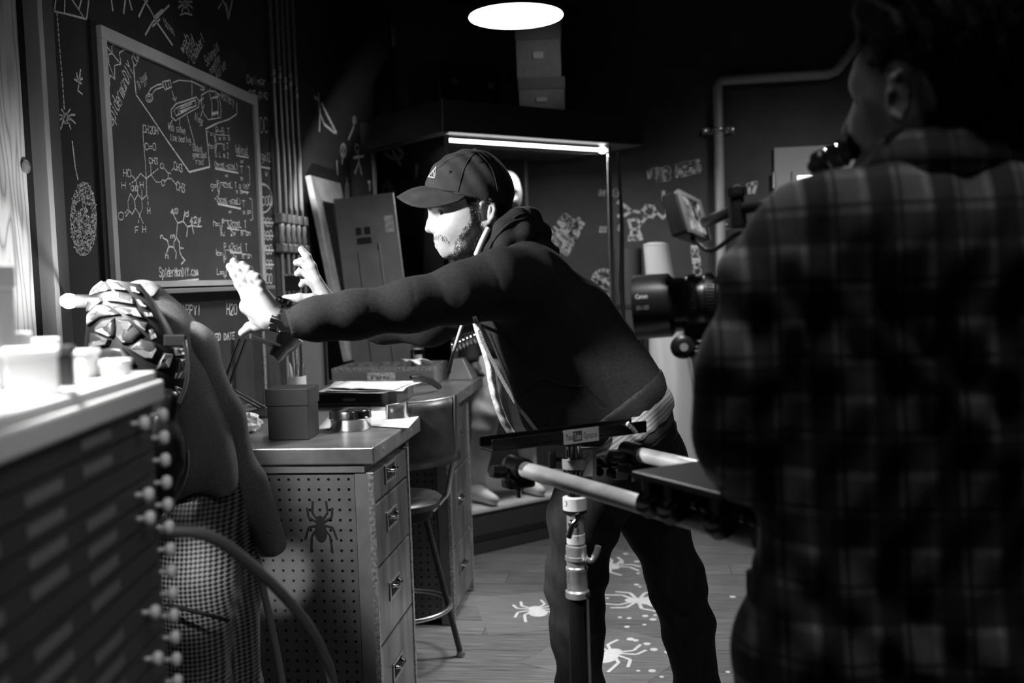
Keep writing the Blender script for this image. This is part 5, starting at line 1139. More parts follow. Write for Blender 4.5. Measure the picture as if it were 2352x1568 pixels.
# hands: chains of (x, y, depth offset px, radius px)
def hand(d0, wrist, palm, fingers, h=.0019):
    s = d0/F; B = SDF(h); Q = lambda p: P(p[0], p[1], d0+p[2]*s)
    B.chain([Q(p) for p in wrist], [p[3]*s for p in wrist], k=14*s)
    for a, b in palm: B.cap(Q(a), Q(b), a[3]*s, b[3]*s, k=12*s)
    for ch in fingers:
        B.chain([Q(p) for p in ch], [p[3]*s for p in ch], k=4*s)
        for p in ch[1:-1]: B.ell(Q(p), [p[3]*s*1.01]*3, AX, k=4*s)
    return B.mesh()
wr = (648, 730, 0, 27)
kn = [(602, 670, -28, 14), (587, 666, -10, 14.5), (575, 670, 9, 15), (567, 682, 27, 14)]
palm1 = [((636, 722, -14, 21), kn[0]), ((632, 722, -4, 22), kn[1]), ((628, 726, 8, 22), kn[2]), ((622, 732, 16, 21), kn[3]), ((612, 728, 4, 23), (570, 703, 10, 20)), ((618, 740, 10, 20), (590, 730, 22, 18))]
fing1 = [[(602, 670, -28, 12), (598, 651, -31, 11.2), (590, 638, -32, 10.2), (579, 629, -32, 8.4)],
         [(587, 666, -10, 12.8), (579, 639, -13, 12), (570, 621, -14, 10.8), (557, 608, -14, 9)],
         [(575, 670, 9, 13), (561, 640, 7, 12.5), (550, 617, 6, 11), (537, 601, 5, 9.2)],
         [(567, 682, 27, 12.5), (551, 652, 26, 12), (540, 630, 24, 10.6), (528, 612, 23, 9)],
         [(616, 742, 18, 17), (592, 748, 30, 14), (573, 752, 32, 12), (557, 764, 30, 9.5)]]
h1 = hand(2.13, [(700, 738, 4, 28), wr, (634, 726, 0, 26)], palm1, fing1)
kn = [(727, 644, -24, 13), (720, 640, -4, 13), (719, 646, 15, 12.5), (723, 656, 32, 11.5)]
palm2 = [((760, 702, -8, 18), kn[0]), ((758, 700, 0, 19), kn[1]), ((757, 700, 8, 19), kn[2]), ((757, 702, 14, 17), kn[3]), ((756, 700, -8, 18), (738, 688, -18, 15))]
fing2 = [[(727, 644, -24, 11.5), (716, 612, -26, 10.5), (705, 590, -27, 9.5), (692, 573, -28, 8)],
         [(720, 640, -4, 11.5), (706, 612, -2, 10.5), (693, 601, -2, 9.5), (681, 603, -3, 8)],
         [(719, 646, 15, 11), (704, 627, 18, 10), (693, 621, 18, 9), (683, 628, 17, 7.6)],
         [(723, 656, 32, 10), (708, 645, 36, 9), (699, 645, 36, 8), (692, 654, 35, 6.8)],
         [(750, 694, -18, 15), (718, 686, -28, 12), (688, 684, -32, 10.5), (656, 686, -32, 9.5)]]
h2 = hand(2.70, [(815, 722, 4, 26), (775, 712, 2, 22), (760, 702, 0, 21)], palm2, fing2)
# body core under the clothes
def Hm(x, y, d): return P(x, y, d)
B = SDF(.013)
B.cap(Hm(1140, 620, 2.42), Hm(1230, 700, 2.42), .07, .11, k=.05).cap(Hm(1230, 690, 2.34), Hm(1400, 900, 2.36), .07, .075, k=.05).cap(Hm(1230, 690, 2.50), Hm(1400, 900, 2.50), .07, .075, k=.05)
B.chain([Hm(1205, 650, 2.26), Hm(950, 702, 2.17), Hm(690, 737, 2.135)], [.055, .04, .027], k=.03).chain([Hm(1165, 640, 2.58), Hm(985, 735, 2.62), Hm(800, 718, 2.69)], [.055, .04, .027], k=.03)
LA_ = [Hm(1360, 1150, 2.38), Hm(1322, 1330, 2.41), Hm(1336, 1900, 2.44)]; LB_ = [Hm(1500, 1180, 2.50), Hm(1555, 1340, 2.50), Hm(1632, 1850, 2.56)]
B.chain(LA_, [.05, .042, .03], k=.01).chain(LB_, [.05, .042, .03], k=.01)
core = B.mesh()
V, Fc = joinmesh([(headV, headF), h1, h2, core])
base = Hm(1450, 1950, 2.45); base.z = 0
man = mkobj('person', V, Fc, M_skin, smooth=180, origin=base)
tag(man, 'bearded person in cap and dark zipped hoodie leaning forward with both hands raised', 'person')
# hoodie
M_hood = mat('black_fleece', .02, .9, nscale=160, namt=.35, bscale=420, bstr=.25, sheen=0)
def sinoise(freq, seed, n=6, st=(1, 1, 1)):
    R_ = np.random.default_rng(seed); D = R_.normal(size=(n, 3)); D /= np.linalg.norm(D, axis=1)[:, None]; D = D*np.array(st); ph = R_.uniform(0, 6.28, n); fq = freq*R_.uniform(.7, 1.4, n)
    def fn(X, Y, Z):
        t = 0
        for i in range(n): t = t+np.sin((X*D[i, 0]+Y*D[i, 1]+Z*D[i, 2])*fq[i]+ph[i]+.6*t)
        return t/n**.5
    return fn
_n1, _n2, _n3 = sinoise(26, 1), sinoise(55, 2), sinoise(30, 3)
def hoodwarp(X, Y, Z):
    r = np.abs(_n3(X, Y, Z)); return .0002*_n1(X, Y, Z)+.0005*_n2(X, Y, Z)+.0014*np.exp(-(r/.1)**2)-.0004
def torso(B, e=0):
    B.cap(Hm(1205, 640, 2.34), Hm(1300, 745, 2.33), .085+e, .105+e, k=.06).cap(Hm(1195, 635, 2.5), Hm(1300, 740, 2.5), .085+e, .105+e, k=.06)
    B.cap(Hm(1300, 745, 2.33), Hm(1425, 900, 2.34), .108+e, .105+e, k=.05).cap(Hm(1300, 745, 2.5), Hm(1425, 900, 2.5), .108+e, .105+e, k=.05)
    B.cap(Hm(1180, 720, 2.36), Hm(1275, 930, 2.38), .075+e, .085+e, k=.07).cap(Hm(1180, 720, 2.5), Hm(1275, 930, 2.48), .075+e, .085+e, k=.07)
    B.cap(Hm(1360, 850, 2.34), Hm(1330, 960, 2.35), .1+e, .09+e, k=.07)
nh = RT*.614-UP*.789
hemp = Hm(1470, 932, 2.4)
B = SDF(.0058); torso(B)
B.chain([Hm(1222, 655, 2.285), Hm(1150, 652, 2.235), Hm(1065, 672, 2.20), Hm(945, 701, 2.17), Hm(810, 723, 2.15), Hm(730, 733, 2.14), Hm(672, 739, 2.132)], [.092, .074, .062, .053, .048, .042, .033], k=.035)
B.chain([Hm(1165, 640, 2.57), Hm(1080, 690, 2.6), Hm(985, 738, 2.62), Hm(880, 738, 2.66), Hm(800, 720, 2.69), Hm(775, 712, 2.7)], [.085, .07, .06, .054, .044, .034], k=.035)
B.cap(Hm(1120, 610, 2.44), Hm(1180, 660, 2.42), .05, .1, k=.06)
B.subcap(Hm(1092, 520, 2.42), Hm(1118, 612, 2.42), .062, .052, .012)
B.plane(hemp, nh).plane(Hm(1300, 1012, 2.4), -UP).plane(Hm(667, 739, 2.132), Hm(667, 739, 2.132)-Hm(760, 728, 2.14)); B.warp = hoodwarp
hv, hf = B.mesh(); hood_bv = bvh_of(hv, hf)
hoodie = mkobj('hoodie', hv, hf, M_hood, man, smooth=180)
# hood bunched behind the neck
B = SDF(.005)
B.chain([Hd(1106, 608, -44), Hd(1128, 572, -62), Hd(1160, 530, -70), Hd(1190, 508, -55), Hd(1214, 506, -10), Hd(1212, 508, 40), Hd(1170, 520, 75), Hd(1120, 560, 70), Hd(1075, 605, 50)], [x*SM for x in (14, 20, 24, 26, 26, 26, 24, 20, 14)], k=24*SM)
B.chain([Hd(1120, 600, -64), Hd(1160, 558, -82), Hd(1205, 535, -72), Hd(1240, 535, -10), Hd(1235, 540, 50)], [x*SM for x in (16, 22, 26, 26, 24)], k=10*SM)
B.chain([Hd(1150, 610, -80), Hd(1200, 580, -85), Hd(1250, 572, -50), Hd(1268, 578, 0)], [x*SM for x in (14, 20, 22, 18)], k=10*SM)
B.cap(Hd(1188, 488, -45), Hd(1205, 486, -10), 12*SM, 12*SM, k=6*SM).cap(Hd(1160, 560, 0), Hd(1215, 570, 0), 50*SM, 45*SM, k=20*SM)
B.subcap(Hd(1085, 500, 0), Hd(1120, 590, 0), 56*SM, 52*SM, 8*SM); B.warp = lambda X, Y, Z: .0012*_n2(X, Y, Z)
gv, gf = B.mesh(); hd_ = mkobj('hood', gv, gf, M_hood, hoodie, smooth=180); hd_bv = bvh_of(gv, gf)
for pts in ([(1114, 592), (1134, 552), (1166, 516), (1212, 500)], [(1146, 604), (1186, 568), (1236, 556)], [(1180, 500), (1205, 490), (1228, 500)]):
    L = [q for q in (onsurf(hd_bv, p.x, p.y, .0005) for p in cr([Vector((a, b, 0)) for a, b in pts], 6)) if q is not None]
    if len(L) > 4: MB().tube(L, .0035, 6).build('fold_edge', M_hood, hd_, smooth=60)
B = SDF(.0058); torso(B, .004); B.plane(hemp+nh*.004, nh).plane(hemp-nh*.05, -nh).plane(Hm(1300, 1015, 2.4), -UP); B.build('hem_band', mat('ribbed_knit', .03, .9, nscale=200, namt=.3, sheen=0), hoodie)
a, b = Hm(664, 740, 2.131), Hm(735, 732, 2.14); B = SDF(.004); B.cap(a, b, .0345, .043); B.plane(a, a-b).plane(b-(b-a).normalized()*.012, b-a).subcap(a-(b-a), a+(b-a)*.1, .0285, .0285, .002)
B.warp = lambda X, Y, Z: .0016*np.sin((X-Z*.3)*120); B.build('cuff', M_hood, hoodie)
def surfline(pts, off, dflt, n=8):
    return [onsurf(hood_bv, p.x, p.y, off, dflt) for p in cr([Vector((a, b, 0)) for a, b in pts], n)]
M_zip = mat('zip_metal', .65, .4, .2)
ln = surfline([(1090, 728), (1112, 790), (1148, 862), (1185, 925), (1238, 996)], .002, 2.40)
MB().tube(ln, .004, 6).build('zip_tape', mat('zip_tape_grey', .1, .8), hoodie, smooth=60)
def resample(P_, step):
    out = [P_[0]]; acc = 0
    for a, b in zip(P_[:-1], P_[1:]):
        L = (b-a).length; t = step-acc
        while t < L: out.append(a+(b-a)*(t/L)); t += step
        acc = (acc+L) % step
    return out
mb = MB(); rs_ = resample(ln, .0036)
for i in range(len(rs_)-1):
    d = (rs_[i+1]-rs_[i]).normalized(); mb.box((-.0012, -.0042, -.0012), (.0012, .0042, .0012), frame(rs_[i]-FW*.0045, d, z=-FW))
o = mb.build('zip_teeth', M_zip, hoodie); o['kind'] = 'stuff'
fl = [P(x, y, 2.46) for x, y in ((1086, 728), (1100, 775), (1118, 830), (1128, 890), (1142, 940), (1160, 980), (1178, 1004))]
def flap(u, v):
    p = cr(fl, 4); k = u*(len(p)-1); i = min(int(k), len(p)-2); q = p[i]*(1-(k-i))+p[i+1]*(k-i); return q + RT*(-.006+.022*v)-FW*(.012*math.sin(math.pi*v)+.004*math.sin(u*50))
o = MB().grid(flap, 60, 6).build('open_flap_edge', mat('pale_facing', .8, .7, nscale=120, namt=.35), hoodie, smooth=180); md = o.modifiers.new('thick', 'SOLIDIFY'); md.thickness = .003
MB().tube(cr([P(1064, 738, 2.3), P(1052, 775, 2.29), P(1040, 815, 2.285), P(1032, 846, 2.28), P(1030, 856, 2.28)]), [.0042]*20+[.0055]*5, 8).build('drawstring', mat('white_cord', .75, .8), hoodie, smooth=60)
pk = surfline([(1183, 912), (1215, 890), (1250, 868), (1300, 884), (1340, 886)], .001, 2.3); MB().tube(pk, .0028, 6).build('pocket_seam', M_hood, hoodie, smooth=60)
pk = surfline([(1340, 886), (1360, 905), (1385, 930)], .001, 2.3); MB().tube(pk, .002, 6).build('pocket_seam', M_hood, hoodie, smooth=60)
# white strip of shirt at the neck, shirt hem, waistband, belt, jeans
MB().tube(cr([Hd(1094, 586, -72), Hd(1103, 564, -80), Hd(1113, 542, -82), Hd(1122, 524, -78)]), [.007]*19, 8).build('shirt_collar', mat('white_jersey', .72, .85), man, smooth=60)
def waist(B, e):
    B.cap(Hm(1330, 780, 2.35), Hm(1440, 950, 2.36), .085+e, .088+e, k=.05).cap(Hm(1330, 780, 2.49), Hm(1440, 950, 2.49), .085+e, .088+e, k=.05).cap(Hm(1440, 950, 2.36), Hm(1462, 1040, 2.37), .088+e, .095+e, k=.05).cap(Hm(1440, 950, 2.49), Hm(1462, 1040, 2.49), .088+e, .095+e, k=.05)
M_strip = wavemat('white_ribbed_jersey', .45, .78, 34, .85, axis=2, rot=(0, .65, 0), lo=.2, hi=.6)
B = SDF(.005); waist(B, .014); B.plane(hemp+nh*.046, nh).plane(hemp-nh*.08, -nh); B.warp = lambda X, Y, Z: .0018*np.sin((X*.8+Z*.6)*160+2*np.sin(X*40)); B.build('shirt', M_strip, man)
B = SDF(.005); waist(B, .006); B.plane(hemp+nh*.072, nh).plane(hemp+nh*.03, -nh); bv_, bf_ = B.mesh(); band = mkobj('waistband', bv_, bf_, mat('grey_elastic', .15, .8), man, smooth=180); band_bv = bvh_of(bv_, bf_)
v, f = textmesh('Hanes', .026, .062); c0_ = onsurf(band_bv, 1492, 966, .002, 2.27); e_ = (onsurf(band_bv, 1530, 937, .002, 2.29)-c0_).normalized()
vv3 = [c0_+e_*p[0]+(e_.cross(FW)*-1 if False else FW.cross(e_)*-1).normalized()*p[1] for p in v]
vv3 = [ (lambda q: (onsurf(band_bv, *proj(q)[:2], .0012, None) or q))(q) for q in vv3]
MB().add(vv3, f).build('lettering', M_black, band)
B = SDF(.005); waist(B, .01); B.plane(hemp+nh*.1, nh).plane(hemp+nh*.07, -nh); B.build('belt', mat('black_leather', .03, .4, bscale=90, bstr=.2), man)
M_jean = mat('dark_denim', .025, .85, nscale=60, namt=.4, bscale=500, bstr=.25, stretch=(1, 1, .35))
B = SDF(.007)
B.cap(Hm(1448, 985, 2.37), Hm(1466, 1060, 2.37), .1, .105, k=.05).cap(Hm(1448, 985, 2.49), Hm(1466, 1060, 2.5), .1, .105, k=.05)
B.chain([Hm(1400, 1060, 2.34), Hm(1345, 1180, 2.38), Hm(1322, 1330, 2.41), Hm(1326, 1440, 2.42), Hm(1334, 1600, 2.43), Hm(1340, 1900, 2.44)], [.1, .083, .068, .06, .056, .052], k=.04)
B.chain([Hm(1490, 1060, 2.5), Hm(1500, 1180, 2.5), Hm(1555, 1340, 2.5), Hm(1580, 1440, 2.51), Hm(1605, 1600, 2.53), Hm(1632, 1850, 2.56)], [.098, .08, .066, .06, .056, .05], k=.04)
B.plane(Hm(1500, 985, 2.43), RT*-.277+UP*.96)
kz = [Hm(1322, 1380, 2.36).z, Hm(1560, 1380, 2.5).z]
B.warp = lambda X, Y, Z: 0.0022*np.sin(Z*95+X*25+1.5*np.sin(X*40+Y*20))*np.exp(-((Z-kz[0]+.03)/.13)**2)+.002*np.sin(Z*60+X*60)
B.build('jeans', M_jean, man)
for p, q in ((Hm(1340, 1900, 2.42), 0), (Hm(1632, 1850, 2.56), 1)):
    B = SDF(.008); a = Vector((p.x, p.y, .05)); tdir = Vector((-1, .1, 0)); B.cap(a+Vector((0, 0, .05)), a, .05, .05).cap(a-tdir*.03, a+tdir*.15, .05, .04, k=.03).plane((0, 0, .002), (0, 0, -1)); B.build('shoe', M_black, man)
# cap
M_cap = mat('washed_black_cotton', .03, .9, nscale=30, namt=.35, bscale=380, bstr=.35, sheen=0)
capy = lambda x: 428+(x-972)*.255
B = SDF(.003); E(B, 1081, 440, 0, 97, 97, 84); E(B, 1042, 432, 0, 62, 66, 70, 20); E(B, 1110, 450, 0, 64, 70, 76, 20)
pa, pb = Hd(972, 434), Hd(1168, 482); nrm_ = (-UP-RT*(-.255)*1.0); nrm_ = (UP*-1+RT*-.255)
B.plane(pa, nrm_); B.warp = lambda X, Y, Z: .0012*np.sin(X*130+Z*80+3*np.sin(Y*40))
cv, cf = B.mesh(); cap_bv = bvh_of(cv, cf)
cap_ = mkobj('cap', cv, cf, M_cap, man, smooth=180); cap_['label'] = 'dark washed baseball cap with a small triangular patch'
def brim(u, v):
    th = math.radians(-92+184*u); ct, s = math.cos(th), math.sin(th); ct = max(ct, 0)
    xi, ci = 1072-88*ct, 74*s; yi = capy(xi)-3
    xo, co = 1070-158*ct**.65, 84*s; yo = 453+44*s*s*math.sqrt(ct)
    r = v; x = xi+(xo-xi)*r; y = yi+(yo-yi)*r-7*math.sin(math.pi*r)*ct; return Hd(x, y, ci+(co-ci)*r)
o = MB().grid(brim, 40, 10).build('brim', M_cap, cap_, smooth=180); md = o.modifiers.new('thick', 'SOLIDIFY'); md.thickness = .004; md.offset = 0
MB().tube([brim(u, .98) for u in np.linspace(.02, .98, 40)], .0025, 6).build('brim_edge', M_cap, cap_, smooth=60)
MB().tube([brim(u, .02) for u in np.linspace(.02, .98, 40)], .0012, 6).build('brim_seam', M_cap, cap_, smooth=60)
MB().lathe([(.009, 0), (.009, .003), (.006, .006), (0, .007)], 14, axis(Hd(1093, 347, 0), Hd(1093, 330, 0))).build('button', M_cap, cap_, smooth=60)
sf = lambda pts, off=.0008: [q for q in (onsurf(cap_bv, p.x, p.y, off, None) for p in cr([Vector((a, b, 0)) for a, b in pts], 8)) if q is not None]
for pts in ([(1092, 349), (1075, 370), (1062, 400), (1052, 440)], [(1097, 349), (1125, 380), (1140, 420), (1146, 465)], [(1090, 349), (1040, 362), (1008, 385)]):
    L = sf(pts)
    if len(L) > 3: MB().tube(L, .0012, 5).build('panel_seam', M_cap, cap_, smooth=60)
for x, y in ((1103, 372), (1035, 395)): 
    q = onsurf(cap_bv, x, y, .0005)
    if q: MB().lathe([(.003, 0), (.004, .0008), (.002, .001)], 10, axis(q, q-FW)).build('eyelet', M_black, cap_, smooth=60)
L = [onsurf(cap_bv, x, y, .0012) for x, y in ((1003, 382), (998, 408), (984, 406), (1003, 382))]
if all(L):
    Wp = mat('white_thread', .75, .8); MB().tube([L[i]*(1-f)+L[i+1]*f for i in range(3) for f in (0, .33, .66)], .0014, 5, closed=True).build('patch_outline', Wp, cap_, smooth=60)
    g = [onsurf(cap_bv, x, y, .001) for x, y in ((986, 405), (991, 396), (992, 405), (996, 392), (997, 405))]
    if all(g): MB().tube(g, .0012, 5).build('patch_letter', Wp, cap_, smooth=60)
# beard, moustache, sideburn and hair as short strands on the skin
def inpoly(x, y, pg):
    c = False; j = len(pg)-1
    for i in range(len(pg)):
        if (pg[i][1] > y) != (pg[j][1] > y) and x < (pg[j][0]-pg[i][0])*(y-pg[i][1])/(pg[j][1]-pg[i][1])+pg[i][0]: c = not c
        j = i
    return c
def vnormals(V, Fc):
    a, b, c = V[Fc[:, 0]], V[Fc[:, 1]], V[Fc[:, 2]]; n = np.cross(b-a, c-a); N = np.zeros_like(V)
    for k in range(4): np.add.at(N, Fc[:, k], n)
    return N/np.maximum(np.linalg.norm(N, axis=1), 1e-9)[:, None]
def strands(V, Fc, regions, name, m, parent, r=.00035, seed=1):
    """regions: (polygon px, chance per vertex, length, direction vector, lift)"""
    R_ = random.Random(seed); N = vnormals(V, Fc); mb = MB()
    for v, n in zip(V, N):
        x, y, d = proj(v); v = Vector(v); n = Vector(n)
        for pg, ch, L, dr, lift in regions:
            if not inpoly(x, y, pg): continue
            for _ in range(int(ch)+(R_.random() < ch-int(ch))):
                t = (dr+Vector((R_.gauss(0, .35), R_.gauss(0, .35), R_.gauss(0, .35)))); t = (t-n*t.dot(n)).normalized()
                o = v+Vector((R_.gauss(0, .0008), R_.gauss(0, .0008), R_.gauss(0, .0008)))-n*.0004
                l = L*R_.uniform(.6, 1.2); p1 = o+(t*.75+n*lift)*l*.5; p2 = o+(t+n*lift*.5)*l; q = t.cross(n)*r*R_.uniform(.7, 1.3)
                mb.add([o-q, o+q, p1+q*.8, p1-q*.8, p2, o+n*r], [(0, 1, 2, 3), (3, 2, 4), (1, 5, 2), (5, 0, 3)])
            break
    o = mb.build(name, m, parent); o['kind'] = 'stuff'; return o
M_hair = mat('dark_hair', .012, .45)
dwn = (-UP*.9-RT*.35).normalized()
beard_core = [(1062, 545), (1085, 515), (1100, 505), (1108, 525), (1108, 560), (1098, 586), (1070, 598), (1040, 600), (1048, 588), (1060, 575)]
beard_thin = [(1046, 552), (1078, 505), (1100, 490), (1115, 530), (1115, 590), (1050, 605), (1018, 600), (1020, 588), (1042, 580)]
mous = [(996, 541), (1010, 538), (1024, 543), (1032, 555), (1029, 560), (1016, 551), (997, 549)]
goat = [(1012, 571), (1022, 570), (1024, 577), (1014, 578)]
side = [(1068, 450), (1100, 450), (1104, 500), (1100, 516), (1084, 516), (1080, 480)]
hairp = [(1100, 440), (1180, 440), (1180, 560), (1128, 540), (1142, 500), (1140, 465), (1105, 458)]
brow = [(996, 473), (1010, 469), (1034, 470), (1042, 477), (1030, 476), (1010, 476), (997, 479)]
strands(headV, headF, [(beard_core, 4.2, .009, dwn, .35), (beard_thin, 1.0, .006, dwn, .25), (mous, .55, .0055, dwn, .2), (goat, .35, .004, dwn, .3)], 'beard', M_hair, man, r=.00042, seed=2)
strands(headV, headF, [(brow, 1.2, .005, (RT*.8+UP*.1), .2)], 'eyebrow', M_hair, man, seed=3)
strands(headV, headF, [(side, 3, .009, -UP, .25), (hairp, 3, .012, -UP, .3)], 'hair', M_hair, man, seed=4)
for s in (-1, 1):
    e = Hd(1013.6, 489.5, s*40.5)
    MB().lathe([(0, .0005), (.0032, .0008), (.0055, .0), (.0055, -.002)], 14, axis(e, e-RT*.0075+FW*.0066*s)).build('iris', mat('iris_grey', .1, .1), man, smooth=60)
    MB().tube([Hd(1007, 485, s*28), Hd(1008.5, 483.5, s*38), Hd(1015, 484, s*45), Hd(1025, 487, s*46)], .0015, 5).build('eyelash', M_hair, man, smooth=60)
# wrist watch
wa, wb = P(664, 735, 2.13), P(620, 722, 2.13); wc = P(640, 728, 2.13); Mw = axis(wc, wc+(wb-wa)); rw = .0305
M_watch = mat('watch_steel', .6, .22, 1)
for k in range(16):
    a = 2*math.pi*k/16; a2 = a+2*math.pi/16*.86
    mb = MB(); z0, z1 = -.009, .009
    pts = [(math.cos(q)*rw*s, math.sin(q)*rw*s) for q in (a, a2) for s in (1, 1.1)]
    mb.add([(pts[i][0], pts[i][1], z) for z in (z0, z1) for i in range(4)], [(0, 2, 3, 1), (4, 5, 7, 6), (0, 1, 5, 4), (2, 6, 7, 3), (1, 3, 7, 5), (0, 4, 6, 2)], Mw)
    mb.build('watch_link', M_watch, man, bev=.0008)
ud = Mw.inverted().to_3x3() @ UP; ua = math.atan2(ud.y, ud.x)
Mf = Mw @ Matrix.Rotation(ua, 4, 'Z') @ Matrix.Translation((rw*1.05, 0, 0)) @ Matrix.Rotation(math.pi/2, 4, 'Y')
MB().lathe([(.017, -.001), (.0195, .001), (.0195, .008), (.017, .0105), (.0165, .0095), (0, .0095)], 28, Mf).build('watch_case', M_watch, man, smooth=40)
MB().lathe([(0, .0097), (.016, .0097), (.016, .0093)], 24, Mf).build('watch_dial', M_black, man, smooth=40)

# ------------------------------------------------------------------ camera operator seen from behind
DO = 1.28; SO = DO/F
def Op(x, y, c=0): return P(x, y, DO+c*SO)
def EO(B, x, y, c, rx, ry, rc, k=20, sub=False): B.ell(Op(x, y, c), (rx*SO, ry*SO, rc*SO), AX, k*SO, sub)
def CO_(B, a, b, ra, rb=None, k=20): B.cap(Op(*a), Op(*b), ra*SO, (ra if rb is None else rb)*SO, k*SO)
B = SDF(.0028)
EO(B, 2180, 110, 40, 172, 195, 170); EO(B, 2075, 235, 110, 112, 165, 105, 60); EO(B, 2010, 165, 120, 50, 60, 60, 30)
CO_(B, (1985, 192, 110), (2030, 190, 40), 30, 30, 30); EO(B, 1998, 285, 110, 46, 55, 60, 30)
CO_(B, (2085, 345, 0), (2000, 395, 110), 45, 38, 40); CO_(B, (1995, 395, 130), (1995, 405, 170), 36, 34, 30)
CO_(B, (1978, 240, 175), (1955, 300, 205), 18, 22, 18); CO_(B, (1985, 345, 175), (1985, 360, 175), 22, 22, 18)
EO(B, 1968, 243, 120, 14, 13, 24, 16, True)
CO_(B, (2190, 250, 30), (2200, 430, 40), 118, 135, 50)
# ear
EO(B, 2062, 225, -52, 26, 58, 16, 10)
pts = [(2050, 262), (2044, 215), (2050, 180), (2066, 166), (2082, 182), (2086, 215), (2080, 250), (2064, 278), (2052, 270)]
for a, b in zip(pts[:-1], pts[1:]): CO_(B, (*a, -62), (*b, -62), 9, 9, 6)
EO(B, 2060, 232, -82, 13, 26, 22, 8, True)
ohV, ohF = B.mesh()
B = SDF(.016)
for c in (0, 120): B.cap(Op(2170, 520, c+60), Op(2170, 1500, c+60), 200*SO, 200*SO, k=.06)
B.chain([Op(1830, 560, 40), Op(1700, 950, 20), Op(1690, 1050, 60), Op(1740, 960, 350), Op(1760, 850, 560)], [.05, .042, .04, .034, .028], k=.03)
B.chain([Op(2500, 560, 40), Op(2600, 950, 20), Op(2620, 1060, 60), Op(2450, 960, 380)], [.05, .042, .04, .03], k=.03)
for x in (2060, 2290): B.chain([Op(x, 1500, 90), Op(x, 2400, 90), Op(x, 3050, 110)], [.07, .055, .04], k=.04)
oc = B.mesh(); V, Fc = joinmesh([(ohV, ohF), oc]); ob = Op(2170, 3100, 90); ob.z = 0
op = mkobj('person', V, Fc, mat('operator_skin', .3, .5, nscale=60, namt=.06), smooth=180, origin=ob)
tag(op, 'short-haired person in a plaid shirt seen from behind, working the camera', 'person')
def plaid():
    m = bpy.data.materials.new('dark_plaid'); m.use_nodes = True; nt = m.node_tree; b = nt.nodes['Principled BSDF']; b.inputs['Roughness'].default_value = .9
    tc = nt.nodes.new('ShaderNodeTexCoord'); total = None
    def band(ax, scale, lo, hi, amp, phase):
        n = nt.nodes.new('ShaderNodeTexWave'); n.bands_direction = ax; n.inputs['Scale'].default_value = scale; n.inputs['Distortion'].default_value = .4; n.inputs['Detail'].default_value = 1; n.inputs['Detail Scale'].default_value = .3; n.inputs['Phase Offset'].default_value = phase
        nt.links.new(tc.outputs['Object'], n.inputs[0]); r = nt.nodes.new('ShaderNodeMapRange'); r.inputs[1].default_value = lo; r.inputs[2].default_value = hi; r.inputs[3].default_value = 0; r.inputs[4].default_value = amp
        nt.links.new(n.outputs['Fac'], r.inputs[0]); return r.outputs[0]
    def op_(o, a, c):
        q = nt.nodes.new('ShaderNodeMath'); q.operation = o
        for i, z in enumerate((a, c)):
            if isinstance(z, float): q.inputs[i].default_value = z
            else: nt.links.new(z, q.inputs[i])
        return q.outputs[0]
    vx = op_('ADD', band('X', 4.4, .44, .56, .55, 0), band('X', 8.8, .86, .96, .45, 1.2)); vz = op_('ADD', band('Z', 3.4, .48, .6, .55, .5), band('Z', 6.8, .86, .96, .45, 2.0))
    s = op_('MULTIPLY', op_('ADD', vx, .12), op_('ADD', vz, .22)); s = op_('MULTIPLY', s, .3); s = op_('ADD', s, .012)
    n = nt.nodes.new('ShaderNodeTexNoise'); n.inputs['Scale'].default_value = 260; nt.links.new(tc.outputs['Object'], n.inputs['Vector']); s = op_('MULTIPLY', s, op_('ADD', n.outputs[0], .55))
    nt.links.new(s, b.inputs['Base Color']); b.inputs['Sheen Weight'].default_value = .15; return m
B = SDF(.0068)
B.cap(Op(2080, 520, 40), Op(2300, 520, 40), .105, .105, k=.06).cap(Op(1900, 500, 40), Op(2480, 500, 40), .055, .055, k=.07)
B.cap(Op(1990, 620, 50), Op(1900, 1500, 70), .105, .105, k=.07).cap(Op(2380, 620, 50), Op(2430, 1500, 70), .11, .115, k=.07).cap(Op(2190, 620, 40), Op(2190, 1500, 60), .115, .12, k=.07)
B.cap(Op(1900, 1500, 70), Op(1890, 1750, 70), .107, .115, k=.06).cap(Op(2430, 1500, 70), Op(2430, 1750, 70), .115, .12, k=.06).cap(Op(2190, 1500, 60), Op(2190, 1750, 60), .12, .125, k=.06)
B.chain([Op(1850, 515, 40), Op(1770, 650, 40), Op(1712, 850, 30), Op(1690, 990, 40), Op(1720, 1060, 80), Op(1760, 960, 350), Op(1780, 870, 520)], [.058, .06, .056, .052, .05, .043, .036], k=.035)
B.chain([Op(2500, 515, 40), Op(2600, 700, 40), Op(2640, 980, 40), Op(2620, 1060, 80), Op(2450, 960, 380)], [.058, .058, .052, .05, .04], k=.035)
B.plane(Op(2190, 395, 0), UP).plane(Op(2190, 1790, 0), -UP)
B.warp = lambda X, Y, Z: .003*np.sin(X*50+Z*35+2*np.sin(Z*17+X*9))+.002*np.sin(X*90-Z*60)
sv, sf_ = B.mesh(); shirt = mkobj('plaid_shirt', sv, sf_, plaid(), op, smooth=180)
B = SDF(.005)
ring = [Op(2200+155*math.cos(a), 372+38*math.sin(a)*1-26*math.cos(a)*0, 40+130*math.sin(a)) for a in np.linspace(0, 2*math.pi, 17)]
ring = [Op(2200+158*math.cos(a), 352-48*-math.sin(a)*0-26*math.sin(a)*-1, 40+128*math.sin(a)) for a in np.linspace(0, 2*math.pi, 17)]
for a, b in zip(ring[:-1], ring[1:]): B.cap(a, b, .019, .019, k=.012); 
for a, b in zip(ring[:-1], ring[1:]): B.cap(a-UP*.025+(a-Op(2200, 352, 40))*.12, b-UP*.025+(b-Op(2200, 352, 40))*.12, .019, .019, k=.02)
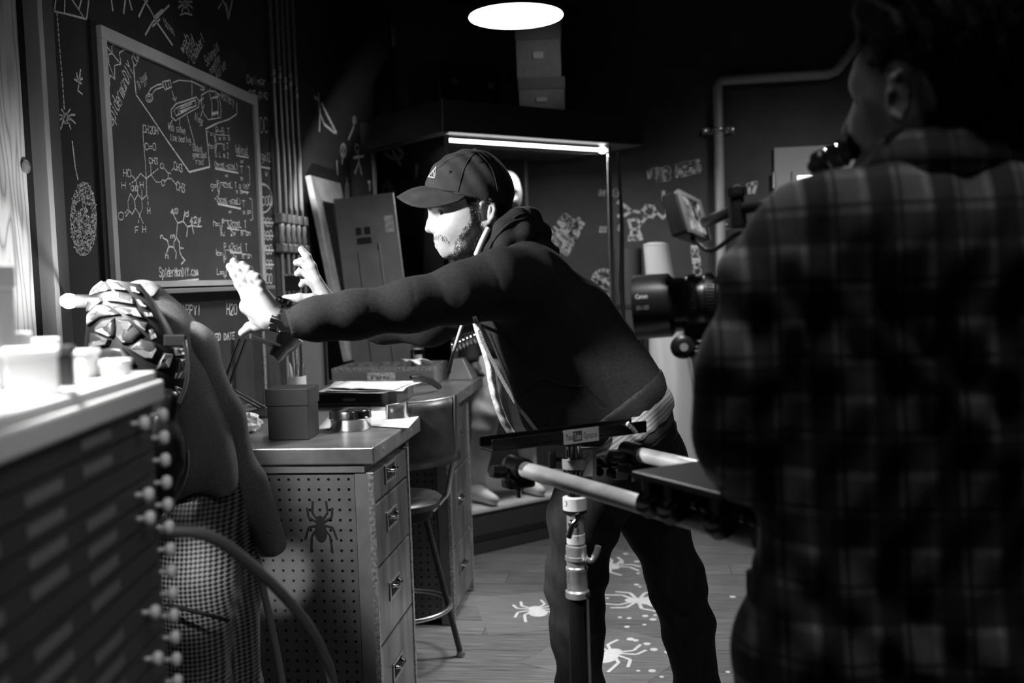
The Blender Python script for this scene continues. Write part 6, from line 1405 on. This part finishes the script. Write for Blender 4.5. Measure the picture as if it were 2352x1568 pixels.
B.build('collar', shirt.data.materials[0], shirt)
B = SDF(.01)
for x in (2030, 2330): B.chain([Op(x, 1700, 70), Op(x, 2400, 70), Op(x, 3060, 80)], [.1, .075, .06], k=.04)
B.cap(Op(2030, 1720, 70), Op(2330, 1720, 70), .1, .1, k=.05); B.plane((0, 0, .06), (0, 0, -1)); B.build('trousers', mat('black_trousers', .015, .9), op)
for x in (2030, 2330):
    p = Op(x, 3060, 80); B = SDF(.009); a = Vector((p.x, p.y, .048)); B.cap(a+Vector((0, 0, .05)), a, .05, .05).cap(a-Vector((0, .03, 0)), a+Vector((-.05, .15, 0)), .05, .04, k=.03).plane((0, 0, .002), (0, 0, -1)); B.build('shoe', M_black, op)
# hair
B = SDF(.0045)
EO(B, 2195, 100, 25, 196, 215, 190); EO(B, 2100, 20, 90, 140, 120, 130, 50); EO(B, 2215, 230, 10, 140, 130, 150, 50); CO_(B, (2078, 150, -10), (2062, 200, 30), 34, 18, 20); CO_(B, (2060, 0, 120), (2010, 90, 110), 60, 34, 40)
B.plane(Op(2190, 318, 0), -UP, .03); B.ell(Op(2030, 250, 90), (95*SO, 105*SO, 190*SO), AX, 30*SO, True)
B.warp = lambda X, Y, Z: .0035*np.sin(X*140+Z*40+2*np.sin(Z*50))+.0025*np.sin(X*260+Z*90)
hV, hF = B.mesh(); hair = mkobj('hair', hV, hF, mat('brown_hair', .006, .65, spec=.15), op, smooth=180)
strands(hV, hF, [([(1900, -200), (2700, -200), (2700, 330), (1900, 330)], .5, .022, (-UP+RT*.2), .35)], 'hair_strands', mat('brown_hair', .006, .65, spec=.15), hair, r=.0006, seed=9)
# ------------------------------------------------------------------ slider rails on a stand
DS = 2.2; KR = .93
def RP(x, y, d): return P(x, y, d*KR)
rl0 = RP(1190, 1073, 2.2); zr = rl0.z
M_rail = mat('worn_alu_tube', .62, .38, .35, nscale=16, namt=.3, bscale=40, bstr=.1, stretch=(1, 1, 1))
M_blk = mat('black_powder_coat', .012, .35, nscale=40, namt=.3); M_worn = mat('worn_black_edge', .3, .4, .5)
fa = hz(1187, 1073, zr); fb = hz(1722, 1232, zr); ra = hz(1440, 1037, zr)
rd = (fb-fa).normalized(); pn = Vector((0, 0, 1)).cross(rd).normalized()
if pn.dot(ra-fa) < 0: pn = -pn
gap = (ra-fa).dot(pn); ra = fa+pn*gap+rd*.02; rr = .0164
RLn = (fb-fa).length*1.03
t = thing('slider_track', fa, 'camera slider of two worn metal tubes with a black end bar', 'slider')
for a, nm in ((fa, 0), (ra, 1)):
    r_ = MB().tube([a-rd*.02, a+rd*RLn], rr, 24).build('rail', M_rail, t, smooth=50)
    MB().tube([a-rd*.0205, a-rd*.024], rr*.9, 20).build('end_plug', M_worn, r_, smooth=50)
bz = zr+.042
b0, b1 = fa-pn*.07+rd*.0, ra+pn*.035
Mb = frame(Vector((b0.x, b0.y, bz)), pn, y=-rd); BLn = (b1-b0).dot(pn)
bar = MB().box((0, -.028, 0), (BLn, .03, .006), Mb).box((0, .026, .006), (BLn, .03, .026), Mb).box((0, -.028, .006), (BLn, -.024, .026), Mb).build('end_bar', M_blk, t, bev=.0015)
# label on the camera-facing flange
def flange(px0, px1):
    n = -rd; org = Mb @ Vector((0, -.0285, 0)); 
    f = []
    for x in (px0, px1):
        r = ray(x, 1005); d = (org-CO).dot(rd)/r.dot(rd); f.append((CO+r*d-org).dot(pn))
    return f
side = -1 if (Mb.to_3x3() @ Vector((0, -1, 0))).dot(FW) < 0 else 1
yf = -.0285 if side < 0 else .0305
org = Mb @ Vector((0, yf, 0)); nf = (Mb.to_3x3() @ Vector((0, -1 if side < 0 else 1, 0)))
def alongbar(x): 
    r = ray(x, 1005); d = (org-CO).dot(nf)/r.dot(nf); return (CO+r*d-org).dot(pn)
u0, u1 = alongbar(1294), alongbar(1375)
Lb = frame(org+pn*u0+nf*.0003+Vector((0, 0, -.003)), pn, z=nf)
MB().box((0, 0, 0), (u1-u0, .03, .0006), Lb).build('label_sticker', mat('white_sticker', .75, .5), bar)
wl = u1-u0
v, f = textmesh('You', .02, wl*.2, .0003); MB().add(v, f, Lb @ Matrix.Translation((wl*.05, .008, .0008))).build('lettering', M_black, bar)
MB().box((wl*.265, .004, .0006), (wl*.52, .026, .0009), Lb).build('dark_tile', mat('tile_grey', .08, .5), bar, bev=.002)
v, f = textmesh('Tube', .02, wl*.2, .0003); MB().add(v, f, Lb @ Matrix.Translation((wl*.29, .008, .0011))).build('lettering', mat('white_sticker', .75, .5), bar)
v, f = textmesh('Space', .019, wl*.38); MB().add(v, f, Lb @ Matrix.Translation((wl*.565, .008, .0008))).build('lettering', mat('tile_grey', .08, .5), bar)
mb = MB().tube(cr([org+pn*alongbar(1440)+nf*.002+Vector((0, 0, .026)), org+pn*alongbar(1450)+nf*.004+Vector((0, 0, .015)), org+pn*alongbar(1458)+nf*.003+Vector((0, 0, .004))]), [.006, .003]*6+[.006], 6); mb.build('scuff_tape', mat('white_sticker', .75, .5), bar)
for a in (fa, ra):
    c = thing('x', a, None, None) if False else None
    q = a+rd*.004
    o = MB().lathe([(rr*1.02, -.03), (rr*1.42, -.028), (rr*1.42, .028), (rr*1.02, .03)], 24, axis(q, q+rd)).build('tube_clamp', M_blk, t, smooth=40)
    MB().box((-.03, -.022, rr*1.1), (.03, .022, .041), frame(Vector((q.x, q.y, zr)), pn, y=rd)).build('clamp_block', M_blk, t, bev=.006)
    MB().tube([q-pn*.03-Vector((0, 0, .005)), q-pn*.048-Vector((0, 0, .003)), q-pn*.062], [.012, .014, .012], 12).build('clamp_knob', M_blk, t, smooth=50)
    MB().tube([q-Vector((0, 0, .022)), q-Vector((0, 0, .062))], .0055, 8).build('bolt', M_bright, t, smooth=50)
    MB().lathe([(.012, 0), (.012, .01)], 6, Matrix.Translation((q.x, q.y, zr-.045))).build('nut', M_blk, t)
# stand under the bar
sp = RP(1318, 1075, 2.30); sx_, sy_ = sp.x, sp.y
zp = lambda y: RP(1320, y, 2.30).z
t = thing('combo_stand', (sx_, sy_, 0), 'steel lighting stand carrying the end bar of the slider', 'stand')
M0 = Matrix.Translation((sx_, sy_, 0)); s_ = 2.3*KR/F
def ring(name, prof, m, n=28, par=None): return MB().lathe([(r*s_, zp(y)) for r, y in prof], n, M0).build(name, m, par or t, smooth=35)
M_cast = mat('cast_aluminium', .5, .38, .5, nscale=40, namt=.2)
ring('receiver', [(0, 1080), (22, 1080), (23, 1062), (23, 1050), (18, 1048), (18, 1022), (0, 1022)], M_chrome)
ring('receiver_collar', [(19, 1075), (28, 1074), (28, 1052), (19, 1051)], M_cast)
ring('spigot', [(0, 1145), (17, 1145), (17, 1078), (0, 1078)], M_chrome)
ring('white_band', [(20, 1172), (28, 1170), (28, 1142), (20, 1140)], mat('white_tape', .78, .6))
ring('black_ring', [(21, 1180), (27, 1178), (27, 1170), (21, 1169)], M_blk)
ring('upper_tube', [(0, 1262), (20, 1262), (20, 1172), (0, 1172)], mat('satin_tube', .6, .25, .5))
ring('paper_band', [(20.3, 1250), (21.5, 1249), (21.5, 1228), (20.3, 1227)], mat('white_tape', .78, .6))
ring('collar', [(20, 1282), (24, 1281), (24, 1256), (20, 1254)], M_cast)
ring('clamp_ring', [(21, 1290), (26.5, 1288), (26.5, 1279), (21, 1277)], M_cast)
ring('casting', [(0, 1372), (25, 1372), (26, 1368), (24, 1360), (24, 1316), (25.5, 1313), (25.5, 1306), (23, 1303), (23, 1286), (0, 1286)], M_cast)
ring('casting_foot', [(22, 1378), (28, 1376), (28, 1362), (24, 1358)], M_cast)
ring('column', [(0, 1880), (22, 1880), (22, 1374), (0, 1374)], mat('black_column', .015, .25))
MB().box((.0215*1, -.006, zp(1870)), (.0245, .006, zp(1380)), M0 @ Matrix.Rotation(math.atan2(RT.y, RT.x)-.55, 4, 'Z')).build('chrome_strip', M_chrome, t)
for y, tt in ((1160, '3'),):
    v, f = textmesh(tt, .016); MB().add(v, f, frame(RP(1296, 1163, 2.268), RT, z=-FW)).build('lettering', M_black, t)
v, f = textmesh('COMBO', .011, .045); MB().add(v, f, frame(RP(1311, 1356, 2.2735), Vector((0, 0, 1)), z=-FW)).build('lettering', M_edge, t)
# levers and knobs
hub = RP(1318, 1205, 2.272)
MB().tube(cr([hub+Vector((0, 0, .024))+RT*.006, hub+Vector((0, 0, .012))+RT*.008, hub-RT*.002, hub-Vector((0, 0, .02))-RT*.009, hub-Vector((0, 0, .028))-RT*.012], 5), .0065, 8).build('wing_lever', M_chrome, t, smooth=60)
MB().lathe([(.01, 0), (.012, .006), (.008, .012)], 14, axis(hub+FW*.012, hub)).build('lever_hub', M_chrome, t, smooth=50)
q = RP(1346, 1283, 2.29)
MB().tube(cr([q, q+RT*.012+Vector((0, 0, -.004)), q+RT*.022+Vector((0, 0, .012)), q+RT*.027+Vector((0, 0, .028))], 5), [.006]*8+[.007]*8, 8).build('tee_lever', M_cast, t, smooth=60)
q = RP(1350, 1366, 2.285); MB().lathe([(0, 0), (.006, .001), (.006, .006), (0, .007)], 10, axis(q, q-FW)).build('set_screw', M_black, t, smooth=50)
q = RP(1268, 1055, 2.30)
MB().tube([RP(1300, 1058, 2.3), q], .006, 8).build('side_bolt', M_black, t, smooth=50)
MB().box((-.008, -.012, -.018), (.008, .012, .018), frame(q, RT, y=FW)).build('side_knob', M_blk, t, bev=.004)
MB().box((-.016, -.012, -.045), (.016, .012, .036), frame(RP(1352, 1066, 2.315), RT, z=(0, 0, 1))).build('bracket_plate', M_cast, t, bev=.002)
Ms = frame(RP(1338, 1094, 2.297), RT, z=-FW); MB().box((0, 0, 0), (.022, .058, .0006), Ms).build('small_sticker', mat('white_sticker', .75, .5), t)
v, f = textmesh('YouTube', .011, .048); MB().add(v, f, frame(RP(1345, 1038, 2.2955), Vector((0, 0, -1)), z=-FW)).build('lettering', M_black, t)
for x, y, r in ((1390, 1060, 16), (1408, 1086, 12), (1372, 1082, 10), (1425, 1088, 17)):
    q = RP(x, y, 2.36); MB().lathe([(0, -.012), (r*s_, -.011), (r*s_*1.05, 0), (r*s_, .012), (0, .013)], 14, axis(q, q+(rd if r < 15 else Vector((0, 0, 1))))).build('clamp_fitting', (M_blk if r != 17 else M_cast), t, smooth=50)
MB().tube([RP(1340, 1062, 2.33), RP(1440, 1058, 2.4)], .012, 10).build('cross_tube', M_blk, t, smooth=50)
for k in range(3):
    a = math.radians(75+120*k); d = Vector((math.cos(a), math.sin(a), 0)); c = Vector((sx_, sy_, 0))
    l = MB().tube([c+d*.03+Vector((0, 0, .26)), c+d*.36+Vector((0, 0, .018))], .011, 10).build('leg', M_blk, t, smooth=50)
    MB().tube([c+d*.02+Vector((0, 0, .10)), c+d*.18+Vector((0, 0, .145))], .007, 8).build('leg_brace', M_blk, t, smooth=50)
    MB().lathe([(.018, 0), (.018, .01), (.012, .025)], 12, Matrix.Translation(c+d*.365)).build('rubber_foot', M_black, l, smooth=50)
# far support for the rails (hidden by the operator in the photo)
fe = fa+rd*(RLn-.03)+pn*.03
t2 = thing('combo_stand', (fe.x, fe.y, 0), 'black support stand at the operator end of the slider', 'stand')
MB().lathe([(0, .02), (.022, .02), (.022, zr-.06), (0, zr-.06)], 20, Matrix.Translation((fe.x, fe.y, 0))).build('column', M_blk, t2, smooth=40)
MB().box((-.07, -.03, zr-.06), (gap+.03, .03, zr-.0185), frame((fe.x, fe.y, 0), pn, y=rd)).build('cross_bar', M_blk, t2, bev=.003)
MB().lathe([(0, .001), (.10, .001), (.10, .012), (.025, .03)], 24, Matrix.Translation((fe.x, fe.y, 0))).build('base', M_blk, t2, smooth=40)
# dolly with wheels
dc = fa+rd*.52+pn*gap/2; Md = frame(Vector((dc.x, dc.y, zr)), rd, y=pn)
t = thing('slider_dolly', (dc.x, dc.y, zr), 'black wheeled dolly plate riding on the slider tubes', 'dolly')
MB().box((-.06, -gap/2-.05, .058), (.16, gap/2+.05, .07), Md).build('deck', M_blk, t, bev=.003)
for sx3 in (-.035, .02, .13):
    for sy3 in (-1, 1):
        for tl in (-1, 1):
            cpos = Md @ Vector((sx3, sy3*gap/2+tl*.028, rr*.55+.012)); axd = (Md.to_3x3() @ Vector((0, tl*.75, .66))).normalized()
            wv = MB().lathe([(.008, -.013), (.022, -.014), (.027, -.009), (.027, .009), (.022, .014), (.008, .013)], 20, axis(cpos, cpos+axd)).build('wheel', M_blk, t, smooth=40)
            MB().lathe([(0, -.016), (.007, -.016), (.007, .016), (0, .016)], 10, axis(cpos, cpos+axd)).build('axle_nut', M_chrome, wv, smooth=40)
    for sy3 in (-1, 1): MB().box((sx3-.012, sy3*gap/2-.04, .035), (sx3+.012, sy3*gap/2+.04, .0575), Md).build('truck', M_blk, t, bev=.004)
# ------------------------------------------------------------------ cinema camera
la, lb = P(1458, 706, 1.74), P(1690, 690, 1.70); Lm = axis(la, lb); LL = (lb-la).length; sl = 1.73/F
M_lens = mat('lens_black', .014, .3); M_gear = mat('lens_gear', .018, .5)
t = thing('cinema_camera', P(1720, 760, 1.70), 'black cinema camera with a long zoom lens pointing at the hooded person', 'camera')
body_mb = MB().box((0, -.07, -.075), (.17, .07, .075), frame(lb+(lb-la).normalized()*.0, (lb-la), z=UP)); body_mb.build('camera_body', M_lens, t, bev=.008)
lens = MB().lathe([(0, .02), (60*sl, .02), (66*sl, 0), (73*sl, .001), (74*sl, .012), (73*sl, 82*sl), (66*sl, 88*sl), (62*sl, 92*sl), (60*sl, 120*sl), (64*sl, 124*sl), (64*sl, 142*sl), (60*sl, 145*sl), (60*sl, 160*sl), (64*sl, 163*sl), (64*sl, 183*sl), (58*sl, 188*sl), (54*sl, LL)], 56, Lm).build('zoom_lens', M_lens, t, smooth=35)
MB().lathe([(0, .0195), (50*sl, .0192), (60*sl, .012)], 40, Lm).build('front_glass', mat('lens_glass', .004, .05), lens, smooth=60)
for z0, z1, n in ((124, 142, 56), (163, 183, 56)):
    mb = MB()
    for k in range(n):
        a = 2*math.pi*k/n; mb.box((64*sl-.0004, -.0011, z0*sl+.001), (64*sl+.0022, .0011, z1*sl-.001), Lm @ Matrix.Rotation(a, 4, 'Z'))
    mb.build('gear_ring', M_gear, lens)
def barrel_text(s, size, wd_, px_, py_, m, rad):
    v, f = textmesh(s, size, wd_); lx = (lb-la).normalized(); q = P(px_, py_, 1.7); rel = q-la; along = rel.dot(lx); 
    up2 = (UP-lx*UP.dot(lx)).normalized(); h0 = (rel-lx*along).dot(up2); nz = lx.cross(up2).normalized()
    if nz.dot(FW) > 0: nz = -nz
    vs3 = []
    for p in v:
        hh = h0+p[1]; vs3.append(la+lx*(along+p[0])+up2*hh+nz*(math.sqrt(max(rad*rad-hh*hh, 1e-8))+.0006))
    MB().add(vs3, f).build('lettering', m, lens)
Wt = mat('lens_white_print', .7, .6)
barrel_text('Canon', .0105, px(27, 1.7), 1462, 687, Wt, 74*sl); barrel_text('30-105', .0098, px(29, 1.7), 1464, 713, mat('lens_grey_print', .3, .6), 74*sl)
for k in range(7): barrel_text('|', .007, None, 1512, 652+k*14, Wt, 60*sl)
for k in range(9): barrel_text('8 6', .006, .009, 1577, 655+k*12, mat('lens_grey_print', .3, .6), 60*sl+.001)
# matte rods and follow focus under the lens
for dy in (0, 22): MB().tube([P(1585, 790+dy, 1.70), P(1700, 782+dy, 1.68)], .0085, 12).build('support_rod', M_chrome if dy == 0 else M_blk, t, smooth=50)
q = P(1568, 797, 1.69); MB().lathe([(0, -.012), (.018, -.012), (.02, -.008), (.02, .008), (.016, .012), (.008, .013), (0, .013)], 20, axis(q, q-FW)).build('focus_knob', M_blk, t, smooth=40)
MB().lathe([(0, .0132), (.007, .0132), (.007, .0145), (0, .0145)], 14, axis(q, q-FW)).build('knob_cap', M_cast, t, smooth=40)
MB().box((-.02, -.015, -.03), (.03, .015, .02), frame(P(1600, 770, 1.71), RT, z=UP)).build('lens_bracket', M_blk, t, bev=.004)
cb_ = lb+(lb-la).normalized()*.09
MB().tube([cb_-UP*.075, Vector((dc.x+rd.x*.09, dc.y+rd.y*.09, zr+.073))], [.05, .04], 20).build('tripod_head', M_blk, t, smooth=40)
MB().tube([cb_+UP*.07, cb_+UP*.13], .015, 10).build('top_post', M_blk, t, smooth=50)
# monitor on an arm
TLm, TRm, BRm, BLm = P(1553, 436, 1.62), P(1604, 461, 1.70), P(1613, 528, 1.70), P(1580, 533, 1.62)
BRm = TRm+(BLm-TLm)*.96
ex_ = (TRm-TLm).normalized(); dn_ = (BLm-TLm).normalized(); nz = ex_.cross(dn_); nz = nz if nz.dot(FW) < 0 else -nz
t = thing('monitor', BLm, 'small camera monitor on a black arm above the lens', 'monitor')
qs = lambda u, v, o=0: TLm+(TRm-TLm)*u+(BLm-TLm)*v+nz*o
MB().quadslab([qs(0, 1), qs(1, 1), qs(1, 0), qs(0, 0)], -nz*.03).build('housing', M_blk, t, bev=.004)
mb = MB()
for u0, u1, v0, v1 in ((0, 1, 0, .1), (0, 1, .9, 1), (0, .1, .1, .9), (.9, 1, .1, .9)): mb.quadslab([qs(u0, v1, .0003), qs(u1, v1, .0003), qs(u1, v0, .0003), qs(u0, v0, .0003)], nz*.004)
mb.build('bezel', mat('bezel_grey', .16, .4), t)
def scrmat():
    m = bpy.data.materials.new('monitor_picture'); m.use_nodes = True; nt = m.node_tree; b = nt.nodes['Principled BSDF']; b.inputs['Base Color'].default_value = (.02, .02, .02, 1); b.inputs['Roughness'].default_value = .2
    tc = nt.nodes.new('ShaderNodeTexCoord'); n = nt.nodes.new('ShaderNodeTexNoise'); n.inputs['Scale'].default_value = 55; n.inputs['Detail'].default_value = 3; nt.links.new(tc.outputs['Object'], n.inputs['Vector'])
    r = nt.nodes.new('ShaderNodeMapRange'); r.inputs[1].default_value = .42; r.inputs[2].default_value = .72; r.inputs[3].default_value = .01; r.inputs[4].default_value = .5; nt.links.new(n.outputs[0], r.inputs[0])
    b.inputs['Emission Color'].default_value = (1, 1, 1, 1); nt.links.new(r.outputs[0], b.inputs['Emission Strength']); return m
MB().quadslab([qs(.1, .9, .0004), qs(.9, .9, .0004), qs(.9, .1, .0004), qs(.1, .1, .0004)], nz*.001).build('screen', scrmat(), t)
a0 = qs(1, .55)-nz*.012; a1 = P(1770, 466, 1.52)
MB().tube([a0, P(1690, 482, 1.57), a1, P(1850, 470, 1.52)], .0095, 12).build('arm', M_blk, t, smooth=50)
MB().lathe([(0, -.03), (.012, -.03), (.014, -.02), (.012, .02), (.016, .024), (.016, .034), (0, .036)], 14, axis(P(1693, 482, 1.565), P(1690, 440, 1.565))).build('arm_clamp', M_blk, t, smooth=40)
MB().tube(cr([qs(.5, 1)-nz*.012, P(1606, 560, 1.63), P(1625, 574, 1.62), P(1650, 568, 1.6), P(1700, 535, 1.56), P(1790, 520, 1.5)]), .0038, 8).build('signal_cable', M_black, t, smooth=60)
# eyepiece
ea, eb = P(1872, 378, 1.40), P(1962, 340, 1.36); Me = axis(ea, eb); LE = (eb-ea).length; k_ = 1.38/F
t = thing('eyepiece', ea, 'black viewfinder eyepiece at the camera operator\'s eye', 'viewfinder')
MB().lathe([(0, 0), (26*k_, .001), (28*k_, .006), (28*k_, LE*.25), (24*k_, LE*.3), (24*k_, LE*.42), (30*k_, LE*.45), (30*k_, LE*.7), (24*k_, LE*.75), (24*k_, LE*.95), (34*k_, LE), (30*k_, LE*1.02), (0, LE*.98)], 28, Me).build('barrel', M_blk, t, smooth=35)
for z in (.44, .72): MB().tube([Me @ Vector((30.5*k_*math.cos(a), 30.5*k_*math.sin(a), LE*z)) for a in np.linspace(0, 2*math.pi, 28, endpoint=False)], .0012, 5, closed=True).build('chrome_ring', M_chrome, t, smooth=60)  # thin chrome rings around the barrel
MB().tube([ea+FW*.01, P(1905, 420, 1.48), P(1900, 520, 1.56), P(1850, 640, 1.66)], .009, 8).build('mount_arm', M_blk, t, smooth=50)
